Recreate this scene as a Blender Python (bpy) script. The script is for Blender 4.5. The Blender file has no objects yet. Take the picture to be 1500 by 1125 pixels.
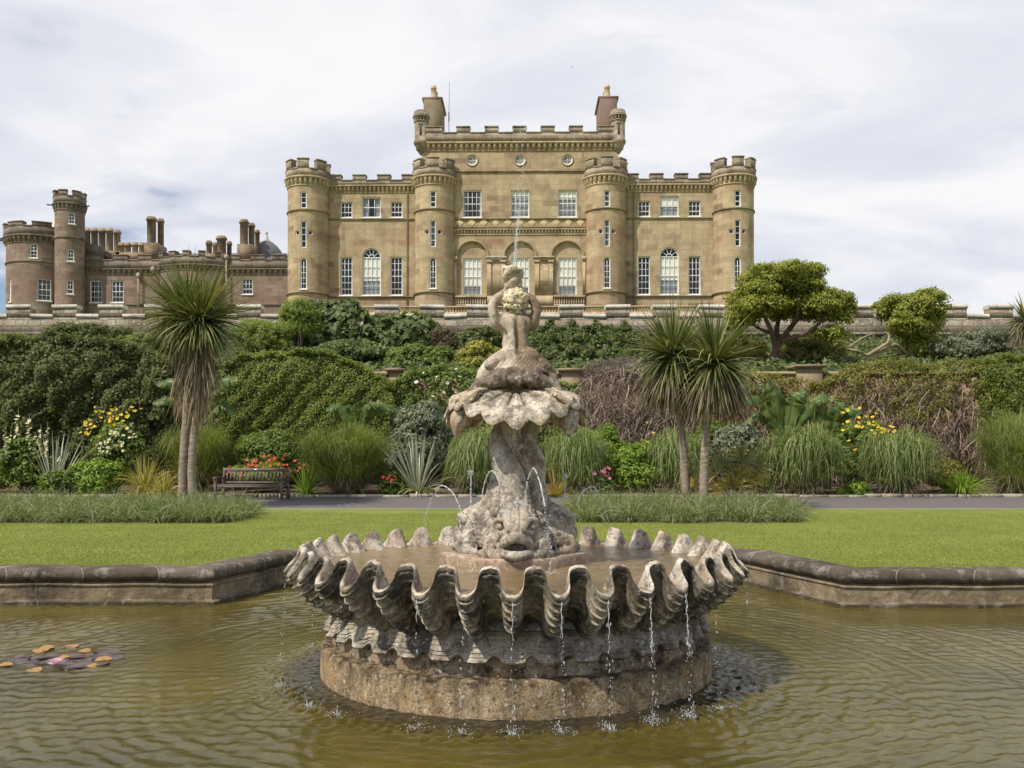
import bpy, math, random
import numpy as np
from mathutils import Vector, Matrix

# ------------------------------------------------------------------ camera, light, exposure
SC = bpy.context.scene
COL = SC.collection
F, YH, CX, CAMZ = 1370.0, 665.0, 750.0, 1.45      # focal length in pixels of the photograph, horizon row, eye height
cam_data = bpy.data.cameras.new("camera")
cam = bpy.data.objects.new("camera", cam_data)
COL.objects.link(cam)
cam.location = (0, 0, CAMZ)
cam.rotation_euler = (math.radians(90), 0, 0)
cam_data.sensor_width = 36.0
cam_data.lens = F / 1500.0 * 36.0
cam_data.shift_y = (YH - 562.5) / 1500.0
cam_data.clip_start = 0.1
cam_data.clip_end = 6000.0
SC.camera = cam

SUN_AZ, SUN_EL = math.radians(-47), math.radians(51)   # azimuth from the direction subject -> camera, towards the left
sun_vec = Vector((math.sin(SUN_AZ) * math.cos(SUN_EL), -math.cos(SUN_AZ) * math.cos(SUN_EL), math.sin(SUN_EL)))
sl = bpy.data.lights.new("sun", 'SUN')
sl.energy = 4.3
sl.angle = math.radians(0.6)
sl.color = (1.0, 0.93, 0.82)
sun = bpy.data.objects.new("sun", sl)
COL.objects.link(sun)
sun.rotation_euler = (-sun_vec).to_track_quat('-Z', 'Y').to_euler()
sun.location = (-20, -10, 30)

SC.view_settings.view_transform = 'Standard'
SC.view_settings.look = 'None'
SC.view_settings.exposure = 0.0
SC.view_settings.gamma = 1.0
SC.cycles.max_bounces = 6
SC.cycles.transparent_max_bounces = 12
SC.cycles.use_denoising = True
SC.cycles.sample_clamp_indirect = 6.0

# ------------------------------------------------------------------ node helper
class NT:
    def __init__(self, tree):
        self.t = tree
        tree.nodes.clear()
    def n(self, kind, out=0, props=None, **inp):
        nd = self.t.nodes.new(kind)
        for k, v in (props or {}).items():
            setattr(nd, k, v)
        for k, v in inp.items():
            key = int(k[1:]) if (k[0] == 'i' and k[1:].isdigit()) else k.replace('_', ' ')
            s = nd.inputs[key]
            if isinstance(v, bpy.types.NodeSocket):
                self.t.links.new(v, s)
            else:
                s.default_value = v
        return nd.outputs[out]
    def noise(self, vec, scale, detail=4.0, rough=0.55, dist=0.0):
        return self.n('ShaderNodeTexNoise', Vector=vec, Scale=scale, Detail=detail, Roughness=rough, Distortion=dist)
    def ramp(self, fac, stops, interp='LINEAR'):
        o = self.n('ShaderNodeValToRGB', Fac=fac)
        cr = o.node.color_ramp
        cr.interpolation = interp
        while len(cr.elements) < len(stops):
            cr.elements.new(0.5)
        for e, (p, c) in zip(cr.elements, stops):
            e.position = p
            e.color = (c[0], c[1], c[2], 1) if not isinstance(c, (int, float)) else (c, c, c, 1)
        return o
    def mix(self, fac, a, b, mode='MIX'):
        nd = self.t.nodes.new('ShaderNodeMix')
        nd.data_type = 'RGBA'
        nd.blend_type = mode
        for s, v in ((nd.inputs[0], fac), (nd.inputs[6], a), (nd.inputs[7], b)):
            if isinstance(v, bpy.types.NodeSocket):
                self.t.links.new(v, s)
            elif isinstance(v, (int, float)):
                s.default_value = v
            else:
                s.default_value = (v[0], v[1], v[2], 1)
        return nd.outputs[2]
    def math(self, op, a, b=0.0, c=0.0):
        return self.n('ShaderNodeMath', props={'operation': op}, i0=a, i1=b, i2=c)
    def vmath(self, op, a, b=(0, 0, 0)):
        return self.n('ShaderNodeVectorMath', props={'operation': op}, i0=a, i1=b)
    def map(self, vec, scale=(1, 1, 1), loc=(0, 0, 0)):
        return self.n('ShaderNodeMapping', Vector=vec, Scale=scale, Location=loc)
    def bump(self, height, strength=0.5, dist=0.02):
        return self.n('ShaderNodeBump', Height=height, Strength=strength, Distance=dist)
    def output(self, shader, kind='ShaderNodeOutputMaterial'):
        o = self.t.nodes.new(kind)
        self.t.links.new(shader, o.inputs[0])

def new_mat(name):
    m = bpy.data.materials.new(name)
    m.use_nodes = True
    return m, NT(m.node_tree)

# ------------------------------------------------------------------ sky: Nishita blue with a broken layer of cloud
world = bpy.data.worlds.new("World")
SC.world = world
world.use_nodes = True
w = NT(world.node_tree)
sky = w.n('ShaderNodeTexSky', props=dict(sky_type='NISHITA', sun_disc=False, sun_elevation=SUN_EL,
          sun_rotation=math.pi - SUN_AZ, air_density=1.0, dust_density=1.2, ozone_density=1.0))
dirv = w.n('ShaderNodeTexCoord', out=0)
sep = w.n('ShaderNodeSeparateXYZ', Vector=dirv)
dz = sep.node.outputs[2]
den = w.math('ADD', w.math('MAXIMUM', dz, 0.0), 0.16)
cx_ = w.math('DIVIDE', sep.node.outputs[0], den)
cy_ = w.math('DIVIDE', sep.node.outputs[1], den)
cv = w.n('ShaderNodeCombineXYZ', X=cx_, Y=cy_, Z=0.0)
n1 = w.noise(w.map(cv, scale=(0.9, 1.15, 1), loc=(0.35, 0.4, 0)), 1.1, 7.0, 0.52, 0.5)
n2 = w.noise(w.map(cv, scale=(1.4, 2.0, 1), loc=(4.0, 1.3, 0)), 1.5, 6.0, 0.55, 0.5)
dens = w.math('ADD', w.math('MULTIPLY', n1, 0.65), w.math('MULTIPLY', n2, 0.35))
# a clearer patch low on the left, cloud over the rest of the view
clear = w.n('ShaderNodeMapRange', props={'interpolation_type': 'SMOOTHSTEP'}, Value=sep.node.outputs[0], i1=-0.5, i2=-0.05, i3=0.19, i4=0.0)
behind = w.n('ShaderNodeMapRange', props={'interpolation_type': 'SMOOTHSTEP'}, Value=w.math('SUBTRACT', sep.node.outputs[1], w.math('MULTIPLY', dz, 0.35)), i1=-0.55, i2=0.30, i3=0.16, i4=0.0)  # unseen sky behind and overhead cleared of cloud, to cut the fill light
low = w.n('ShaderNodeMapRange', props={'interpolation_type': 'SMOOTHSTEP'}, Value=dz, i1=0.14, i2=0.30, i3=1.0, i4=0.0)
dens = w.math('SUBTRACT', w.math('SUBTRACT', dens, w.math('MULTIPLY', clear, low)), behind)
cover = w.ramp(dens, [(0.31, 0.0), (0.38, 0.75), (0.44, 0.96), (0.52, 1.0)])
shade = w.ramp(w.noise(w.map(cv, scale=(0.8, 1.2, 1), loc=(7.7, 2.1, 0)), 1.6, 6.0, 0.55, 0.6),
               [(0.36, (6.3, 6.55, 7.4)), (0.47, (7.05, 7.2, 7.8)), (0.60, (8.25, 8.25, 8.4))])
skyb = w.mix(1.0, sky, (1.0, 1.0, 1.05), 'MULTIPLY')
skyc = w.mix(cover, skyb, shade)
bg = w.n('ShaderNodeBackground', Color=skyc, Strength=0.115)
w.output(bg, 'ShaderNodeOutputWorld')

# ------------------------------------------------------------------ mesh helpers
RNG = np.random.default_rng(11)
random.seed(5)

def P(px, py, D):
    """real position of something seen at a pixel of the photograph and measured at distance D"""
    return np.array([(px - CX) / F * D, D, CAMZ + (YH - py) / F * D])

class MB:
    """collects vertices and faces, then links them as one mesh object"""
    def __init__(self):
        self.V, self.Fc, self.U, self.n = [], [], [], 0
        self.has_uv = False
    def add(self, V, faces, uv=None):
        V = np.asarray(V, float).reshape(-1, 3)
        if isinstance(faces, np.ndarray):
            faces = [faces]
        else:
            by = {}
            for f in faces:
                by.setdefault(len(f), []).append(f)
            faces = [np.array(v) for v in by.values()]
        for fa in faces:
            if len(fa):
                self.Fc.append(np.asarray(fa, np.int64) + self.n)
        self.V.append(V)
        if uv is not None:
            self.has_uv = True
            self.U.append(np.asarray(uv, float).reshape(-1, 2))
        else:
            self.U.append(V[:, [0, 2]] + V[:, [1, 1]] * np.array([1.0, 0.0]))
        self.n += len(V)
        return self
    def merge(self, other):
        for fa in other.Fc:
            self.Fc.append(fa + self.n)
        self.V += other.V
        self.U += other.U
        self.has_uv |= other.has_uv
        self.n += other.n
        return self
    def box(self, x0, x1, y0, y1, z0, z1):
        V = [(x, y, z) for z in (z0, z1) for y in (y0, y1) for x in (x0, x1)]
        return self.add(V, [(0, 2, 3, 1), (4, 5, 7, 6), (0, 1, 5, 4), (2, 6, 7, 3), (0, 4, 6, 2), (1, 3, 7, 5)])
    def obox(self, c, ax, ay, az):
        c, ax, ay, az = [np.asarray(q, float) for q in (c, ax, ay, az)]
        V = [c + sx * ax + sy * ay + sz * az for sz in (-1, 1) for sy in (-1, 1) for sx in (-1, 1)]
        return self.add(V, [(0, 2, 3, 1), (4, 5, 7, 6), (0, 1, 5, 4), (2, 6, 7, 3), (0, 4, 6, 2), (1, 3, 7, 5)])
    def bar(self, a, b, wx, wy=None, up=(0, 0, 1)):
        a, b = np.asarray(a, float), np.asarray(b, float)
        d = b - a
        L = np.linalg.norm(d)
        d = d / L
        u = np.cross(d, up)
        if np.linalg.norm(u) < 1e-4:
            u = np.cross(d, (0, 1, 0))
        u /= np.linalg.norm(u)
        v = np.cross(u, d)
        return self.obox((a + b) / 2, u * wx / 2, v * (wy or wx) / 2, d * L / 2)
    def tube(self, pts, rad, seg=8, cap=True):
        pts = np.asarray(pts, float)
        n = len(pts)
        rad = np.broadcast_to(np.asarray(rad, float), (n,))
        T = np.gradient(pts, axis=0)
        T /= np.linalg.norm(T, axis=1)[:, None] + 1e-9
        ref = np.array([0.0, 0.0, 1.0]) if abs(T[0, 2]) < 0.9 else np.array([1.0, 0.0, 0.0])
        u = np.cross(T[0], ref); u /= np.linalg.norm(u)
        V = []
        a = np.linspace(0, 2 * np.pi, seg, endpoint=False)
        for i in range(n):
            u = u - T[i] * np.dot(u, T[i]); u /= np.linalg.norm(u) + 1e-9
            v = np.cross(T[i], u)
            V.append(pts[i] + rad[i] * (np.cos(a)[:, None] * u + np.sin(a)[:, None] * v))
        V = np.concatenate(V)
        i, j = np.meshgrid(np.arange(n - 1), np.arange(seg), indexing='ij')
        j2 = (j + 1) % seg
        Q = np.stack([i * seg + j, i * seg + j2, (i + 1) * seg + j2, (i + 1) * seg + j], -1).reshape(-1, 4)
        faces = [Q]
        if cap:
            faces = [Q, np.array([list(range(seg))[::-1], [(n - 1) * seg + k for k in range(seg)]])]
        for fa in faces:
            self.Fc.append(fa + self.n)
        self.V.append(V)
        self.U.append(V[:, [0, 2]])
        self.n += len(V)
        return self
    def lathe(self, prof, c=(0, 0, 0), seg=32, a0=0.0, a1=2 * math.pi):
        """prof: list of (r, z)"""
        prof = np.asarray(prof, float)
        closed = abs(a1 - a0 - 2 * math.pi) < 1e-6
        a = np.linspace(a0, a1, seg + (0 if closed else 1), endpoint=not closed)
        m, n = len(prof), len(a)
        V = np.stack([c[0] + prof[:, 0][:, None] * np.cos(a), c[1] + prof[:, 0][:, None] * np.sin(a),
                      c[2] + np.repeat(prof[:, 1][:, None], n, 1)], -1).reshape(-1, 3)
        rr = max(prof[:, 0])
        arc = np.concatenate([[0], np.cumsum(np.hypot(*np.diff(prof, axis=0).T))])
        uv = np.stack([np.repeat((a * rr)[None], m, 0), np.repeat((c[2] + prof[:, 1])[:, None] + 0 * arc[:, None], n, 1)], -1).reshape(-1, 2)
        i, j = np.meshgrid(np.arange(m - 1), np.arange(n if closed else n - 1), indexing='ij')
        j2 = (j + 1) % n
        Q = np.stack([i * n + j, i * n + j2, (i + 1) * n + j2, (i + 1) * n + j], -1).reshape(-1, 4)
        return self.add(V, Q, uv)
    def grid(self, G, wrap=False, uv=None):
        """G: (m, n, 3) array of points"""
        m, n = G.shape[:2]
        i, j = np.meshgrid(np.arange(m - 1), np.arange(n if wrap else n - 1), indexing='ij')
        j2 = (j + 1) % n
        Q = np.stack([i * n + j, i * n + j2, (i + 1) * n + j2, (i + 1) * n + j], -1).reshape(-1, 4)
        return self.add(G.reshape(-1, 3), Q, uv)
    def ball(self, c, r, seg=8, rings=6, R=None):
        c = np.asarray(c, float)
        r = np.broadcast_to(np.asarray(r, float), (3,))
        t = np.linspace(0, np.pi, rings + 1)[:, None]
        a = np.linspace(0, 2 * np.pi, seg, endpoint=False)[None]
        G = np.stack([np.sin(t) * np.cos(a) * r[0], np.sin(t) * np.sin(a) * r[1], np.cos(t) * r[2] + 0 * a], -1)
        if R is not None:
            G = G @ np.asarray(R).T
        return self.grid(G[::-1] + c, wrap=True)
    def build(self, name, mat, parent=None, smooth=False, auto=None):
        me = bpy.data.meshes.new(name)
        V = np.concatenate(self.V)
        me.vertices.add(len(V))
        me.vertices.foreach_set("co", V.ravel().astype(np.float32))
        loops = np.concatenate([f.ravel() for f in self.Fc])
        tot = np.concatenate([np.full(len(f), f.shape[1]) for f in self.Fc])
        start = np.concatenate([[0], np.cumsum(tot)[:-1]])
        me.loops.add(len(loops))
        me.loops.foreach_set("vertex_index", loops.astype(np.int32))
        me.polygons.add(len(tot))
        me.polygons.foreach_set("loop_start", start.astype(np.int32))
        me.polygons.foreach_set("loop_total", tot.astype(np.int32))
        if self.has_uv:
            U = np.concatenate(self.U)
            uvl = me.uv_layers.new(name="UVMap")
            uvl.data.foreach_set("uv", U[loops].ravel().astype(np.float32))
        me.update(calc_edges=True)
        me.validate()
        if smooth:
            me.polygons.foreach_set("use_smooth", np.ones(len(me.polygons), bool))
            if auto is not None:
                me.set_sharp_from_angle(angle=math.radians(auto))
        me.materials.append(mat)
        o = bpy.data.objects.new(name, me)
        COL.objects.link(o)
        if parent is not None:
            o.parent = parent
        return o

def tag(o, label=None, cat=None, group=None, kind=None):
    if label: o['label'] = label
    if cat: o['category'] = cat
    if group: o['group'] = group
    if kind: o['kind'] = kind
    return o

def thing(name, loc, label, cat, group=None, rz=0.0):
    o = bpy.data.objects.new(name, None)
    o.empty_display_size = 0.3
    COL.objects.link(o)
    o.location = tuple(float(q) for q in loc)
    o.rotation_euler = (0, 0, rz)
    return tag(o, label, cat, group)

def copy_tree(o, parent=None):
    c = o.copy()
    COL.objects.link(c)
    c.parent = parent
    for ch in list(o.children):
        copy_tree(ch, c)
    return c

# ------------------------------------------------------------------ carving: signed-distance volumes meshed with surface nets
class Carve:
    def __init__(self, lo, hi, h):
        self.lo, self.h = np.asarray(lo, float), h
        self.N = np.ceil((np.asarray(hi, float) - self.lo) / h).astype(int) + 1
        self.D = np.full(self.N, 0.5, np.float32)
    def _sl(self, lo, hi, pad):
        a = np.clip(np.floor((np.asarray(lo) - pad - self.lo) / self.h).astype(int), 0, self.N)
        b = np.clip(np.ceil((np.asarray(hi) + pad - self.lo) / self.h).astype(int) + 1, 0, self.N)
        sl = tuple(slice(p, q) for p, q in zip(a, b))
        ax = [self.lo[i] + self.h * np.arange(a[i], b[i]) for i in range(3)]
        X = np.stack(np.meshgrid(*ax, indexing='ij'), -1)
        return sl, X
    def _op(self, sl, d, k, cut=False):
        a = self.D[sl]
        if cut:
            d = -d
            hh = np.maximum(k - np.abs(a - d), 0) / max(k, 1e-6)
            self.D[sl] = np.maximum(a, d) + hh * hh * k * 0.25
        else:
            hh = np.maximum(k - np.abs(a - d), 0) / max(k, 1e-6)
            self.D[sl] = np.minimum(a, d) - hh * hh * k * 0.25
    def ell(self, c, r, k=0.03, R=None, cut=False):
        c = np.asarray(c, float); r = np.broadcast_to(np.asarray(r, float), (3,))
        m = max(r)
        sl, X = self._sl(c - m, c + m, k + 3 * self.h)
        if X.size == 0: return self
        q = X - c
        if R is not None: q = q @ np.asarray(R)
        k0 = np.linalg.norm(q / r, axis=-1)
        k1 = np.linalg.norm(q / (r * r), axis=-1) + 1e-9
        self._op(sl, k0 * (k0 - 1) / k1, k, cut)
        return self
    def cap(self, a, b, ra, rb=None, k=0.03, cut=False, flat=None):
        a, b = np.asarray(a, float), np.asarray(b, float)
        rb = ra if rb is None else rb
        m = max(ra, rb)
        sl, X = self._sl(np.minimum(a, b) - m, np.maximum(a, b) + m, k + 3 * self.h)
        if X.size == 0: return self
        ba = b - a
        t = np.clip(((X - a) @ ba) / max(ba @ ba, 1e-9), 0, 1)
        q = X - a - t[..., None] * ba
        if flat is not None:
            q = q / np.asarray(flat)
        d = np.linalg.norm(q, axis=-1) - (ra + (rb - ra) * t)
        self._op(sl, d, k, cut)
        return self
    def path(self, pts, rad, k=0.03, cut=False, sub=4):
        pts = np.asarray(pts, float); rad = np.asarray(rad, float)
        tt = np.linspace(0, len(pts) - 1, (len(pts) - 1) * sub + 1)
        q = spline(pts, tt); rr = np.interp(tt, np.arange(len(pts)), rad)
        for i in range(len(q) - 1):
            self.cap(q[i], q[i + 1], rr[i], rr[i + 1], k if i else k, cut)
        return self
    def mesh(self):
        D, N = self.D, self.N
        s = D < 0
        cnt = np.zeros(N - 1, np.int8)
        acc = np.zeros(tuple(N - 1) + (3,), np.float32)
        num = np.zeros(N - 1, np.float32)
        c = [slice(0, -1), slice(1, None)]
        corner = {(i, j, k): D[c[i], c[j], c[k]] for i in (0, 1) for j in (0, 1) for k in (0, 1)}
        for ax in range(3):
            for u in (0, 1):
                for v in (0, 1):
                    p = [0, 0, 0]; o = [q for q in range(3) if q != ax]
                    p[o[0]], p[o[1]] = u, v
                    A = corner[tuple(p)]; p2 = list(p); p2[ax] = 1; B = corner[tuple(p2)]
                    mk = (A < 0) != (B < 0)
                    t = np.where(mk, A / np.where(A == B, 1, A - B), 0)
                    num += mk
                    for q in range(3):
                        acc[..., q] += np.where(mk, t if q == ax else p[q], 0)
        act = num > 0
        idx = np.full(tuple(N - 1), -1, np.int64)
        idx[act] = np.arange(act.sum())
        ii = np.argwhere(act)
        V = (ii + acc[act] / num[act][:, None]) * self.h + self.lo
        quads = []
        for ax in range(3):
            o = [q for q in range(3) if q != ax]
            A = [slice(None)] * 3; B = [slice(None)] * 3
            A[ax] = slice(0, -1); B[ax] = slice(1, None)
            for q in o:
                A[q] = slice(1, -1); B[q] = slice(1, -1)
            sa, sb = s[tuple(A)], s[tuple(B)]
            e = np.argwhere(sa != sb)
            if not len(e): continue
            flip = sa[tuple(e.T)]
            e2 = e.copy()
            for q in o: e2[:, q] += 1
            def cell(du, dv):
                w_ = e2.copy(); w_[:, o[0]] -= du; w_[:, o[1]] -= dv
                return idx[tuple(w_.T)]
            Q = np.stack([cell(1, 1), cell(0, 1), cell(0, 0), cell(1, 0)], -1)
            if ax == 1: flip = ~flip
            Q[~flip] = Q[~flip][:, ::-1]
            quads.append(Q)
        mb = MB()
        mb.add(V, np.concatenate(quads))
        return mb

def spline(pts, t):
    pts = np.asarray(pts, float)
    n = len(pts)
    i = np.clip(np.floor(t).astype(int), 0, n - 2)
    f = (t - i)[:, None]
    p0 = pts[np.maximum(i - 1, 0)]; p1 = pts[i]; p2 = pts[i + 1]; p3 = pts[np.minimum(i + 2, n - 1)]
    return 0.5 * ((2 * p1) + (-p0 + p2) * f + (2 * p0 - 5 * p1 + 4 * p2 - p3) * f ** 2 + (-p0 + 3 * p1 - 3 * p2 + p3) * f ** 3)

def rotz(a):
    c, s = math.cos(a), math.sin(a)
    return np.array([[c, -s, 0], [s, c, 0], [0, 0, 1.0]])
def rotx(a):
    c, s = math.cos(a), math.sin(a)
    return np.array([[1.0, 0, 0], [0, c, -s], [0, s, c]])
def roty(a):
    c, s = math.cos(a), math.sin(a)
    return np.array([[c, 0, s], [0, 1.0, 0], [-s, 0, c]])
# ------------------------------------------------------------------ materials
def ashlar(name, stops, bw, bh, mortar=(0.2, 0.16, 0.1), ms=0.012, stain=0.35, stain_col=(0.08, 0.065, 0.045), bump=0.25,
           patch=None, streak=0.0, offset=0.5, wobble=0.03, lichen=0.0, tide=None):
    m, t = new_mat(name)
    uv = t.n('ShaderNodeTexCoord', out=2)
    pos = t.n('ShaderNodeNewGeometry', out=0)
    wob = t.vmath('MULTIPLY', t.vmath('SUBTRACT', t.n('ShaderNodeTexNoise', out=1, Vector=pos, Scale=1.7, Detail=2.0), (0.5, 0.5, 0.5)), (wobble, wobble, wobble))
    v = t.vmath('ADD', uv, wob)
    br = t.n('ShaderNodeTexBrick', props=dict(offset=offset, offset_frequency=2, squash=0.72, squash_frequency=3), Vector=v, Color1=(0, 0, 0, 1), Color2=(1, 1, 1, 1),
             Mortar=(0.5, 0.5, 0.5, 1), Scale=1.0, Mortar_Size=ms, Mortar_Smooth=0.3, Bias=0.0, Brick_Width=bw, Row_Height=bh)
    fac = br.node.outputs[1]
    big = t.noise(pos, 0.35, 3.0)
    sel = t.math('ADD', t.math('MULTIPLY', br, 0.72), t.math('MULTIPLY', big, 0.38))
    c = t.ramp(sel, stops)
    fine = t.noise(pos, 9.0, 5.0, 0.65)
    c = t.mix(0.35, c, t.ramp(fine, [(0.3, (0.55, 0.55, 0.55)), (0.7, (1.4, 1.4, 1.4))]), 'MULTIPLY')
    if patch:
        pm = t.ramp(t.noise(t.map(pos, scale=(1, 1, 2.2)), 0.22, 3.0, 0.5), [(0.5, 0.0), (0.62, 0.75)])
        c = t.mix(t.math('MULTIPLY', pm, br), c, patch)
    st = t.ramp(t.noise(pos, 0.9, 7.0, 0.65, 0.3), [(0.47, 0.0), (0.64, stain)])
    c = t.mix(st, c, stain_col)
    if streak:
        sk = t.ramp(t.noise(t.map(pos, scale=(3.2, 3.2, 0.22)), 1.0, 5.0, 0.6), [(0.5, 0.0), (0.75, streak)])
        c = t.mix(sk, c, stain_col)
    if tide is not None:        # dark wet line just above the water
        zz = t.math('ADD', t.n('ShaderNodeSeparateXYZ', out=2, Vector=pos), t.math('MULTIPLY', t.math('SUBTRACT', t.noise(pos, 3.0, 5.0, 0.6), 0.5), 0.10))
        c = t.mix(t.n('ShaderNodeMapRange', Value=zz, i1=tide - 0.015, i2=tide + 0.02, i3=0.85, i4=0.0), c, stain_col)
    if lichen:
        c = t.mix(t.ramp(t.noise(pos, 4.5, 8.0, 0.75), [(0.53, 0.0), (0.60, lichen)]), c, (0.50, 0.47, 0.40))
    c = t.mix(t.math('MULTIPLY', fac, 0.55), c, mortar)
    h = t.math('SUBTRACT', t.math('MULTIPLY', fine, 0.5), t.math('MULTIPLY', fac, 0.8))
    b = t.bump(h, bump, 0.04)
    s = t.n('ShaderNodeBsdfPrincipled', Base_Color=c, Roughness=0.92, Specular_IOR_Level=0.2, Normal=b)
    t.output(s)
    return m

def carved(name, light, mid, dark, dark_amt=0.5, scale=1.0, warm=None, warm_amt=0.0, streak=0.4, pit=0.5, groove=None, spec=0.25, rough=0.85,
           speckle=0.0, zstain=None, wet=None):
    """weathered carved limestone: lichen mottling, dark stains running down, pitting"""
    m, t = new_mat(name)
    pos = t.n('ShaderNodeTexCoord', out=3)
    n1 = t.noise(pos, 3.2 * scale, 8.0, 0.68, 0.25)
    n2 = t.noise(pos, 14.0 * scale, 6.0, 0.7)
    n3 = t.noise(t.map(pos, scale=(1, 1, 0.16)), 6.5 * scale, 5.0, 0.65)
    c = t.ramp(n1, [(0.40, mid), (0.5, [(a + b) / 2 for a, b in zip(mid, light)]), (0.60, light)])
    c = t.mix(0.5, c, t.ramp(n2, [(0.28, (0.5, 0.5, 0.5)), (0.7, (1.35, 1.35, 1.35))]), 'MULTIPLY')
    if warm is not None:
        wm = t.ramp(t.noise(t.map(pos, loc=(3, 1, 7), scale=(1, 1, 0.45)), 3.0 * scale, 5.0, 0.6), [(0.46, 0.0), (0.60, warm_amt)])
        c = t.mix(wm, c, warm)
    dk = t.ramp(t.noise(t.map(pos, loc=(9, 2, 4)), 4.2 * scale, 8.0, 0.72, 0.4), [(0.49, 0.0), (0.585, dark_amt)])
    c = t.mix(dk, c, dark)
    c = t.mix(t.ramp(n3, [(0.49, 0.0), (0.62, streak)]), c, dark)
    c = t.mix(t.ramp(t.noise(t.map(pos, loc=(5, 5, 1)), 34.0, 4.0, 0.7), [(0.555, 0.0), (0.62, 0.75)]), c, dark)
    c = t.mix(t.ramp(t.noise(t.map(pos, loc=(1, 8, 3)), 21.0, 5.0, 0.7), [(0.57, 0.0), (0.63, 0.55)]), c, (0.66, 0.63, 0.56))
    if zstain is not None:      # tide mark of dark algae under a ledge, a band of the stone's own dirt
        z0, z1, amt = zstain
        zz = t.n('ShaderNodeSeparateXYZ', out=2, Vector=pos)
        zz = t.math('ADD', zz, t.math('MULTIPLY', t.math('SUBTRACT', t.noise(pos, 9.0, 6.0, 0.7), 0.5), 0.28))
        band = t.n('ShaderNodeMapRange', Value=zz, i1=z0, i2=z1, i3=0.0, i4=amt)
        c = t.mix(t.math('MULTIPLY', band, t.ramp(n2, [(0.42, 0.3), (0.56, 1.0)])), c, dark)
    if speckle:
        sp = t.ramp(t.noise(pos, 120.0 * scale, 2.0, 0.5), [(0.38, 0.0), (0.62, 1.0)])
        c = t.mix(speckle, c, t.mix(sp, (0.45, 0.4, 0.33), (1.45, 1.35, 1.2)), 'MULTIPLY')
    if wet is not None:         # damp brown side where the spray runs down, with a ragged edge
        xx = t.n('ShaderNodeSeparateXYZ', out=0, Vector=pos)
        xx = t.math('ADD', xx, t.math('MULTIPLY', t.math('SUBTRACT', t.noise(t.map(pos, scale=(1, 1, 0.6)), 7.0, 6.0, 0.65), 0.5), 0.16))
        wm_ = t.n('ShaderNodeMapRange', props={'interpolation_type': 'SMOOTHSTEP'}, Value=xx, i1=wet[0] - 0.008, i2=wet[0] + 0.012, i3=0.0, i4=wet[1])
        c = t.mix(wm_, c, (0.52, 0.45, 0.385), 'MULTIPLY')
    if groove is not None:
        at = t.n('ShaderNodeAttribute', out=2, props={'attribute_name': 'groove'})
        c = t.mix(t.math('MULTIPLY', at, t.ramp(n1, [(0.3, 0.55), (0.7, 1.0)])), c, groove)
    hgt = t.math('ADD', t.math('MULTIPLY', n2, 0.6), t.math('MULTIPLY', t.noise(pos, 48 * scale, 3.0, 0.6), 0.35))
    b = t.bump(hgt, pit, 0.02)
    s = t.n('ShaderNodeBsdfPrincipled', Base_Color=c, Roughness=rough, Specular_IOR_Level=spec, Normal=b)
    t.output(s)
    return m

LEAF_GAIN = 1.95
def leafmat(name, stops, trans=0.34, rough=0.55, tint=(1.25, 1.3, 0.5), big=0.0, spec=0.35):
    m, t = new_mat(name)
    r = t.n('ShaderNodeNewGeometry', out=8)
    stops = [(p, tuple(min(1.0, q * g) for q, g in zip(c, (LEAF_GAIN * 1.10, LEAF_GAIN * 0.95, LEAF_GAIN * 1.05)))) for p, c in stops]
    if big:
        pos = t.n('ShaderNodeNewGeometry', out=0)
        r = t.math('ADD', t.math('MULTIPLY', r, 1 - big), t.math('MULTIPLY', t.ramp(t.noise(pos, 1.6, 3.0, 0.55), [(0.32, 0.0), (0.68, 1.0)]), big))
    c = t.ramp(r, stops)
    tc = t.mix(1.0, c, tint, 'MULTIPLY')
    s = t.n('ShaderNodeBsdfPrincipled', Base_Color=c, Roughness=rough, Specular_IOR_Level=spec)
    tr = t.n('ShaderNodeBsdfTranslucent', Color=tc)
    t.output(t.n('ShaderNodeMixShader', i0=trans, i1=s, i2=tr))
    return m

def plain(name, col, rough=0.6, var=0.15, scale=8.0, bump=0.15, spec=0.4, metal=0.0, stretch=(1, 1, 1)):
    m, t = new_mat(name)
    pos = t.n('ShaderNodeTexCoord', out=3)
    n = t.noise(t.map(pos, scale=stretch), scale, 6.0, 0.62)
    c = t.mix(1.0, col, t.ramp(n, [(0.25, 1 - var * 2), (0.75, 1 + var * 2)]), 'MULTIPLY')
    s = t.n('ShaderNodeBsdfPrincipled', Base_Color=c, Roughness=rough, Specular_IOR_Level=spec, Metallic=metal, Normal=t.bump(n, bump, 0.02))
    t.output(s)
    return m

M = {}
M['castle'] = ashlar('castle_sandstone', [(0.16, (0.31, 0.205, 0.145)), (0.30, (0.44, 0.340, 0.212)), (0.52, (0.475, 0.375, 0.232)), (0.78, (0.525, 0.42, 0.268)), (0.92, (0.395, 0.275, 0.185))],
                     1.15, 0.40, mortar=(0.27, 0.20, 0.11), ms=0.012, stain=0.3, patch=(0.36, 0.22, 0.14), streak=0.32)
M['castle_dark'] = ashlar('weathered_sandstone', [(0.1, (0.24, 0.195, 0.145)), (0.5, (0.33, 0.27, 0.20)), (0.9, (0.41, 0.34, 0.25))],
                          0.9, 0.36, mortar=(0.12, 0.1, 0.07), stain=0.6, stain_col=(0.07, 0.062, 0.05), streak=0.4)
M['castle_trim'] = ashlar('dressed_sandstone', [(0.1, (0.43, 0.335, 0.215)), (0.5, (0.50, 0.395, 0.255)), (0.9, (0.55, 0.44, 0.29))],
                          1.3, 2.0, mortar=(0.27, 0.2, 0.11), stain=0.5, streak=0.3)
M['string'] = ashlar('string_course_stone', [(0.1, (0.20, 0.150, 0.082)), (0.9, (0.28, 0.205, 0.115))], 1.4, 2.0, stain=0.5, streak=0.2)
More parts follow.
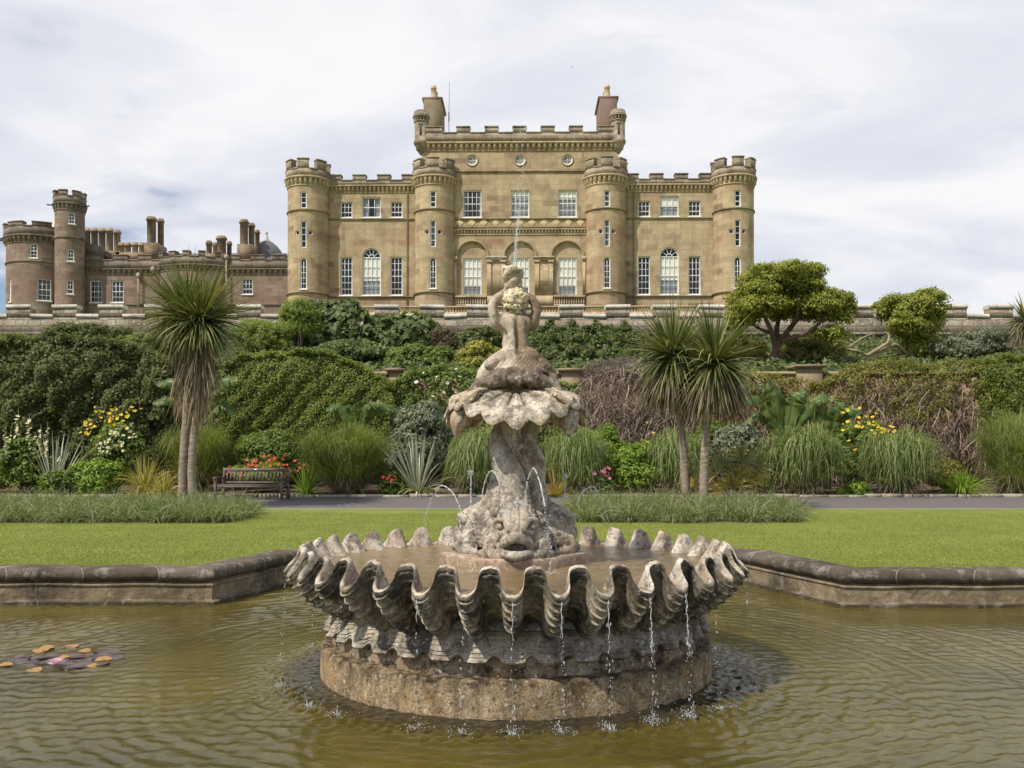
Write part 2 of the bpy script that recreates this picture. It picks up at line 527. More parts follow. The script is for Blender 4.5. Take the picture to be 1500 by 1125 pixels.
M['wing'] = ashlar('brown_sandstone', [(0.1, (0.21, 0.150, 0.118)), (0.5, (0.27, 0.200, 0.158)), (0.9, (0.33, 0.250, 0.20))],
                   0.85, 0.34, mortar=(0.14, 0.10, 0.075), stain=0.4, patch=(0.255, 0.16, 0.125), streak=0.25, stain_col=(0.08, 0.06, 0.05))
M['wing_dark'] = ashlar('weathered_brown_sandstone', [(0.1, (0.18, 0.142, 0.12)), (0.9, (0.27, 0.215, 0.178))], 0.85, 0.34, stain=0.6, streak=0.4, stain_col=(0.05, 0.045, 0.04))
M['terrace'] = ashlar('lichened_rubble', [(0.1, (0.21, 0.175, 0.13)), (0.35, (0.30, 0.255, 0.19)), (0.6, (0.37, 0.32, 0.245)), (0.8, (0.32, 0.245, 0.18)), (0.95, (0.42, 0.375, 0.30))],
                      0.62, 0.31, mortar=(0.20, 0.17, 0.13), ms=0.02, stain=0.55, stain_col=(0.11, 0.09, 0.068), bump=1.6, offset=0.37, wobble=0.16, lichen=0.6)
M['coping'] = ashlar('pale_coping_stone', [(0.1, (0.52, 0.48, 0.40)), (0.9, (0.70, 0.65, 0.56))], 1.4, 2.0, stain=0.6, stain_col=(0.27, 0.23, 0.17), bump=0.9)
M['lowwall'] = ashlar('old_terrace_brick', [(0.1, (0.20, 0.12, 0.085)), (0.5, (0.27, 0.165, 0.115)), (0.9, (0.32, 0.22, 0.16))], 0.26, 0.09, mortar=(0.3, 0.25, 0.2), ms=0.012, stain=0.5, bump=0.5)
M['pier'] = ashlar('pier_sandstone', [(0.1, (0.36, 0.27, 0.165)), (0.9, (0.46, 0.36, 0.23))], 1.5, 0.6, stain=0.5, streak=0.3)
M['pool_face'] = ashlar('pool_wall_stone', [(0.1, (0.20, 0.152, 0.088)), (0.5, (0.25, 0.195, 0.118)), (0.9, (0.30, 0.235, 0.145))], 1.45, 3.0, mortar=(0.36, 0.3, 0.22), ms=0.006,
                        stain=0.85, stain_col=(0.050, 0.040, 0.028), bump=1.6, streak=0.6, tide=-0.352, lichen=0.25)
M['pool_coping'] = ashlar('pool_coping_stone', [(0.1, (0.085, 0.068, 0.050)), (0.5, (0.12, 0.098, 0.072)), (0.9, (0.17, 0.14, 0.108))], 1.3, 3.0, mortar=(0.42, 0.38, 0.32), ms=0.011,
                          stain=0.7, stain_col=(0.035, 0.028, 0.023), bump=1.4, streak=0.2, lichen=0.3)
M['lead'] = plain('lead_roof', (0.24, 0.25, 0.27), 0.6, 0.12, 2.0)
M['slate'] = plain('slate_roof', (0.15, 0.145, 0.15), 0.7, 0.2, 3.0)
M['white'] = plain('white_painted_wood', (0.74, 0.73, 0.70), 0.5, 0.04, 5.0, 0.05)
M['pot'] = plain('buff_clay', (0.52, 0.40, 0.27), 0.8, 0.12, 6.0)
M['chimney'] = ashlar('chimney_stone', [(0.1, (0.21, 0.155, 0.10)), (0.9, (0.31, 0.235, 0.155))], 0.7, 0.34, stain=0.6, stain_col=(0.07, 0.06, 0.05), streak=0.5)
M['chimney_pale'] = ashlar('chimney_sandstone', [(0.1, (0.33, 0.255, 0.16)), (0.9, (0.42, 0.33, 0.21))], 0.7, 0.34, stain=0.5, stain_col=(0.1, 0.08, 0.06), streak=0.4)
M['brickred'] = ashlar('chimney_brick', [(0.1, (0.17, 0.09, 0.065)), (0.9, (0.25, 0.145, 0.105))], 0.24, 0.08, stain=0.6, stain_col=(0.06, 0.05, 0.045), mortar=(0.2, 0.16, 0.13))
M['diamond'] = plain('pale_carved_panel', (0.62, 0.50, 0.29), 0.9, 0.12, 5.0)
M['dark_metal'] = plain('dark_iron', (0.03, 0.03, 0.032), 0.5, 0.2, 10.0)
M['pipe'] = plain('buff_painted_pipe', (0.36, 0.29, 0.22), 0.6, 0.1, 4.0)

def make_glass():
    m, t = new_mat('window_glass')
    pos = t.n('ShaderNodeNewGeometry', out=0)
    b = t.bump(t.noise(pos, 1.5, 2.0), 0.06, 0.05)
    g = t.n('ShaderNodeBsdfGlossy', Color=(0.9, 0.92, 0.95, 1), Roughness=0.03, Normal=b)
    tr = t.n('ShaderNodeBsdfTransparent', Color=(0.92, 0.94, 0.95, 1))
    f = t.math('POWER', t.n('ShaderNodeLayerWeight', out=1, Blend=0.5), 4.0)     # facing term, the same from both sides
    t.output(t.n('ShaderNodeMixShader', i0=t.math('MULTIPLY_ADD', f, 0.8, 0.05), i1=tr, i2=g))
    return m
M['glass'] = make_glass()
M['blind'] = plain('cream_linen_blind', (0.92, 0.88, 0.76), 0.9, 0.05, 2.0, 0.02, stretch=(1, 1, 6))
M['curtain'] = plain('pale_curtain', (0.36, 0.36, 0.37), 0.9, 0.15, 6.0, 0.1, stretch=(6, 6, 0.6))
M['room'] = plain('dim_room_lining', (0.07, 0.065, 0.075), 0.9, 0.2, 1.0)

# fountain stones
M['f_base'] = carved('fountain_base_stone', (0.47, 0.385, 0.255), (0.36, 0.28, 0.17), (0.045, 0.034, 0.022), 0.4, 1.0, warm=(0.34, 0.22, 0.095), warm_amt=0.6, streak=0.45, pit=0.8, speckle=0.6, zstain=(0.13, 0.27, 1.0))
M['f_drum'] = carved('fountain_drum_stone', (0.40, 0.32, 0.22), (0.26, 0.2, 0.13), (0.035, 0.028, 0.02), 0.9, 1.2, warm=(0.34, 0.2, 0.09), warm_amt=0.5, streak=0.7, pit=0.8)
M['f_skirt'] = carved('fountain_shell_stone', (0.46, 0.405, 0.32), (0.27, 0.23, 0.175), (0.07, 0.058, 0.045), 0.7, 0.9, streak=0.45, pit=0.6)
M['f_bowl'] = carved('fountain_bowl_stone', (0.46, 0.41, 0.31), (0.27, 0.225, 0.155), (0.036, 0.030, 0.023), 0.85, 0.8, warm=(0.27, 0.20, 0.12), warm_amt=0.3, streak=0.6, pit=0.6, zstain=(0.76, 1.02, 0.9))
M['f_bowl_in'] = carved('fountain_bowl_inner_stone', (0.66, 0.60, 0.50), (0.38, 0.31, 0.235), (0.10, 0.08, 0.06), 0.75, 1.1, warm=(0.40, 0.28, 0.18), warm_amt=0.3, streak=0.2, pit=0.6)
M['f_plinth'] = carved('fountain_plinth_stone', (0.48, 0.36, 0.25), (0.36, 0.25, 0.16), (0.10, 0.07, 0.045), 0.4, 1.0, streak=0.2, pit=0.4, spec=0.5, rough=0.5)
M['f_fish'] = carved('fountain_dolphin_stone', (0.55, 0.50, 0.42), (0.32, 0.28, 0.225), (0.085, 0.072, 0.057), 0.75, 1.0, warm=(0.50, 0.34, 0.19), warm_amt=0.3, streak=0.35, pit=0.7)
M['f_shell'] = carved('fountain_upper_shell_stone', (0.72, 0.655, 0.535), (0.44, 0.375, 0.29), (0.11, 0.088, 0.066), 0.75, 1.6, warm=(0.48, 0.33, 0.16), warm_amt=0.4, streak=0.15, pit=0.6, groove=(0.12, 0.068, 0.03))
M['f_rock'] = carved('fountain_dark_stone', (0.27, 0.21, 0.16), (0.165, 0.125, 0.09), (0.06, 0.045, 0.035), 0.6, 1.3, streak=0.3, pit=0.7)
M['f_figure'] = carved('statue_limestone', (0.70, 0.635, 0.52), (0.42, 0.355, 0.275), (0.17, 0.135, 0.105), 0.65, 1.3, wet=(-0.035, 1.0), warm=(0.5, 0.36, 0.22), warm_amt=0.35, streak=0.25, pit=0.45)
M['f_horn'] = carved('statue_horn_limestone', (0.76, 0.68, 0.52), (0.5, 0.41, 0.28), (0.14, 0.1, 0.06), 0.6, 2.0, streak=0.2, pit=0.5)
M['f_hair'] = carved('statue_hair_limestone', (0.76, 0.67, 0.46), (0.56, 0.46, 0.29), (0.16, 0.115, 0.06), 0.45, 2.2, streak=0.1, pit=0.5)

# ground
def make_lawn():
    m, t = new_mat('mown_grass')
    pos = t.n('ShaderNodeNewGeometry', out=0)
    a = t.noise(t.map(pos, scale=(0.5, 1.0, 1)), 0.8, 5.0, 0.6)
    b = t.noise(t.map(pos, scale=(0.7, 1.0, 1)), 7.0, 6.0, 0.7)
    f = t.noise(t.map(pos, scale=(1.5, 1, 1)), 60.0, 4.0, 0.75)
    c = t.ramp(t.math('ADD', t.math('MULTIPLY', a, 0.6), t.math('MULTIPLY', b, 0.4)),
               [(0.32, (0.145, 0.182, 0.036)), (0.5, (0.210, 0.245, 0.052)), (0.66, (0.268, 0.29, 0.074))])
    c = t.mix(0.75, c, t.ramp(f, [(0.25, (0.45, 0.5, 0.4)), (0.75, (1.5, 1.45, 1.45))]), 'MULTIPLY')
    st = t.n('ShaderNodeTexWave', Vector=t.map(pos, scale=(1, 0.12, 1)), Scale=0.28, Distortion=0.4, Detail=1.0)
    c = t.mix(0.14, c, t.ramp(st, [(0.4, 0.75), (0.6, 1.2)]), 'MULTIPLY')
    s = t.n('ShaderNodeBsdfPrincipled', Base_Color=c, Roughness=0.85, Specular_IOR_Level=0.15, Normal=t.bump(t.math('ADD', f, b), 0.5, 0.05))
    t.output(s)
    return m
M['lawn'] = make_lawn()
M['path'] = plain('tarmac_path', (0.150, 0.132, 0.128), 0.9, 0.16, 25.0, 0.5, 0.2)
M['soil'] = plain('dry_soil', (0.13, 0.092, 0.062), 0.95, 0.3, 6.0, 0.9, 0.1)

def make_water(name, base, sc, strength, rough=0.04, sss=0.0, bowl_shade=False):
    m, t = new_mat(name)
    pos = t.n('ShaderNodeNewGeometry', out=0)
    n1 = t.noise(t.map(pos, scale=(1, 1.6, 1)), 9.0 * sc, 4.0, 0.6, 0.6)
    n2 = t.noise(pos, 28.0 * sc, 3.0, 0.6, 0.5)
    murk = t.noise(t.map(pos, loc=(2, 5, 0)), 0.55, 4.0, 0.6)
    c = t.ramp(murk, [(0.3, [q * 0.62 for q in base]), (0.7, [q * 1.35 for q in base])])
    if bowl_shade:                 # the bowl's dark reflection and shade, painted as a ring into the water colour
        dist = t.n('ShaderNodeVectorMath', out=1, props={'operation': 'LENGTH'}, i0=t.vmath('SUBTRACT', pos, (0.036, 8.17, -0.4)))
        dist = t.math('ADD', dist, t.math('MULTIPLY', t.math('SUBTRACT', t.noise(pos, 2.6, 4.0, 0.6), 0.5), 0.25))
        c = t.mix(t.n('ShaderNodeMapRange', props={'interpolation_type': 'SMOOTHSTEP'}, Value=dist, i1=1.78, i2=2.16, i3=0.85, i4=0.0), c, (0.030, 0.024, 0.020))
    b = t.bump(t.math('ADD', t.math('MULTIPLY', n1, 0.7), t.math('MULTIPLY', n2, 0.3)), strength, 0.035)
    s = t.n('ShaderNodeBsdfPrincipled', Base_Color=c, Roughness=rough, IOR=1.33, Normal=b, Subsurface_Weight=sss, Subsurface_Radius=(0.30, 0.24, 0.10), Subsurface_Scale=1.0)
    t.output(s)
    return m
M['water'] = make_water('pond_water', (0.092, 0.075, 0.014), 1.0, 0.22, rough=0.0, sss=1.0, bowl_shade=True)
M['basin_water'] = make_water('basin_water', (0.20, 0.14, 0.065), 1.6, 0.45)

def make_spray(name, alpha):
    m, t = new_mat(name)
    s = t.n('ShaderNodeBsdfPrincipled', Base_Color=(0.82, 0.86, 0.9, 1), Roughness=0.15, IOR=1.33, Transmission_Weight=0.3)
    tr = t.n('ShaderNodeBsdfTransparent')
    t.output(t.n('ShaderNodeMixShader', i0=alpha, i1=tr, i2=s))
    return m
M['spray'] = make_spray('falling_water', 0.58)
M['mist'] = make_spray('fine_spray', 0.32)

# foliage
G = lambda *s: list(s)
M['hedge'] = leafmat('hedge_leaves', [(0.0, (0.040, 0.066, 0.011)), (0.5, (0.078, 0.115, 0.018)), (1.0, (0.135, 0.175, 0.030))], big=0.35)
M['dark_shrub'] = leafmat('dark_shrub_leaves', [(0.0, (0.026, 0.040, 0.012)), (0.5, (0.052, 0.074, 0.020)), (1.0, (0.098, 0.122, 0.036))], big=0.3)
M['vine'] = leafmat('vine_leaves', [(0.0, (0.028, 0.050, 0.015)), (0.55, (0.055, 0.090, 0.028)), (0.85, (0.11, 0.145, 0.048)), (1.0, (0.12, 0.10, 0.05))], big=0.2)
M['ivy'] = leafmat('ivy_leaves', [(0.0, (0.022, 0.040, 0.012)), (0.6, (0.048, 0.074, 0.020)), (1.0, (0.105, 0.13, 0.032))])
M['feathery'] = leafmat('feathery_leaves', [(0.0, (0.075, 0.120, 0.022)), (0.5, (0.115, 0.170, 0.033)), (1.0, (0.170, 0.225, 0.05))])
M['yellowgreen'] = leafmat('yellow_green_leaves', [(0.0, (0.085, 0.11, 0.018)), (0.5, (0.165, 0.19, 0.032)), (1.0, (0.26, 0.27, 0.055))])
M['bright'] = leafmat('bright_green_leaves', [(0.0, (0.060, 0.115, 0.016)), (0.5, (0.105, 0.185, 0.024)), (1.0, (0.165, 0.255, 0.04))])
M['mid'] = leafmat('garden_leaves', [(0.0, (0.040, 0.072, 0.014)), (0.5, (0.075, 0.122, 0.024)), (1.0, (0.13, 0.185, 0.040))])
M['silver'] = leafmat('silvery_leaves', [(0.0, (0.066, 0.092, 0.048)), (0.5, (0.112, 0.145, 0.082)), (1.0, (0.20, 0.235, 0.15))], tint=(1, 1.05, 0.8))
M['tree'] = leafmat('tree_leaves', [(0.0, (0.066, 0.092, 0.013)), (0.5, (0.125, 0.158, 0.024)), (1.0, (0.20, 0.232, 0.044))], big=0.25)
M['creeper'] = leafmat('creeper_leaves', [(0.0, (0.058, 0.070, 0.014)), (0.5, (0.100, 0.112, 0.022)), (1.0, (0.16, 0.165, 0.036))], big=0.35)
M['pampas'] = leafmat('pampas_blades', [(0.0, (0.050, 0.084, 0.018)), (0.5, (0.094, 0.135, 0.030)), (0.85, (0.15, 0.185, 0.050)), (1.0, (0.20, 0.18, 0.075))], big=0.1)
M['miscanthus'] = leafmat('miscanthus_blades', [(0.0, (0.052, 0.090, 0.024)), (0.5, (0.096, 0.145, 0.042)), (0.9, (0.17, 0.215, 0.085)), (1.0, (0.24, 0.25, 0.13))])
M['border'] = leafmat('border_grass_blades', [(0.0, (0.050, 0.080, 0.026)), (0.5, (0.090, 0.130, 0.048)), (0.85, (0.145, 0.185, 0.083)), (1.0, (0.21, 0.18, 0.10))])
M['turf'] = leafmat('turf_blades', [(0.0, (0.088, 0.125, 0.023)), (0.6, (0.126, 0.162, 0.034)), (0.9, (0.168, 0.19, 0.05)), (1.0, (0.19, 0.19, 0.07))], big=0.3)
M['cordyline'] = leafmat('cabbage_palm_blades', [(0.0, (0.038, 0.058, 0.017)), (0.5, (0.075, 0.100, 0.032)), (0.88, (0.135, 0.16, 0.062)), (1.0, (0.20, 0.175, 0.07))], trans=0.18, rough=0.42)
M['deadleaf'] = leafmat('dead_palm_leaves', [(0.0, (0.066, 0.060, 0.036)), (0.5, (0.120, 0.112, 0.070)), (1.0, (0.205, 0.195, 0.125))], tint=(1.1, 0.9, 0.6))
M['bronze'] = leafmat('brown_drooping_leaves', [(0.0, (0.045, 0.039, 0.024)), (0.5, (0.078, 0.070, 0.040)), (1.0, (0.140, 0.128, 0.062))], tint=(1.1, 0.9, 0.6))
M['phormium'] = leafmat('golden_flax_blades', [(0.0, (0.085, 0.105, 0.020)), (0.5, (0.17, 0.18, 0.04)), (1.0, (0.30, 0.28, 0.10))])
M['goldpalm'] = leafmat('yellow_palm_blades', [(0.0, (0.105, 0.100, 0.022)), (0.5, (0.19, 0.165, 0.035)), (1.0, (0.30, 0.26, 0.075))])
M['fanpalm'] = leafmat('fan_palm_blades', [(0.0, (0.062, 0.080, 0.032)), (0.6, (0.110, 0.130, 0.054)), (1.0, (0.20, 0.19, 0.075))])
M['banana'] = leafmat('banana_leaf', [(0.0, (0.034, 0.068, 0.016)), (0.6, (0.062, 0.105, 0.026)), (1.0, (0.13, 0.16, 0.05))], trans=0.35, rough=0.4)
M['yucca'] = leafmat('grey_sword_blades', [(0.0, (0.11, 0.145, 0.085)), (0.6, (0.20, 0.245, 0.16)), (1.0, (0.36, 0.40, 0.28))], trans=0.15, rough=0.45, tint=(1, 1.05, 0.8))
M['twig'] = leafmat('dead_twigs', [(0.0, (0.078, 0.068, 0.047)), (0.5, (0.145, 0.127, 0.088)), (1.0, (0.225, 0.20, 0.142))], trans=0.0, tint=(1, 1, 1))
M['brownveg'] = leafmat('brown_withered_twigs', [(0.0, (0.040, 0.033, 0.025)), (1.0, (0.088, 0.073, 0.053))], trans=0.0, tint=(1, 1, 1))
M['bark'] = plain('grey_brown_bark', (0.17, 0.13, 0.095), 0.95, 0.3, 9.0, 0.9, 0.1, stretch=(1, 1, 0.4))
M['palmbark'] = plain('ringed_palm_bark', (0.29, 0.235, 0.18), 0.95, 0.28, 10.0, 0.9, 0.1, stretch=(0.6, 0.6, 2.5))
M['redbark'] = plain('dark_tree_bark', (0.115, 0.078, 0.055), 0.95, 0.3, 8.0, 0.9, 0.1, stretch=(1, 1, 0.4))
M['bare'] = plain('pale_bare_branch', (0.34, 0.26, 0.17), 0.9, 0.2, 8.0, 0.6, 0.1)
def petal(name, col):
    col = [q / LEAF_GAIN for q in col]
    return leafmat(name, [(0.0, [q * 0.75 for q in col]), (1.0, col)], trans=0.25, tint=(1.1, 1.1, 1.1))
M['yellow'] = petal('yellow_petals', (0.74, 0.66, 0.04))
M['cream'] = petal('cream_petals', (0.70, 0.76, 0.42))
M['whitep'] = petal('white_petals', (0.82, 0.78, 0.70))
M['orange'] = petal('coral_petals', (0.74, 0.20, 0.10))
M['red'] = petal('red_petals', (0.60, 0.045, 0.05))
M['pink'] = petal('pink_petals', (0.75, 0.30, 0.38))
M['lilyp'] = petal('lily_petals', (0.85, 0.70, 0.74))
M['pador'] = leafmat('floating_pad_orange', [(0.0, (0.13, 0.085, 0.025)), (1.0, (0.22, 0.14, 0.045))], trans=0.1)
M['padbr'] = leafmat('floating_pad_brown', [(0.0, (0.030, 0.020, 0.019)), (1.0, (0.055, 0.038, 0.034))], trans=0.05, spec=0.6, rough=0.3)
M['wood'] = plain('weathered_bench_wood', (0.165, 0.125, 0.110), 0.8, 0.2, 12.0, 0.4, 0.2, stretch=(0.3, 1, 1))
M['plaque'] = plain('brushed_plaque', (0.55, 0.55, 0.58), 0.3, 0.08, 10.0, 0.05, 0.5, metal=0.8)
# ------------------------------------------------------------------ ground, pool, path
WZ = -0.40                                   # pool water level
POOL = np.array([(-9.5, 11.5), (-3.68, 11.5), (-3.13, 13.5), (-1.6, 14.8), (1.7, 14.8), (3.35, 13.5), (4.0, 11.3), (9.5, 11.3),
                 (9.5, 4.9), (4.0, 4.9), (3.3, 2.9), (1.6, 1.7), (-1.6, 1.7), (-3.2, 2.9), (-3.68, 4.9), (-9.5, 4.9)])

def offset_poly(poly, d):
    """d > 0 moves away from the water"""
    n = len(poly); out = []
    for i in range(n):
        a, b, c = poly[i - 1], poly[i], poly[(i + 1) % n]
        e1 = (b - a) / np.linalg.norm(b - a); e2 = (c - b) / np.linalg.norm(c - b)
        n1 = np.array([-e1[1], e1[0]]); n2 = np.array([-e2[1], e2[0]])
        m = (n1 + n2) / (1 + n1 @ n2)
        out.append(b + m * d)
    return np.array(out)

from mathutils.geometry import tessellate_polygon
def ground_z(y):
    return np.interp(y, [24.8, 28.0, 33.9], [0.0, 0.16, 0.42])

def build_ground():
    hole = offset_poly(POOL, 0.3)
    outer = np.array([(-60, -40), (60, -40), (60, 24.8), (-60, 24.8)])
    pts = [list(map(lambda p: Vector((p[0], p[1], 0)), outer)), list(map(lambda p: Vector((p[0], p[1], 0)), hole[::-1]))]
    tri = tessellate_polygon(pts)
    V = np.array([(p.x, p.y, 0.0) for l in pts for p in l])
    tri = np.array(tri)
    a, b, c = V[tri[:, 0]], V[tri[:, 1]], V[tri[:, 2]]
    nz = np.cross(b - a, c - a)[:, 2]
    tri[nz < 0] = tri[nz < 0][:, ::-1]
    tag(MB().add(V, tri).build('lawn', M['lawn']), kind='structure')
    def strip(name, ys, zs, mat, x0=-60, x1=60, n=60):
        xs = np.linspace(x0, x1, n)
        Gd = np.stack([np.repeat(xs[None], len(ys), 0), np.repeat(np.array(ys)[:, None], n, 1), np.repeat(np.array(zs)[:, None], n, 1)], -1)
        tag(MB().grid(Gd).build(name, mat, smooth=False), kind='structure')
    strip('path', [24.8, 26.4, 28.0], [0.004, 0.085, 0.16], M['path'])
    kb = MB()
    rg = np.random.default_rng(5)
    xx = -40.0
    while xx < 40:
        L_ = rg.uniform(0.5, 1.1)
        hz = rg.uniform(0.03, 0.07)
        kb.obox((xx + L_ / 2, 28.03 + rg.normal(0, 0.015), 0.16 + hz / 2), (L_ / 2 - 0.01, rg.normal(0, 0.01), 0), (0, rg.uniform(0.05, 0.08), 0), (0, 0, hz / 2 + 0.03))
        xx += L_
    tag(kb.build('kerb', M['coping']), kind='structure')
    strip('planting_bed', [28.0, 28.1, 31, 34.2], [0.16, 0.21, 0.30, 0.42], M['soil'])
    strip('terrace_bank', [34.2, 38, 42, 46.2], [4.2, 4.9, 5.9, 7.0], M['soil'])
    strip('castle_terrace', [46.2, 60, 110, 400, 2500], [8.0, 8.3, 8.3, 4.0, -20], M['lawn'], -2500, 2500, 40)
    # the sloping ground either side, out to the horizon
    mb = MB()
    for s in (-1, 1):
        V = [(s * 60, -40, -0.01), (s * 2500, -40, -0.5), (s * 60, 24.8, -0.01), (s * 2500, 24.8, -0.5), (s * 60, 34.2, 0.42), (s * 2500, 34.2, 0.4),
             (s * 60, 46.2, 7.0), (s * 2500, 46.2, 7.0)]
        f = [(0, 1, 3, 2), (2, 3, 5, 4), (4, 5, 7, 6)]
        mb.add(V, f if s > 0 else [q[::-1] for q in f])
    mb.add([(-2500, -40, -0.5), (2500, -40, -0.5), (-2500, -2500, -1), (2500, -2500, -1)], [(2, 3, 1, 0)])
    tag(mb.build('meadow', M['lawn']), kind='structure')
build_ground()

def sweep(poly, prof, closed=True):
    """prof: (offset away from water, z) from the lawn side to the water side"""
    rings = np.stack([np.column_stack([offset_poly(poly, o), np.full(len(poly), z)]) for o, z in prof])
    seg = np.linalg.norm(np.roll(poly, -1, 0) - poly, axis=1)
    mb = MB()
    arc = np.concatenate([[0], np.cumsum(np.hypot(*np.diff(np.array(prof), axis=0).T))])
    u = 0.0
    n = len(poly)
    for i in range(n):
        j = (i + 1) % n
        k = max(1, int(seg[i] / 0.25))
        tt = np.linspace(0, 1, k + 1)[None, :, None]
        Gd = rings[:, i][:, None] * (1 - tt) + rings[:, j][:, None] * tt
        uv = np.stack([np.repeat((u + seg[i] * tt[0, :, 0])[None], len(prof), 0), np.repeat(arc[:, None] + 0.3, k + 1, 1)], -1)
        mb.grid(Gd[:, ::-1], uv=uv[:, ::-1])
        u += seg[i]
    return mb

def build_pool():
    root = thing('pool_wall', (-3.68, 11.5, WZ), 'low weathered stone kerb wall with rounded coping enclosing the ornamental pool', 'wall')
    L = np.array(root.location)
    q = POOL - L[:2]
    roll = [(0.055 + 0.095 * math.cos(a), 0.0 - 0.035 + 0.085 * math.sin(a) + 0.40) for a in np.radians([80, 110, 140, 165, 190, 215, 240, 262])]
    cop = [(0.42, 0.30), (0.42, 0.425), (0.39, 0.438), (0.20, 0.448)] + roll + [(0.045, 0.275)]
    m1 = sweep(q, cop)
    face = [(0.045, 0.2755), (0.045, 0.262), (0.012, 0.256), (0.0, 0.246), (0.0, 0.232), (0.018, 0.222), (0.022, 0.06), (0.015, 0.052), (-0.03, 0.046), (-0.045, 0.034), (-0.045, -0.5)]
    m2 = sweep(q, face)
    # worn, slightly uneven surfaces
    for mb, amp in ((m1, 0.006), (m2, 0.006)):
        for k, V in enumerate(mb.V):
            r = RNG.normal(0, 1, V.shape) * amp
            h = np.sin(V[:, 0] * 5.3 + V[:, 1] * 3.1) * amp
            V[:, 2] += h
    m1.build('coping', M['pool_coping'], root, smooth=True, auto=40)
    m2.build('wall_face', M['pool_face'], root, smooth=True, auto=30)
build_pool()

def build_water():
    fx, fy = 0.036, 8.17
    xs = np.arange(-7.2, 7.2, 0.022); ys = np.arange(4.4, 15.3, 0.022)
    X, Y = np.meshgrid(xs, ys)
    Z = np.zeros_like(X)
    rng = np.random.default_rng(4)
    R = np.hypot(X - fx, Y - fy)
    A_ = np.arctan2(Y - fy, X - fx)
    def patch(a, b, ph):            # where a train of ripples is stronger or weaker
        return 0.5 + 0.5 * np.sin(X * a + 1.2 * np.sin(Y * b + ph) + ph) * np.sin(Y * b * 1.3 + 0.9 * np.sin(X * a * 0.8) + 2 * ph)
    warp = 0.05 * np.sin(X * 1.7 + 0.8 * np.sin(Y * 2.1)) + 0.035 * np.sin(Y * 3.3 + X * 1.1) + 0.018 * np.sin(X * 6.1 + 1.4 * np.sin(Y * 4.3)) + 0.010 * np.sin(X * 11.7 - Y * 7.9)
    for lam, am in ((0.085, 0.0014), (0.115, 0.0022), (0.15, 0.0030), (0.21, 0.0032)):     # rings spreading from the fountain
        Z += am * np.sin(2 * np.pi * (R + warp + 0.02 * np.sin(A_ * 9 + lam * 60)) / lam) * patch(rng.uniform(0.5, 1.1), rng.uniform(0.6, 1.3), rng.uniform(0, 6)) * np.exp(-np.abs(R - 3.2) / 6)
    for i in range(9):               # single drips
        a = -np.pi / 2 + rng.uniform(-1.5, 1.5)
        d = np.hypot(X - fx - 2.05 * np.cos(a), Y - fy - 2.05 * np.sin(a))
        Z += 0.0016 * np.sin(2 * np.pi * d / rng.uniform(0.09, 0.16)) * np.exp(-d / 1.6)
    for i in range(9):               # light breeze across the pool
        a = rng.normal(-np.pi / 2 + 0.12, 0.30)
        lam = rng.uniform(0.09, 0.24)
        k = 2 * np.pi / lam
        Z += 0.013 * lam * np.sin(k * ((X + warp * 2) * np.cos(a) + (Y + warp) * np.sin(a)) + rng.uniform(0, 6.3)) * patch(rng.uniform(0.6, 1.5), rng.uniform(0.7, 1.6), rng.uniform(0, 6)) * 0.42
    Z *= 1.5 * np.clip(0.85 + 0.55 * np.sin(X * 0.55 + 1.4 * np.sin(Y * 0.5) + 0.6) * np.sin(Y * 0.8 + 1.1 * np.sin(X * 0.45) + 1.9) + 0.2 * np.sin(X * 1.3 + Y * 0.9), 0.3, 1.5)
    chop = np.exp(-((R - 1.98) / 0.22) ** 2)
    for i in range(12):
        a = rng.uniform(0, np.pi); k = 2 * np.pi / rng.uniform(0.07, 0.12)
        Z += chop * 0.0034 * np.sin(k * (X * np.cos(a) + Y * np.sin(a)) + rng.uniform(0, 6.3))
    mb = MB()
    mb.grid(np.stack([X, Y, WZ + Z], -1))
    w0, w1, v0, v1 = xs[0], xs[-1], ys[0], ys[-1]
    for (a, b, c, d) in ((-10, 10, 1.2, v0), (-10, w0, v0, v1), (w1, 10, v0, v1)):
        mb.add([(a, c, WZ), (b, c, WZ), (b, d, WZ), (a, d, WZ)], [(0, 1, 2, 3)])
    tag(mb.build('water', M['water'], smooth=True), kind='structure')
build_water()
# ------------------------------------------------------------------ masonry kit: walls with real openings, on flat or round plans
def flat_map(x0, y0, ang=0.0):
    """u runs along the wall, d goes into it; the outward face looks towards -y when ang = 0"""
    c, s = math.cos(ang), math.sin(ang)
    def f(u, z, d):
        u, z, d = np.broadcast_arrays(np.asarray(u, float), np.asarray(z, float), np.asarray(d, float))
        return np.stack([x0 + u * c - d * s, y0 + u * s + d * c, z], -1)
    f.r = None
    return f
def round_map(cx, cy, r):
    def f(u, z, d):
        u, z, d = np.broadcast_arrays(np.asarray(u, float), np.asarray(z, float), np.asarray(d, float))
        th = u / r
        return np.stack([cx + (r - d) * np.sin(th), cy - (r - d) * np.cos(th), z], -1)
    f.r = r
    return f

def usteps(fm, u0, u1, deg=7.0):
    if fm.r is None:
        return np.array([u0, u1])
    n = max(1, int(math.ceil((u1 - u0) / fm.r / math.radians(deg))))
    return np.linspace(u0, u1, n + 1)

def quad_uz(mb, fm, u0, u1, z0, z1, d=0.0):
    us = usteps(fm, u0, u1)
    zz = np.array([z0, z1])
    U, Z = np.meshgrid(us, zz)
    mb.grid(fm(U, Z, d), uv=np.stack([U, Z], -1))

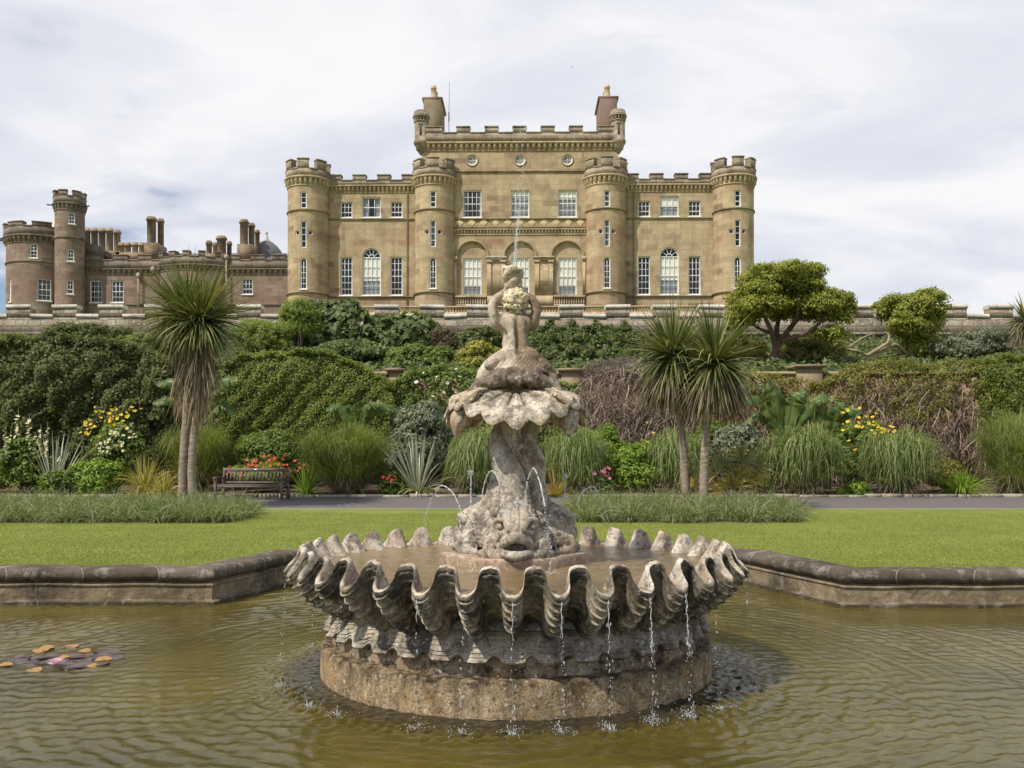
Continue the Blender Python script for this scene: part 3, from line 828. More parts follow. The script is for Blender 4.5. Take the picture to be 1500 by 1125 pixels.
def fbox(mb, fm, u0, u1, z0, z1, d0, d1, top_slope=0.0):
    """block between depths d0 (outer) and d1 (inner)"""
    us = usteps(fm, u0, u1)
    n = len(us)
    prof = [(z0, d1), (z0, d0), (z1 - top_slope, d0), (z1, d1)]
    Gd = np.stack([fm(us, z, d) for z, d in prof + [prof[0]]])
    uv = np.stack([np.stack([us + dd, np.full(n, z)], -1) for (z, dd) in prof + [prof[0]]])
    mb.grid(Gd, uv=uv)
    for e, flip in ((0, False), (n - 1, True)):
        V = np.array([Gd[k, e] for k in range(4)])
        uvv = [(us[e] + d, z) for z, d in prof]
        mb.add(V, [(0, 1, 2, 3)[::-1] if not flip else (0, 1, 2, 3)], uvv)

def outline(h, n=10):
    """outline of an opening, counter-clockwise seen from outside: list of (u, z)"""
    u0, u1, z0, z1 = h['u0'], h['u1'], h['z0'], h['z1']
    k = h.get('k', 'rect')
    cu = (u0 + u1) / 2
    if k == 'rect':
        return [(u0, z0), (u1, z0), (u1, z1), (u0, z1)]
    r = (u1 - u0) / 2
    if k == 'arch':
        zs = z1 - r
        return [(u0, z0), (u1, z0)] + [(cu + r * math.cos(a), zs + r * math.sin(a)) for a in np.linspace(0, math.pi, n + 1)]
    cz = (z0 + z1) / 2; rz = (z1 - z0) / 2
    return [(cu + r * math.cos(a), cz + rz * math.sin(a)) for a in np.linspace(-math.pi / 2, 1.5 * math.pi, 2 * n, endpoint=False)]

def wall(mb, fm, u0, u1, z0, z1, holes=(), reveal=0.25, ends=None):
    us = sorted({u0, u1, *[h['u0'] for h in holes], *[h['u1'] for h in holes]})
    if fm.r is not None:
        ex = []
        for a, b in zip(us[:-1], us[1:]):
            ex += list(usteps(fm, a, b))
        us = sorted(set(np.round(ex, 6)))
    zs = sorted({z0, z1, *[h['z0'] for h in holes], *[h['z1'] for h in holes]})
    for a, b in zip(us[:-1], us[1:]):
        for c, d in zip(zs[:-1], zs[1:]):
            mu, mz = (a + b) / 2, (c + d) / 2
            if any(h['u0'] < mu < h['u1'] and h['z0'] < mz < h['z1'] for h in holes):
                continue
            quad_uz(mb, fm, a, b, c, d)
    for h in holes:
        o = outline(h)
        k = h.get('k', 'rect')
        n = len(o)
        ou = np.array([p[0] for p in o]); oz = np.array([p[1] for p in o])
        rv = h.get('rev', reveal)
        A = fm(ou, oz, 0.0); B = fm(ou, oz, rv)
        V = np.concatenate([A, B]); uv = np.concatenate([np.stack([ou, oz], -1), np.stack([ou + rv, oz], -1)])
        mb.add(V, [(i, i + n, (i + 1) % n + n, (i + 1) % n) for i in range(n)], uv)
        # spandrels
        if k == 'arch':
            arc = o[2:]
            for (p, q) in zip(arc[:-1], arc[1:]):
                uu = np.array([p[0], p[0], q[0], q[0]]); zz = np.array([p[1], h['z1'], h['z1'], q[1]])
                mb.add(fm(uu, zz, 0.0), [(0, 1, 2, 3)], np.stack([uu, zz], -1))
        elif k == 'round':
            cz = (h['z0'] + h['z1']) / 2
            for (p, q) in zip(o, o[1:] + o[:1]):
                zt = h['z1'] if (p[1] + q[1]) / 2 > cz else h['z0']
                uu = np.array([p[0], p[0], q[0], q[0]]); zz = np.array([p[1], zt, zt, q[1]])
                mb.add(fm(uu, zz, 0.0), [(0, 1, 2, 3)], np.stack([uu, zz], -1))
        if h.get('back'):       # blind recess: close it
            mb.add(fm(ou, oz, rv), [tuple(range(n))], np.stack([ou, oz], -1))

def window(parent, fm, h, cols, rows, depth=0.2, meet=None, blind=None, sill=True, fan=False, bw=0.072, mw=0.034, curtain=False):
    """a sash window set in an opening: frame part, pane and blind as its pieces"""
    u0, u1, z0, z1 = h['u0'], h['u1'], h['z0'], h['z1']
    k = h.get('k', 'rect')
    fr = MB()
    d0, d1 = depth - 0.07, depth - 0.005
    o = outline(h, 9)
    cu, r = (u0 + u1) / 2, (u1 - u0) / 2
    zt = z1 - (r if k == 'arch' else 0)
    # border
    n = len(o)
    cc = np.array([cu, (z0 + z1) / 2])
    inner = []
    for i in range(n):
        a, b, c = np.array(o[i - 1]), np.array(o[i]), np.array(o[(i + 1) % n])
        e1 = (b - a) / (np.linalg.norm(b - a) + 1e-9); e2 = (c - b) / (np.linalg.norm(c - b) + 1e-9)
        n1 = np.array([-e1[1], e1[0]]); n2 = np.array([-e2[1], e2[0]])
        inner.append(b + (n1 + n2) / max(1 + n1 @ n2, 0.3) * bw)
    O = np.array(o); I = np.array(inner)
    Gd = np.stack([fm(O[:, 0], O[:, 1], d0), fm(I[:, 0], I[:, 1], d0), fm(I[:, 0], I[:, 1], d1)])
    fr.grid(Gd, wrap=True)
    def bar(ua, ub, za, zb, dd=0.0):
        fbox(fr, fm, ua, ub, za, zb, d0 + 0.012 + dd, d1 - 0.005 + dd)
    ztop = z1 - bw if k != 'arch' else zt
    if k != 'round':
        for i in range(1, cols):
            u = u0 + bw / 2 + (u1 - u0 - bw) * i / cols
            bar(u - mw / 2, u + mw / 2, z0 + bw, ztop)
        for j in range(1, rows):
            z = z0 + (zt - z0) * j / rows
            hw = mw / 2 if j != meet else mw * 0.9
            bar(u0 + bw, u1 - bw, z - hw, z + hw, -0.004)
        if k == 'arch' and fan:
            bar(u0 + bw, u1 - bw, zt - mw * 0.9, zt + mw * 0.9, -0.005)
            for a in np.linspace(0, math.pi, 6)[1:-1]:
                p = np.array([cu + r * 0.32 * math.cos(a), zt + r * 0.32 * math.sin(a)]); q = np.array([cu + (r - bw) * math.cos(a), zt + (r - bw) * math.sin(a)])
                t = np.array([-math.sin(a), math.cos(a)]) * mw / 2
                U = np.array([p - t, p + t, q + t, q - t])
                fr.add(fm(U[:, 0], U[:, 1], d0 + 0.01), [(0, 1, 2, 3)])
                fr.add(fm(U[:, 0], U[:, 1], d0 + 0.03), [(3, 2, 1, 0)])
            aa = np.linspace(0, math.pi, 9)
            fr.grid(np.stack([fm(cu + r * q * np.cos(aa), zt + r * q * np.sin(aa), d0 + 0.008) for q in (0.36, 0.28)]))
    else:
        cz = (z0 + z1) / 2
        bar(cu - mw / 2, cu + mw / 2, z0 + bw, z1 - bw)
        bar(u0 + bw, u1 - bw, cz - mw / 2, cz + mw / 2, -0.004)
        aa = np.linspace(0, 2 * math.pi, 17)
        fr.grid(np.stack([fm(cu + r * q * np.cos(aa), cz + r * q * np.sin(aa), d0 + 0.008) for q in (0.5, 0.4)]))
    w_ = fr.build('window', M['white'], parent)
    if sill and k != 'round':
        s = MB()
        fbox(s, fm, u0 - 0.06, u1 + 0.06, z0 - 0.10, z0 - 0.003, -0.07, depth - 0.02)
        s.build('sill', M['white'] if sill == 'w' else M['castle_trim'], w_)
    g = MB()
    U = np.array([p[0] for p in o]); Z = np.array([p[1] for p in o])
    g.add(fm(U, Z, depth - 0.03), [tuple(range(n))])
    g.build('pane', M['glass'], w_)
    if blind is not None:
        b = MB()
        bz0 = z0 + (z1 - z0) * blind
        if k == 'arch':
            ob = outline(dict(u0=u0, u1=u1, z0=bz0, z1=z1 if blind_arch else zt, k='arch' if blind_arch else 'rect'), 9)
        else:
            ob = [(u0, bz0), (u1, bz0), (u1, z1), (u0, z1)]
        U = np.array([p[0] for p in ob]); Z = np.array([p[1] for p in ob])
        b.add(fm(U, Z, depth + 0.02), [tuple(range(len(ob)))])
        b.build('blind', M['blind'], w_)
        if blind > 0.05:
            b = MB()
            b.add(fm([u0, u1, u1, u0], [z0, z0, bz0, bz0], depth + 0.10), [(0, 1, 2, 3)])
            b.build('curtain', M['curtain'], w_)
    elif curtain:
        b = MB()
        wv = curtain
        for (a, c) in ((u0, u0 + (u1 - u0) * wv), (u1 - (u1 - u0) * wv, u1)):
            us = np.linspace(a, c, 9)
            b.grid(np.stack([fm(us, z, depth + 0.10 + 0.03 * np.sin(np.arange(9) * 2.2)) for z in (z0, z1)]))
        b.build('curtain', M['curtain'], w_)
    # a dim room behind the glass, so that no daylight shows through the building
    rm = MB()
    e = 0.02
    dd = depth + 0.9 if fm.r is None else depth + min(0.45, fm.r * 0.3)
    ua, ub = u0 - e, u1 + e
    a0 = fm([ua, ub, ub, ua], [z0 - e, z0 - e, z1 + e, z1 + e], depth + 0.003); a1 = fm([ua, ub, ub, ua], [z0 - e, z0 - e, z1 + e, z1 + e], dd)
    rm.add(np.concatenate([a0, a1]), [(4, 5, 6, 7), (0, 1, 5, 4), (1, 2, 6, 5), (2, 3, 7, 6), (3, 0, 4, 7)])
    rm.build('room_lining', M['room'], w_)
    return w_
blind_arch = False

def corbels(mb, fm, u0, u1, z0, z1, out=0.2, sp=0.36, wd=0.17):
    """row of pointed brackets under a projecting band"""
    n = max(1, int(round((u1 - u0) / sp)))
    s = (u1 - u0) / n
    zb = z1 - (z1 - z0) * 0.22
    fbox(mb, fm, u0, u1, zb + 0.002, z1, -out - 0.04, 0.05)
    for i in range(n):
        c = u0 + s * (i + 0.5)
        a, b = c - wd / 2, c + wd / 2
        zt, zm = zb, z0 + (zb - z0) * 0.45
        q = 0.04
        V = fm([a, b, b, a, a, b, b, a, c - q, c + q], [zt, zt, zt, zt, zm, zm, zm, zm, z0, z0], [-out, -out, 0.02, 0.02, -out * 0.92, -out * 0.92, 0.02, 0.02, -0.03, -0.03])
        mb.add(V, [(4, 5, 1, 0), (5, 6, 2, 1), (7, 4, 0, 3), (8, 9, 5, 4), (9, 6, 5), (8, 4, 7)], np.stack([[a, b, b, a, a, b, b, a, c, c], [zt] * 4 + [zm] * 4 + [z0] * 2], -1))
    fbox(mb, fm, u0, u1, z0 - 0.07, z0 - 0.002, -0.06, 0.05)

def battlement(mb, fm, u0, u1, z0, zc, zt, merlons, thick=0.4, out=0.14, cap=0.09, capmb=None):
    """parapet from z0 to the crenel sill zc, with merlons (u0, u1) up to zt; every top has a projecting cap"""
    cm = capmb or mb
    fbox(mb, fm, u0, u1, z0, zc - cap, -out, thick)
    edges = sorted(merlons)
    cur = u0
    gaps = []
    for a, b in edges:
        if a > cur + 0.02: gaps.append((cur, a))
        cur = b
    if cur < u1 - 0.02: gaps.append((cur, u1))
    for a, b in gaps:
        fbox(cm, fm, a, b, zc - cap + 0.002, zc, -out - 0.04, thick + 0.03)
    for a, b in edges:
        fbox(mb, fm, a, b, zc - cap + 0.002, zt - cap, -out, thick)
        fbox(cm, fm, a - 0.03, b + 0.03, zt - cap + 0.002, zt, -out - 0.05, thick + 0.04)

# ------------------------------------------------------------------ the castle
KD = 70.0
KF = 68.8
def kx(q): return q * KD / F
def kz(y): return CAMZ + (YH - y) * KF / F
castle = thing('castle', (0.598, KD, 0), 'honey sandstone castle mansion with four round battlemented towers, above the terrace wall', 'castle', rz=math.radians(-0.8))
ZB = 8.25
def H(q, wpx, ytop, ybot, k='rect', sc=None, **kw):
    s = sc or KD / F
    return dict(u0=(q - wpx / 2) * s, u1=(q + wpx / 2) * s, z0=kz(ybot), z1=kz(ytop), k=k, **kw)

def build_castle():
    X0 = kx(144.0)
    # --- central block
    fm = flat_map(0, 0)
    holes, wins = [], []
    for q in (-70, 0, 69.5):
        h = H(q, 15.2, 219.3, 234.5, 'round'); holes.append(h); wins.append((h, 'round'))
        h = H(q, 27, 271.6, 312); holes.append(h); wins.append((h, 'up'))
        r = 22.3
        h = H(q, 2 * r, 348.5, 427.5, 'arch', rev=0.16, back=False); holes.append(h); wins.append((h, 'arch'))
    mb = MB()
    wall(mb, fm, -X0, X0, ZB, kz(186), holes, 0.2)
    # back and sides
    for f2, L in ((flat_map(X0, 0, math.pi / 2), 12), (flat_map(-X0, 12, -math.pi / 2), 12), (flat_map(X0, 12, math.pi), 2 * X0)):
        wall(mb, f2, 0, L, ZB, kz(186))
    mb.add([(-X0, 0.3, kz(190)), (X0, 0.3, kz(190)), (X0, 12, kz(190)), (-X0, 12, kz(190))], [(0, 1, 2, 3)])
    # recessed faces inside the blind arches, with the ground-floor window openings
    for h, kk in wins:
        if kk == 'arch':
            fa = flat_map(0, 0.16)
            cu = (h['u0'] + h['u1']) / 2
            hw = kx(13.5)
            hh = dict(u0=cu - hw, u1=cu + hw, z0=kz(428), z1=kz(372))
            wall(mb, fa, h['u0'] - 0.05, h['u1'] + 0.05, kz(428), h['z1'] + 0.05, [hh], 0.14)
            window(castle, fa, hh, 4, 4, 0.13, meet=2, blind=0.27 if cu else 0.2, sill='w')
            # moulded archivolt and imposts
            r = (h['u1'] - h['u0']) / 2
            zs = h['z1'] - r
            aa = np.linspace(0, math.pi, 25)
            ring = [(r + 0.16, -0.0), (r + 0.16, -0.07), (r + 0.02, -0.09), (r - 0.02, -0.03), (r - 0.02, 0.1)]
            MB().grid(np.stack([fm(cu + q * np.cos(aa), zs + q * np.sin(aa), d) for q, d in ring])[:, ::-1]).build('archivolt', M['castle_trim'], castle)
        elif kk == 'round':
            window(castle, fm, h, 2, 2, 0.14, bw=0.10)
            r = (h['u1'] - h['u0']) / 2; cu = (h['u0'] + h['u1']) / 2; cz = (h['z0'] + h['z1']) / 2
            aa = np.linspace(0, 2 * math.pi, 25)
            MB().grid(np.stack([fm(cu + q * np.cos(aa), cz + q * np.sin(aa), d) for q, d in [(r + 0.09, 0.0), (r + 0.09, -0.05), (r, -0.05), (r - 0.01, 0.05)]])[:, ::-1]).build('window_surround', M['castle_trim'], castle)
        else:
            window(castle, fm, h, 4, 4, 0.17, meet=2, sill='w', blind=0.8 if h['u0'] > -1 and h['u0'] < 1 else (0.66 if h['u0'] > 1 else None), curtain=0.16)
    mb.build('wall', M['castle'], castle)
    # pilaster panels between the arches
    for q in (-35.0, 35.0):
        c = kx(q)
        for s in (-1, 1):
            u = c + s * kx(10.2)
            tm = MB()
            fbox(tm, fm, u - kx(3.2), u + kx(3.2), kz(429), kz(380), -0.10, 0.02)
            fbox(tm, fm, u - kx(4.0), u + kx(4.0), kz(380) + 0.002, kz(377), -0.16, 0.02)
            tm.build('pilaster', M['castle_trim'], castle)
        tm = MB()
        fbox(tm, fm, c - kx(14.5), c + kx(14.5), kz(376.8), kz(373.5), -0.14, 0.02)
        fbox(tm, fm, c - kx(15.2), c + kx(15.2), kz(373.4), kz(371), -0.22, 0.02)
        tm.build('entablature', M['castle_trim'], castle)
    for s in (-1, 1):
        u = s * kx(94)
        tm = MB()
        fbox(tm, fm, u - kx(2.5), u + kx(1.5), kz(429), kz(380), -0.10, 0.02)
        fbox(tm, fm, u - kx(3), u + kx(2), kz(376.8), kz(371), -0.18, 0.02)
        tm.build('pilaster', M['castle_trim'], castle)
    # sunk panels between the twin pilasters
    sp = MB()
    for q in (-35.0, 35.0):
        c = kx(q)
        fbox(sp, fm, c - kx(6.4), c + kx(6.4), kz(428), kz(382), -0.025, 0.02)
    sp.build('pilaster_panel', M['castle'], castle)
    # string courses
    st = None
    for y, hh, o in ((242.6, 0.12, 0.1), (313.3, 0.12, 0.12), (428.6, 0.14, 0.14)):
        st = MB()
        fbox(st, fm, -X0 + 0.05, X0 - 0.05, kz(y) - hh, kz(y), -o, 0.05, top_slope=0.02)
        st.build('string_course', M['string'], castle)
    st = MB()
    fbox(st, fm, -kx(96), kx(96), kz(327.5) - 0.06, kz(327.5) + 0.06, -0.14, 0.05)
    st.build('string_course', M['string'], castle)
    # carved diamond frieze
    for i in range(11):
        q = -88.4 + 17.68 * i
        d = MB()
        c, z, rr = kx(q), kz(319.8), 0.31
        V = fm([c - rr, c, c + rr, c, c], [z, z - rr, z, z + rr, z], [-0.03, -0.03, -0.03, -0.03, -0.11])
        d.add(V, [(0, 1, 4), (1, 2, 4), (2, 3, 4), (3, 0, 4)])
        V = fm([c - rr, c, c + rr, c] * 2, [z, z - rr, z, z + rr] * 2, [-0.03] * 4 + [0.02] * 4)
        d.add(V, [(0, 4, 5, 1), (1, 5, 6, 2), (2, 6, 7, 3), (3, 7, 4, 0)])
        d.build('diamond_panel', M['diamond'], castle)
    cb = MB()
    corbels(cb, fm, -kx(97), kx(97), kz(337.3), kz(330), out=0.14, sp=0.24, wd=0.13)
    corbels(cb, fm, -X0 + 0.3, X0 - 0.3, kz(212), kz(200.7), out=0.24, sp=0.42, wd=0.22)
    cb.build('corbel_course', M['castle_trim'], castle)
    # parapet of the central block
    pr = MB()
    mer = [(kx(q - 9.8), kx(q + 9.8)) for q in (-82.9, -41.6, -0.6, 40.6, 81.8)] + [(-X0 + 0.3, kx(-114)), (kx(114), X0 - 0.3)]
    battlement(pr, fm, -X0, X0, kz(200.5), kz(186.5), kz(177.6), mer, thick=0.4, out=0.26)
    for f2, L in ((flat_map(X0, 0.45, math.pi / 2), 11.5), (flat_map(-X0, 12, -math.pi / 2), 11.5)):
        battlement(pr, f2, 0, L, kz(200.5), kz(186.5), kz(177.6), [(a, a + 1.0) for a in np.arange(0.6, 11, 2.1)], out=0.1)
    pr.build('parapet', M['castle_dark'], castle)
    # balustrades under the ground-floor windows
    for q, hw in ((-72, 23), (0, 22), (72, 23)):
        b = MB()
        c = kx(q); w2 = kx(hw)
        fbox(b, fm, c - w2, c + w2, kz(432.4), kz(430), -0.28, 0.0)
        fbox(b, fm, c - w2, c + w2, kz(445.5), kz(443), -0.28, 0.0)
        n = 13
        for i in range(n):
            u = c - w2 + 2 * w2 * (i + 0.5) / n
            z0, z1 = kz(443) + 0.002, kz(432.4) - 0.002
            p = fm(u, 0, -0.16)
            b.lathe([(0.05, z0), (0.05, z0 + 0.06), (0.085, z0 + 0.17), (0.04, z0 + 0.36), (0.055, z1 - 0.05), (0.055, z1)], (p[0], p[1], 0), 8)
        b.build('balustrade', M['castle_trim'], castle)
    # pedestal walls between the balustrades
    for q in (-35, 35):
        pb = MB()
        fbox(pb, fm, kx(q) - kx(13), kx(q) + kx(13), kz(445.5), kz(430.2), -0.24, 0.02)
        pb.build('pedestal', M['castle_trim'], castle)
    # front area balustrade running along the foot
    for s in (-1, 1):
        for (qa, qb) in ((97, 150),) if s < 0 else ((97, 150),):
            pass
    fb = MB()
    fa = flat_map(0, -2.6)
    kzf = lambda y: CAMZ + (YH - y) * (KD - 2.6) / F
    fbox(fb, fa, -kx(300), kx(300), kzf(450.6), kzf(448.6), -0.16, 0.16)
    fbox(fb, fa, -kx(300), kx(300), ZB - 0.2, kzf(457.5), -0.16, 0.16)
    for i in range(150):
        u = -kx(298) + kx(596) * i / 149
        p = fa(u, 0, 0.0)
        z0, z1 = kzf(457.5) + 0.002, kzf(450.6) - 0.002
        fb.lathe([(0.06, z0), (0.085, z0 + 0.1), (0.045, z1 - 0.08), (0.06, z1)], (p[0], p[1], 0), 6)
    fb.build('front_balustrade', M['castle_trim'], castle)
    # --- wings
    for s in (-1, 1):
        wy = 0.55
        fw = flat_map(0, wy)
        ua, ub = sorted((s * kx(118), s * kx(318)))
        sc = (KD + wy) / F
        hs = []
        defs = [(255.0, 17.4, 285.3, 308.8, 'rect', 3, 3, None), (218.2, 27.4, 278.3, 308.8, 'rect', 3, 2, None if s < 0 else 0.55), (181.3, 17.4, 285.3, 308.8, 'rect', 3, 3, None),
                (255.0, 17.6, 368.6, 426.0, 'rect', 3, 6, None), (218.2, 27.6, 355.0, 426.0, 'arch', 4, 4, 0.31), (181.3, 17.6, 368.6, 426.0, 'rect', 3, 6, None)]
        for q, w_, y0, y1, k, c, r, bl in defs:
            h = H(s * q, w_, y0, y1, k, sc); hs.append(h)
        m = MB()
        wall(m, fw, ua, ub, ZB, kz(252.5), hs, 0.2)
        xo = s * kx(318); ys = wy
        if s > 0: side = flat_map(xo, ys, math.pi / 2)
        else: side = flat_map(xo, ys + 12, -math.pi / 2)
        wall(m, side, 0, 12, ZB, kz(252.5))
        wall(m, flat_map(max(ua, ub), ys + 12, math.pi), 0, ub - ua, ZB, kz(252.5))
        m.add([(ua, ys + 0.2, kz(256)), (ub, ys + 0.2, kz(256)), (ub, ys + 12, kz(256)), (ua, ys + 12, kz(256))], [(0, 1, 2, 3)])
        m.build('wall', M['castle'], castle)
        for h, (q, w_, y0, y1, k, c, r, bl) in zip(hs, defs):
            window(castle, fw, h, c, r, 0.17, meet=r // 2, blind=bl, sill='w', fan=(k == 'arch'), curtain=0.3 if (w_ > 20 and bl is None) else (0.16 if y0 > 300 and q > 200 else False))
        for y, hh, o in ((310.6, 0.11, 0.09), (427.2, 0.13, 0.12)):
            t = MB()
            fbox(t, fw, ua, ub, kz(y) - hh, kz(y), -o, 0.05, top_slope=0.02)
            t.build('string_course', M['string'], castle)
        t = MB()
        corbels(t, fw, ua, ub, kz(270.8), kz(261), out=0.2, sp=0.32, wd=0.18)
        t.build('corbel_course', M['castle_trim'], castle)
        t = MB()
        mers = [(s * kx(q), 9.6) for q in (273.7, 237.3, 201.0, 164.8)]
        battlement(t, fw, ua, ub, kz(260.8), kz(253.2), kz(245.2), [(c - kx(w_), c + kx(w_)) for c, w_ in mers], out=0.22)
        t.build('parapet', M['castle_dark'], castle)
        # low hipped lead roof behind the parapet
        t = MB()
        c = s * kx(213)
        z0, z1 = kz(256) + 0.02, kz(237.0)
        t.add([(c - 3.4, wy + 1.2, z0), (c + 3.4, wy + 1.2, z0), (c + 3.4, wy + 9, z0), (c - 3.4, wy + 9, z0), (c - 1.0, wy + 4, z1), (c + 1.0, wy + 4, z1), (c + 1.0, wy + 6.2, z1), (c - 1.0, wy + 6.2, z1)],
              [(0, 1, 5, 4), (1, 2, 6, 5), (2, 3, 7, 6), (3, 0, 4, 7), (4, 5, 6, 7)])
        t.build('roof', M['lead'], castle)
        # rainwater pipe
        t = MB()
        p0 = fw(s * kx(167), kz(272), -0.09); p1 = fw(s * kx(167), ZB, -0.09)
        t.tube([p0, p1], 0.04, 6)
        t.build('drainpipe', M['string'], castle)
    # --- towers
    for q in (-313.2, -125.4, 125.4, 313.2):
        r = kx(29.6)
        cx = kx(q)
        cy = 0.45 if abs(q) > 200 else 0.35
        fm2 = round_map(cx, cy, r)
        sc = (KF) / F
        hs = []
        def TH(dq, w_, y0, y1, k='rect'):
            return H(dq, w_, y0, y1, k, sc)
        h1 = TH(0, 9.4, 278.6, 303); h2 = TH(0, 8.4, 322, 361); h3 = TH(0, 9.8, 376.5, 422, 'arch')
        a1, a2 = TH(-8.8, 8.8, 335.6, 342), TH(8.8, 8.8, 335.6, 342)
        a1['u1'] = h2['u0'] - 0.12; a2['u0'] = h2['u1'] + 0.12
        m = MB()
        per = 2 * math.pi * r
        wall(m, fm2, -per / 2, per / 2, ZB, kz(243), [h1, h2, h3, a1, a2], 0.18)
        m.lathe([(0.01, kz(246)), (r - 0.02, kz(246))], (cx, cy, 0), 36)
        m.build('tower_wall', M['castle'], castle)
        window(castle, fm2, h1, 1, 3, 0.13, meet=1, sill=False, bw=0.07, curtain=0.35 if q in (125.4,) else False)
        window(castle, fm2, h2, 1, 4, 0.13, sill=False, bw=0.06, curtain=0.4 if abs(q) < 200 else False)
        window(castle, fm2, h3, 2, 5, 0.13, sill='w', bw=0.06, mw=0.035)
        for a in (a1, a2):
            window(castle, fm2, a, 1, 1, 0.13, sill=False, bw=0.035)
        m = MB()
        for y, hh, o in ((303.6, 0.12, 0.08), (425.6, 0.13, 0.11)):
            fbox(m, fm2, -per / 2, per / 2, kz(y) - hh, kz(y), -o, 0.05, top_slope=0.02)
        fbox(m, fm2, -per / 2, per / 2, ZB, kz(444), -0.09, 0.05, top_slope=0.06)
        m.build('string_course', M['string'], castle)
        m = MB()
        corbels(m, fm2, -per / 2, per / 2, kz(267.8), kz(255), out=0.2, sp=0.34, wd=0.19)
        m.build('corbel_course', M['castle_trim'], castle)
        m = MB()
        stp = math.radians(360 / 7)
        ms = [(r * (i * stp - math.radians(15.5)), r * (i * stp + math.radians(15.5))) for i in range(-3, 4)]
        battlement(m, fm2, -per / 2, per / 2, kz(254.8), kz(243.2), kz(229.2), ms, thick=0.38, out=0.14)
        m.build('parapet', M['castle_dark'], castle)
    # --- corner turrets (bartizans)
    for q in (-144.8, 143.6):
        r = kx(10.1)
        cx, cy = kx(q), 0.1
        m = MB()
        z = kz
        prof = [(0.03, z(219.5)), (0.16, z(217)), (0.30, z(212.5)), (0.38, z(211.5)), (r * 0.86, z(206)), (r * 0.98, z(203.8)), (r * 1.04, z(203.5)), (r * 1.12, z(200.5)), (r * 1.14, z(198.5)), (r, z(198)), (r, z(168.8))]
        m.lathe(prof, (cx, cy, 0), 28)
        prof = [(r * 1.16, z(161.8)), (r * 1.2, z(161.5)), (r * 1.2, z(159)), (r * 1.1, z(158.8)), (r * 1.06, z(154.5)), (r * 0.95, z(153.2)), (0.01, z(153))]
        m.lathe(prof, (cx, cy, 0), 28)
        fm3 = round_map(cx, cy, r)
        per = 2 * math.pi * r
        corbels(m, fm3, -per / 2, per / 2, z(168.8), z(161.8), out=0.1, sp=0.21, wd=0.12)
        t_ = m.build('turret', M['castle_dark'], castle)
        s_ = MB()
        fbox(s_, fm3, -0.07, 0.07, z(192), z(174.5), -0.012, 0.05)
        fbox(s_, fm3, -0.16, 0.16, z(177), z(174.5), -0.010, 0.05)
        s_.build('arrow_slit', M['room'], t_)
    # --- chimneys of the central block
    for s in (-1, 1):
        zf = lambda y: CAMZ + (YH - y) * (KD + 3.6) / F
        c = s * 129.0 * (KD + 3) / F
        m = MB()
        w0, w1 = 0.62, 1.5
        for (hw, hd, za, zb) in ((0.68, 1.7, kz(195), zf(149)), (0.80, 1.85, zf(148.9), zf(145.5))):
            m.box(c - hw, c + hw, 3.0, 3.0 + 2 * hd, za, zb)
        ch = m.build('chimney', M['brickred'] if s > 0 else M['chimney'], castle)
        for k in range(3):
            p = MB()
            p.lathe([(0.30, zf(145.5) + 0.002), (0.30, zf(144)), (0.25, zf(140)), (0.19, zf(131)), (0.23, zf(130.5)), (0.25, zf(128)), (0.2, zf(127.5)), (0.2, zf(125.2)), (0.15, zf(125)), (0.15, zf(129))],
                    (c - s * 0.05, 3.6 + k * 1.1, 0), 14)
            p.build('chimney_pot', M['pot'], ch)
    # radio mast
    m = MB()
    a = np.array([kx(-110.6), 4.0, kz(190)])
    zf = lambda y: CAMZ + (YH - y) * (KD + 4.0) / F
    m.tube([a, (a[0], 4.0, zf(160)), (a[0] + 0.05, 4.0, zf(119))], [0.03, 0.02, 0.012], 5)
    m.tube([(a[0], 4, zf(178)), (a[0], 4, zf(164))], 0.045, 5)
    m.build('mast', M['dark_metal'], castle)
build_castle()

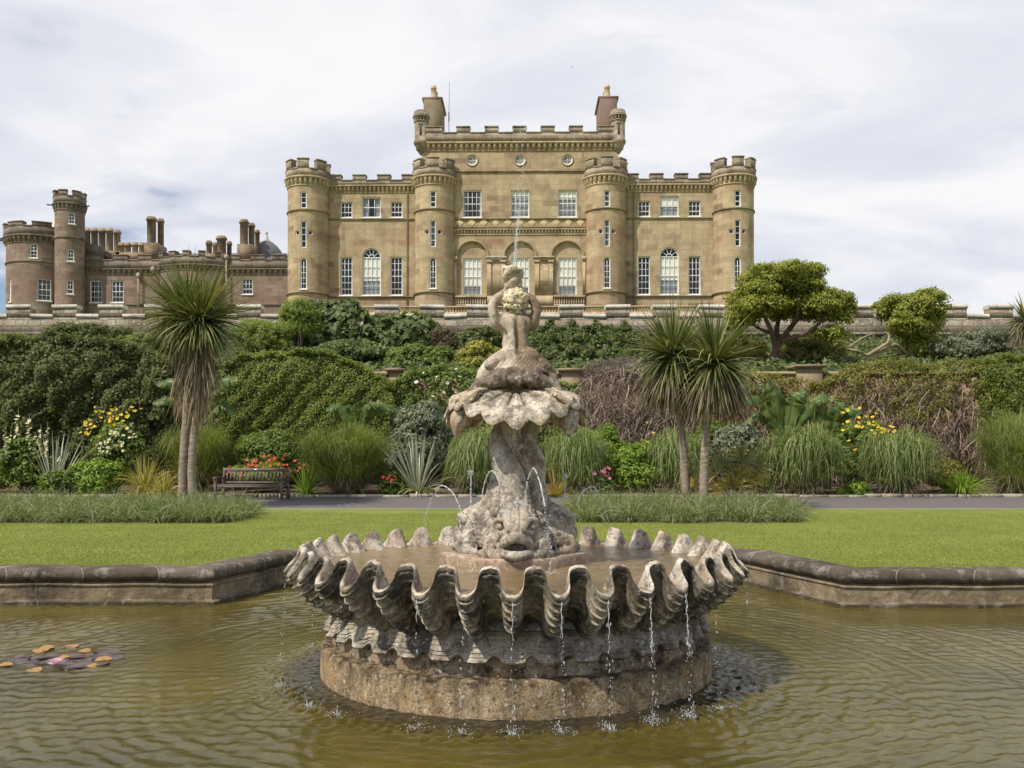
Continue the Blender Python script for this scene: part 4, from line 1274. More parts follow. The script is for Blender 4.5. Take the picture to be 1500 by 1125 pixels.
# ------------------------------------------------------------------ the brown north wing, a lower building to the left
WD = 80.0
wing = thing('castle_wing', (-31.5, WD, 0), 'lower brown stone castle wing with a slim tall turret, left of the main block', 'castle wing')
def wx(px): return (px - 210.0) * WD / F
def wz(y, D=WD): return CAMZ + (YH - y) * D / F
def build_wing():
    fm = flat_map(0, 0)
    def WH(xa, xb, ya, yb, f=WD / F):
        return dict(u0=wx(xa), u1=wx(xb), z0=wz(yb), z1=wz(ya))
    hs = [WH(131, 149, 411, 443), WH(162.4, 180.3, 411, 443), WH(307, 324, 408, 431), WH(354, 369.5, 408, 431)]
    m = MB()
    ua, ub = wx(100), wx(424)
    wall(m, fm, ua, ub, ZB - 1, wz(379.5), hs, 0.2)
    wall(m, flat_map(ub, 0, math.pi / 2), 0, 14, ZB - 1, wz(379.5))
    wall(m, flat_map(ub, 14, math.pi), 0, ub - ua, ZB - 1, wz(379.5))
    wall(m, flat_map(ua, 14, -math.pi / 2), 0, 14, ZB - 1, wz(379.5))
    m.add([(ua, 0.3, wz(383)), (ub, 0.3, wz(383)), (ub, 14, wz(383)), (ua, 14, wz(383))], [(0, 1, 2, 3)])
    m.build('wall', M['wing'], wing)
    for h in hs[:2]: window(wing, fm, h, 3, 4, 0.16, meet=2, sill='w', curtain=0.12)
    for h in hs[2:]: window(wing, fm, h, 3, 3, 0.16, meet=1, sill='w')
    # shallow bowed bay in the middle
    fb = round_map(wx(283), 3.2, 4.3)
    bm = MB()
    e = 4.3 * math.radians(42)
    wall(bm, fb, -e, e, ZB - 1, wz(381), [], 0.2)
    bm.build('bay_wall', M['wing'], wing)
    c = MB()
    corbels(c, fm, ua, ub, wz(401.5), wz(394), out=0.2, sp=0.46, wd=0.24)
    corbels(c, fb, -e, e, wz(398), wz(390.5), out=0.2, sp=0.46, wd=0.24)
    fbox(c, fm, ua, ub, wz(445) - 0.14, wz(445), -0.1, 0.03)
    c.build('corbel_course', M['wing_dark'], wing)
    p = MB()
    mer = [(wx(a), wx(b)) for a, b in ((122, 149), (166, 187), (203, 222), (339, 351), (368, 388), (399, 418))]
    battlement(p, fm, ua, ub, wz(393.8), wz(381), wz(373.5), mer, out=0.18)
    stp = 2 * e / 5
    battlement(p, fb, -e, e, wz(390.2), wz(378.5), wz(371), [(-e + stp * i + 0.15, -e + stp * (i + 0.55)) for i in range(5)], out=0.18)
    fbox(p, fm, wx(120), wx(136), wz(373), wz(356), 0.4, 1.8)
    fbox(p, fm, wx(134), wx(150), wz(373), wz(365), 0.45, 1.8)
    p.build('parapet', M['wing_dark'], wing)
    # big round tower
    r = 46.5 * WD / F
    cy = 1.2
    cx = (60.5 - 750) * (WD + cy) / F + 31.5
    fr = round_map(cx, cy, r)
    per = 2 * math.pi * r
    def RH(px, w_, ya, yb, D=None):
        X = wx(px) - cx
        th = math.asin(max(-0.999, min(0.999, X / r)))
        yv = cy - r * math.cos(th)
        D = WD + yv
        X = ((px - 750) * D / F + 31.5) - cx
        th = math.asin(max(-0.99, min(0.99, X / r)))
        hw = w_ * D / F / 2 / max(0.35, math.cos(th))
        return dict(u0=th * r - hw, u1=th * r + hw, z0=wz(yb, D), z1=wz(ya, D))
    hs = [RH(48.5, 10, 356.5, 377.5), RH(62.5, 16, 407.5, 439.5), RH(17.5, 5, 409, 443)]
    zf = lambda y: wz(y, WD + cy - r)
    m = MB()
    wall(m, fr, -per / 2, per / 2, ZB - 1, zf(330), hs, 0.18)
    m.lathe([(0.01, zf(334)), (r - 0.02, zf(334))], (cx, cy, 0), 36)
    m.build('round_tower_wall', M['wing'], wing)
    window(wing, fr, hs[0], 2, 4, 0.14, meet=2, sill='w')
    window(wing, fr, hs[1], 3, 4, 0.14, meet=2, sill='w')
    window(wing, fr, hs[2], 2, 4, 0.14, sill='w')
    m = MB()
    corbels(m, fr, -per / 2, per / 2, zf(353.5), zf(343), out=0.25, sp=0.42, wd=0.22)
    fbox(m, fr, -per / 2, per / 2, zf(380.5) - 0.14, zf(380.5), -0.08, 0.03)
    m.build('corbel_course', M['wing_dark'], wing)
    m = MB()
    k = 8
    stp = per / k
    battlement(m, fr, -per / 2, per / 2, zf(342.8), zf(330), zf(323.6), [(-per / 2 + stp * (i + 0.28), -per / 2 + stp * (i + 0.95)) for i in range(k)], out=0.2)
    m.build('parapet', M['wing_dark'], wing)
    m = MB()
    fx = wx(71.4) + 0.25
    zz = lambda y: wz(y, WD + 2)
    m.lathe([(1.25, zf(330)), (0.9, zz(322)), (0.5, zz(319)), (0.2, zz(317)), (0.16, zz(313)), (0.3, zz(312.5)), (0.3, zz(312)), (0.14, zz(311)), (0.1, zz(309)), (0.28, zz(307.5)), (0.26, zz(306)), (0.05, zz(305))], (fx, cy + 1.0, 0), 16)
    m.build('finial', M['coping'], wing)
    # water spouts
    m = MB()
    for th in (-85, -72):
        a = math.radians(th)
        m.tube([(cx + r * math.sin(a), cy - r * math.cos(a), zf(343)), (cx + (r + 0.75) * math.sin(a), cy - (r + 0.75) * math.cos(a), zf(342.5))], 0.07, 6)
    # tall slim turret
    r2 = (wx(122) - wx(82)) / 2
    cy2 = -0.9
    cx2 = (102.3 - 750) * (WD + cy2) / F + 31.5
    ft = round_map(cx2, cy2, r2)
    per2 = 2 * math.pi * r2
    z2 = lambda y: wz(y, WD + cy2 - r2 * 0.9)
    def TH(px, w_, ya, yb):
        D = WD + cy2 - r2
        X = ((px - 750) * D / F + 31.5) - cx2
        hw = w_ * D / F / 2
        u = math.asin(X / r2) * r2
        return dict(u0=u - hw, u1=u + hw, z0=z2(yb), z1=z2(ya))
    hs = [TH(103.8, 9, 311.5, 327.5), TH(102.6, 9, 365, 382.5), TH(102.0, 9, 410.5, 430.5)]
    t = MB()
    wall(t, ft, -per2 / 2, per2 / 2, ZB - 1, z2(286), hs, 0.16)
    t.lathe([(0.01, z2(288)), (r2 - 0.02, z2(288))], (cx2, cy2, 0), 30)
    t.build('turret_wall', M['wing'], wing)
    for h in hs: window(wing, ft, h, 2, 3, 0.12, meet=1, sill='w', bw=0.07)
    for th, y in ((-80, 297), (80, 299)):
        a = math.radians(th)
        m.tube([(cx2 + r2 * math.sin(a), cy2 - r2 * math.cos(a), z2(y)), (cx2 + (r2 + 0.65) * math.sin(a), cy2 - (r2 + 0.65) * math.cos(a), z2(y - 0.8))], 0.06, 6)
    m.build('water_spout', M['dark_metal'], wing)
    t = MB()
    corbels(t, ft, -per2 / 2, per2 / 2, z2(306), z2(296.5), out=0.16, sp=0.32, wd=0.17)
    fbox(t, ft, -per2 / 2, per2 / 2, z2(346) - 0.12, z2(346), -0.08, 0.03)
    t.build('corbel_course', M['wing_dark'], wing)
    t = MB()
    stp = math.radians(360 / 7)
    battlement(t, ft, -per2 / 2, per2 / 2, z2(296.3), z2(286), z2(278), [(r2 * (i * stp - math.radians(16)), r2 * (i * stp + math.radians(16))) for i in range(-3, 4)], thick=0.3, out=0.12)
    t.build('parapet', M['wing_dark'], wing)
    # roof ridge behind
    t = MB()
    zb, zt = wz(383) + 0.02, wz(371, WD + 6)
    t.add([(wx(150), 3.0, zb), (wx(400), 3.0, zb), (wx(395), 6.0, zt), (wx(155), 6.0, zt), (wx(400), 9, zb), (wx(150), 9, zb)], [(0, 1, 2, 3), (3, 2, 4, 5), (1, 4, 2), (0, 3, 5)])
    t.build('roof', M['slate'], wing)
    # clustered stone chimneys
    yb = 4.0
    zc = lambda y: wz(y, WD + yb)
    X = lambda px: (px - 750) * (WD + yb) / F + 31.5
    def shaft(m, px, w_, ytop, ybot, y=yb, cap=1.25):
        hw = w_ * (WD + yb) / F / 2
        m.lathe([(hw, zc(ybot)), (hw, zc(ytop + 6)), (hw * cap, zc(ytop + 5.5)), (hw * cap, zc(ytop + 3)), (hw * 1.05, zc(ytop + 2.5)), (hw * 0.95, zc(ytop)), (hw * 0.6, zc(ytop)), (hw * 0.6, zc(ytop + 3))], (X(px), y, 0), 10)
    m = MB()
    for px, yt in ((127.5, 334.5), (138.5, 334.5), (149.5, 335), (160.8, 334.5), (171.8, 337)): shaft(m, px, 9.4, yt, 378)
    m.box(X(122), X(178), yb - 0.5, yb + 0.5, zc(384), zc(369))
    m.build('chimney', M['chimney_pale'], wing)
    m = MB()
    for px, yt in ((178, 355.5), (187.5, 355.5), (198, 355), (208, 355.5)): shaft(m, px, 8.6, yt, 378)
    m.box(X(173), X(213), yb - 0.5, yb + 0.5, zc(384), zc(371))
    m.build('chimney', M['chimney_pale'], wing)
    m = MB()
    shaft(m, 222, 13, 318, 362); shaft(m, 230, 9, 317, 362, yb + 0.9)
    m.box(X(215.5), X(235.5), yb - 0.7, yb + 1.5, zc(384), zc(358))
    m.build('chimney', M['chimney'], wing)
    m = MB()
    shaft(m, 306.3, 8.5, 353, 378); shaft(m, 315.2, 7, 355.5, 378); shaft(m, 324.5, 13.5, 346, 378); shaft(m, 331, 7, 350, 378, yb + 1)
    m.box(X(302), X(334), yb - 0.5, yb + 1.3, zc(384), zc(373))
    m.build('chimney', M['chimney'], wing)
    m = MB()
    shaft(m, 357.5, 12, 322, 362); shaft(m, 364.5, 9, 323.5, 362, yb + 0.9); shaft(m, 369, 7, 330, 362, yb + 1.8)
    m.box(X(350.5), X(372), yb - 0.7, yb + 2.2, zc(384), zc(360))
    m.build('chimney', M['chimney'], wing)
    # domed slate roof with finial
    m = MB()
    yb2 = 7.0
    zd = lambda y: wz(y, WD + yb2)
    cxd = (390.5 - 750) * (WD + yb2) / F + 31.5
    R_ = 24 * (WD + yb2) / F
    m.lathe([(R_, zd(384)), (R_, zd(373.5)), (R_ * 0.86, zd(367)), (R_ * 0.62, zd(360)), (R_ * 0.36, zd(355)), (R_ * 0.12, zd(352.5)), (0.13, zd(352))], (cxd, yb2, 0), 24)
    d = m.build('dome_roof', M['slate'], wing)
    m = MB()
    m.lathe([(0.34, zd(354)), (0.2, zd(350)), (0.1, zd(345)), (0.06, zd(343)), (0.15, zd(341.8)), (0.15, zd(340.8)), (0.02, zd(339.8))], (cxd, yb2, 0), 10)
    m.build('finial', M['coping'], d)
    for px, ya, yc in ((204.3, 400, 462), (332.7, 373, 462), (225.5, 391, 403)):
        m = MB()
        a, b = fm(wx(px), wz(ya), -0.32), fm(wx(px), wz(yc), -0.32)
        m.tube([a, b], 0.07, 6)
        m.box(a[0] - 0.16, a[0] + 0.16, a[1] - 0.1, a[1] + 0.22, a[2] - 0.45, a[2] - 0.1)
        m.build('drainpipe', M['pipe'], wing)
build_wing()

# ------------------------------------------------------------------ terrace walls
def build_terraces():
    D = 46.0
    s = D / F
    X = lambda px: (px - CX) * s
    Z = lambda y: CAMZ + (YH - y) * s
    upper = thing('upper_terrace_wall', (0, D, 6.5), 'long lichened rubble terrace wall with pale capped battlements, at the foot of the castle', 'wall')
    fm = flat_map(0, 0)
    L = 6.5
    m, c = MB(), MB()
    centres = [-175, -108, -40.5, 27, 94.5, 162, 230, 297, 364.5, 431, 498.5, 566.3, 633, 701, 768, 836.8, 905, 973.8, 1042.3, 1110, 1178, 1263, 1333, 1399, 1467, 1536, 1604, 1672]
    mer = [(X(q - 17.3), X(q + 17.3)) for q in centres]
    tilt = 0
    battlement(m, fm, X(-215), X(1712), Z(492) - L, Z(460.0) - L, Z(446.2) - L, mer, thick=0.55, out=0.0, cap=0.19, capmb=c)
    fbox(m, fm, X(-215), X(1712), -3.0, Z(492) - L - 0.002, 0.06, 0.6)
    fbox(m, fm, X(-215), X(1712), Z(490.5) - L, Z(486.5) - L, -0.09, 0.03)
    rng = np.random.default_rng(3)
    for mb, a in ((m, 0.015), (c, 0.022)):
        for V in mb.V:
            V[:, 2] += np.sin(V[:, 0] * 2.3 + V[:, 1]) * a * 0.6
            V[:, 1] += np.sin(V[:, 0] * 3.1 + V[:, 2] * 2) * a
    m.build('wall_face', M['terrace'], upper)
    c.build('coping', M['coping'], upper)
    D2 = 34.0
    s2 = D2 / F
    X2 = lambda px: (px - CX) * s2
    Z2 = lambda y: CAMZ + (YH - y) * s2
    low = thing('lower_terrace_wall', (0, D2, 0.4), 'old brick retaining wall behind the flower bed, mostly hidden under creepers', 'wall')
    fm = flat_map(0, 0)
    m, c = MB(), MB()
    fbox(m, fm, X2(-350), X2(1850), -0.4, Z2(549) - 0.4, 0.0, 0.5)
    fbox(c, fm, X2(-350), X2(1850), Z2(549) - 0.398, Z2(544.5) - 0.4, -0.08, 0.6)
    m.build('wall_face', M['lowwall'], low)
    c.build('coping', M['pier'], low)
    for px, w_, yt in ((579.5, 22, 540.5), (835, 32, 540.5), (1183.5, 42, 535), (60, 30, 540), (1440, 40, 541), (320, 30, 541)):
        p = MB()
        a, b = X2(px - w_ / 2), X2(px + w_ / 2)
        p.box(a + 0.08, b - 0.08, -0.25, 0.75, -0.3, Z2(yt + 5.5) - 0.4)
        p.box(a + 0.03, b - 0.03, -0.30, 0.80, Z2(yt + 5.5) - 0.398, Z2(yt + 3.8) - 0.4)
        p.box(a - 0.05, b + 0.05, -0.38, 0.88, Z2(yt + 3.8) - 0.398, Z2(yt) - 0.4)
        p.build('pier', M['pier'], low)
build_terraces()
# ------------------------------------------------------------------ the fountain
FX, FY = 0.036, 8.17
fountain = thing('stone_fountain', (FX, FY, WZ), 'weathered stone fountain with fluted shell bowl, dolphins and a boy statue, in the pool', 'fountain')
NF = 38
TH0 = math.radians(-91.0)            # a spout of the bowl points at the viewer
WL = 0.905                           # water level in the bowl, above the pool

def build_bowl():
    # base drum in the pool
    seg = 400
    a = np.linspace(0, 2 * np.pi, seg, endpoint=False)
    prof = np.array([(1.655, -0.45), (1.672, -0.05), (1.674, 0.05), (1.672, 0.14), (1.668, 0.245), (1.663, 0.262), (1.652, 0.268), (1.618, 0.272), (1.55, 0.270)])
    rng = np.random.default_rng(8)
    wob = sum(rng.uniform(0.0006, 0.0016) * np.sin(k * a + rng.uniform(0, 6)) for k in (3, 7, 11, 19, 31, 47))
    def ring(prof, am=1.0):
        G_ = []
        for r, z in prof:
            w2 = wob * am + rng.normal(0, 0.0006, seg)
            G_.append(np.stack([(r + w2) * np.cos(a), (r + w2) * np.sin(a), z + w2 * 0.8], -1))
        return np.stack(G_)
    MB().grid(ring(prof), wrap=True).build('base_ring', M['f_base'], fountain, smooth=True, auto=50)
    # recessed drum above it, with shallow ribs
    prof = []
    for z in np.linspace(0.262, 0.50, 9):
        prof.append((1.565, z))
    G_ = np.stack([np.stack([(r + 0.014 * np.cos(NF * (a - TH0))) * np.cos(a), (r + 0.014 * np.cos(NF * (a - TH0))) * np.sin(a), np.full(seg, z)], -1) for r, z in prof])
    MB().grid(G_, wrap=True).build('drum', M['f_drum'], fountain, smooth=True)
    # scalloped lower shell ring
    n = NF * 24
    t = np.linspace(0, 2 * np.pi, n, endpoint=False)
    c = np.cos(NF * (t - TH0))
    notch = np.clip((-c - 0.35) / 0.65, 0, 1) ** 0.6          # arched notches between the lobes
    G_ = [np.stack([1.22 * np.cos(t), 1.22 * np.sin(t), np.full(n, 0.72)], -1)]
    for s in np.linspace(0, 1, 50):
        r = 1.525 + 0.100 * s ** 0.9 + 0.028 * c * (0.35 + 0.65 * s) + 0.011 * ((s * 7) % 1.0) ** 2
        z = 0.62 - 0.235 * s + 0.042 * notch * s ** 2
        lump = 0.006 * np.sin(t * 13 + s * 5) * s
        G_.append(np.stack([(r + lump) * np.cos(t), (r + lump) * np.sin(t), z], -1))
    last_r = 1.625 + 0.028 * c
    last_z = 0.385 + 0.042 * notch
    for dr, dzz in ((-0.010, -0.010), (-0.03, -0.008), (-0.075, 0.03)):
        rr = last_r + dr
        G_.append(np.stack([rr * np.cos(t), rr * np.sin(t), last_z + dzz], -1))
    MB().grid(np.stack(G_), wrap=True).build('shell_ring', M['f_skirt'], fountain, smooth=True, auto=60)
    # the great fluted bowl
    n = NF * 28
    t = np.linspace(0, 2 * np.pi, n, endpoint=False)
    c = np.cos(NF * (t - TH0))                                # +1 at the spouts
    wv = np.where(c > 0, c, -np.abs(c) ** 0.52)
    tt0 = t
    t = t + (0.36 / NF) * np.sin(2 * NF * (t - TH0))             # steep flanks, round crests and spouts
    per = rng.uniform(0.88, 1.10, NF)                          # every flute is a little different
    idx = np.floor(((tt0 - TH0) / (2 * np.pi) * NF + 0.5) % NF).astype(int)
    amp_i = per[idx]
    key = np.array([(1.28, 0.66), (1.44, 0.590), (1.575, 0.640), (1.70, 0.730), (1.81, 0.848), (1.885, 0.966)])
    def mean(s):
        p = spline(key, np.atleast_1d(s * (len(key) - 1)))
        q = spline(key, np.atleast_1d(min(s + 0.01, 1.0) * (len(key) - 1))); q0 = spline(key, np.atleast_1d(max(s - 0.01, 0) * (len(key) - 1)))
        d = (q - q0)[0]; d /= np.linalg.norm(d)
        return p[0], np.array([d[1], -d[0]])                   # point, normal (out and down)
    def surf(s, off, ridge):
        p, nn = mean(s)
        A = 0.040 + 0.035 * min(1.0, s / 0.2) + 0.035 * s
        ph = s * 10.5
        saw = (ph - np.floor(ph))
        rid = ridge * (0.036 * (saw ** 2.2) * (0.45 + 0.55 * s) - 0.010) * (0.75 + 0.25 * wv) + ridge * 0.004 * np.sin(ph * 2 * np.pi * 3.0)
        d = rid + off
        B = A * wv * (0.75 + 0.25 * amp_i)
        ur = np.where(wv > 0, 0.80, 0.36); uz = np.where(wv > 0, -0.86, -0.80)
        if s > 0.97: d = d + 0.004 * np.sin(t * 230)
        r = p[0] + nn[0] * d + ur * B
        z = p[1] + nn[1] * d + uz * B + (0.016 * (amp_i - 1.0) * 8 * s ** 3) * np.clip(-wv, 0, 1) * 0.35
        return r, z
    G_ = []
    for s in np.linspace(0.0, 1.0, 150):
        r, z = surf(s, 0.0, 1.0)
        G_.append((r, z))
    TK = 0.056
    p, nn = mean(1.0)
    tang = np.array([-nn[1], nn[0]])
    for k, (o, up) in enumerate(((-0.004, 0.010), (-0.014, 0.017), (-TK + 0.012, 0.015), (-TK + 0.002, 0.008))):
        r, z = surf(1.0, o, 0.3)
        G_.append((r + tang[0] * up, z + tang[1] * up))
    for s in np.linspace(1.0, 0.25, 26):
        r, z = surf(s, -TK, 0.25)
        G_.append((r, z))
    arr = np.stack([np.stack([r * np.cos(t), r * np.sin(t), z], -1) for r, z in G_])
    bo = MB().grid(arr, wrap=True).build('bowl', M['f_bowl'], fountain, smooth=True, auto=65)
    bo.data.materials.append(M['f_bowl_in'])
    mi = np.zeros(len(bo.data.polygons), np.int32); mi[151 * n:] = 1
    bo.data.polygons.foreach_set('material_index', mi)
    # bed of the bowl
    MB().lathe([(1.60, 0.60), (1.2, 0.57), (0.02, 0.56)], (0, 0, 0), 64).build('bowl_floor', M['f_bowl'], fountain, smooth=True)
    # water in the bowl, lapping the flutes
    inner = G_[154:]
    R_ = np.stack([g[0] for g in inner]); Z_ = np.stack([g[1] for g in inner])
    rw = np.zeros(n)
    for i in range(n):
        zz = Z_[::-1, i]; rr = R_[::-1, i]
        rw[i] = np.interp(WL, np.maximum.accumulate(zz), rr) + 0.012
    fr = np.linspace(0.0, 1.0, 60) ** 0.8
    X = np.outer(fr, rw) * np.cos(t); Y = np.outer(fr, rw) * np.sin(t)
    X[0] = 0; Y[0] = 0
    Zw = np.zeros_like(X)
    for i in range(30):
        aa = rng.uniform(0, 6.3); rr = rng.uniform(0.7, 1.7)
        d = np.hypot(X - rr * np.cos(aa), Y - rr * np.sin(aa))
        Zw += 0.0022 * np.sin(2 * np.pi * d / rng.uniform(0.09, 0.2) + rng.uniform(0, 6)) * np.exp(-d / 0.8)
    Zw *= np.clip((1.0 - fr) / 0.06, 0, 1)[:, None]
    MB().grid(np.stack([X, Y, WL + Zw], -1), wrap=True).build('bowl_water', M['basin_water'], fountain, smooth=True)
    return np.array([surf(1.0, 0.0, 0)[0].max(), surf(1.0, 0.0, 0)[1].min()])
RIM = build_bowl()

def build_plinth():
    pts = np.array([(0.675, 0.02), (0.235, 0.50), (-0.255, 0.50), (-0.675, 0.02), (-0.255, -0.55), (0.235, -0.55)])
    m = MB()
    rows = []
    for k, z in ((1.0, 0.70), (1.0, 0.955), (0.995, 0.98), (0.98, 0.992)):
        rows.append(np.column_stack([pts * k, np.full(6, z)]))
    Gd = np.stack(rows)
    m.grid(Gd[:, ::-1], wrap=True)
    m.add(rows[-1], [tuple(range(6))[::-1]])
    m.build('plinth', M['f_plinth'], fountain)
build_plinth()
PZ = 0.992

def build_dolphins():
    c = Carve((-0.46, -0.70, -0.06), (0.46, 0.42, 1.44), 0.0105)
    # tail: rises from the back of the head and twists into the column
    def pol(r, deg, z):
        a = math.radians(-90 + deg)
        return (r * math.cos(a), r * math.sin(a), z)
    path = [pol(0.33, 0, 0.19), pol(0.25, 1, 0.29), pol(0.175, 0, 0.42), pol(0.142, -10, 0.60), pol(0.138, -40, 0.77), pol(0.130, -85, 0.93), pol(0.108, -125, 1.09), pol(0.10, -150, 1.40)]
    rad = [0.20, 0.155, 0.122, 0.112, 0.113, 0.110, 0.100, 0.085]
    c.path(path, rad, 0.02, sub=6)
    c.ell((0, -0.30, 0.19), (0.180, 0.22, 0.205), 0.03)
    c.ell((0, -0.43, 0.145), (0.140, 0.12, 0.12), 0.02)
    for s in (-1, 1):
        c.ell((s * 0.135, -0.36, 0.14), (0.070, 0.10, 0.095), 0.012)
        # brow and eye
        c.ell((s * 0.122, -0.425, 0.275), (0.064, 0.060, 0.062), 0.008)
        c.ell((s * 0.138, -0.492, 0.262), (0.046, 0.046, 0.042), 0.006, cut=True)
        c.ell((s * 0.137, -0.468, 0.262), 0.0275, 0.002)
        c.path([(s * 0.075, -0.49, 0.285), (s * 0.115, -0.495, 0.318), (s * 0.165, -0.46, 0.31), (s * 0.188, -0.42, 0.26)], [0.018, 0.021, 0.019, 0.012], 0.004)
    c.ell((0, -0.535, 0.090), (0.100, 0.15, 0.056), 0.008, cut=True)
    # wrinkled brow
    for x in (-0.068, 0.0, 0.068):
        c.path([(x * 0.7, -0.525, 0.215), (x, -0.510, 0.272), (x * 1.05, -0.450, 0.330), (x * 0.9, -0.37, 0.375), (x * 0.7, -0.29, 0.425)], [0.026, 0.036, 0.040, 0.036, 0.022], 0.004)
    # lips
    c.path([(-0.135, -0.435, 0.075), (-0.105, -0.50, 0.118), (-0.055, -0.545, 0.155), (0, -0.558, 0.168), (0.055, -0.545, 0.155), (0.105, -0.50, 0.118), (0.135, -0.435, 0.075)],
           [0.026, 0.030, 0.033, 0.034, 0.033, 0.030, 0.026], 0.005)
    c.path([(-0.10, -0.515, 0.145), (-0.05, -0.555, 0.188), (0, -0.567, 0.20), (0.05, -0.555, 0.188), (0.10, -0.515, 0.145)], [0.014, 0.018, 0.019, 0.018, 0.014], 0.006)
    c.path([(-0.138, -0.44, 0.062), (-0.10, -0.52, 0.040), (-0.05, -0.568, 0.032), (0, -0.58, 0.030), (0.05, -0.568, 0.032), (0.10, -0.52, 0.040), (0.138, -0.44, 0.062)],
           [0.022, 0.032, 0.036, 0.037, 0.036, 0.032, 0.022], 0.008)
    # barbels and gill fronds
    for s in (-1, 1):
        sp = [(s * (0.200 + 0.050 * math.cos(q) * (1 - q / 9)), -0.43 + 0.01 * q, 0.095 + 0.055 * math.sin(q) * (1 - q / 9)) for q in np.linspace(2.6, -2.2, 9)]
        c.path(sp, np.linspace(0.024, 0.03, 9), 0.006, sub=2)
        c.ell((s * 0.205, -0.40, 0.095), (0.045, 0.055, 0.045), 0.010)
        c.path([(s * 0.055, -0.545, 0.215), (s * 0.095, -0.52, 0.20), (s * 0.135, -0.475, 0.165), (s * 0.155, -0.43, 0.12)], [0.008, 0.010, 0.010, 0.006], 0.008, cut=True)
        for k in range(6):
            q = k / 5
            a = np.array([s * (0.155 + 0.02 * q), -0.35 + 0.16 * q, 0.17 + 0.07 * q])
            b = np.array([s * (0.245 + 0.03 * q), -0.38 + 0.22 * q, 0.03 + 0.05 * q])
            mid = (a + b) / 2 + np.array([s * 0.035, -0.02, 0.03])
            c.path([a, mid, b], [0.026, 0.028, 0.014], 0.012, sub=3)
        # lateral fin
        for k in range(5):
            q = k / 4
            c.path([(s * 0.19, -0.20, 0.25), (s * (0.215 + 0.02 * q), -0.17 + 0.05 * q, 0.20 + 0.13 * q), (s * (0.25 - 0.01 * q), -0.14 + 0.07 * q, 0.12 + 0.24 * q)], [0.03, 0.026, 0.012], 0.012, sub=3)
        c.path([(s * 0.08, -0.49, 0.012), (s * 0.18, -0.46, 0.020), (s * 0.26, -0.37, 0.022), (s * 0.30, -0.24, 0.02)], [0.03, 0.036, 0.036, 0.025], 0.02)
    m = c.mesh()
    # scales over the back, and chips
    V = m.V[0]
    n_ = np.array([V[:, 0], V[:, 1] + 0.25, V[:, 2] - 0.2]).T
    w_ = np.clip((V[:, 1] + 0.42) / 0.1, 0, 1) * np.clip((0.62 - V[:, 2]) / 0.1, 0, 1) * np.clip(V[:, 2] / 0.1, 0, 1)
    ph = np.arctan2(V[:, 0], -(V[:, 1] + 0.1)) * 9
    row = V[:, 2] * 26
    sc_ = np.abs(np.sin(ph * 1.5 + np.floor(row) * math.pi / 2)) * (row - np.floor(row))
    V += n_ / (np.linalg.norm(n_, axis=1)[:, None] + 1e-6) * (0.017 * sc_ * w_)[:, None]
    V[:, 2] += PZ
    first = None
    for k, ang in enumerate((0, 114, -114)):
        if first is None:
            first = m.build('dolphin', M['f_fish'], fountain, smooth=True)
            o = first
        else:
            o = first.copy(); COL.objects.link(o); o.parent = fountain
        o.rotation_euler = (0, 0, math.radians(ang))
build_dolphins()

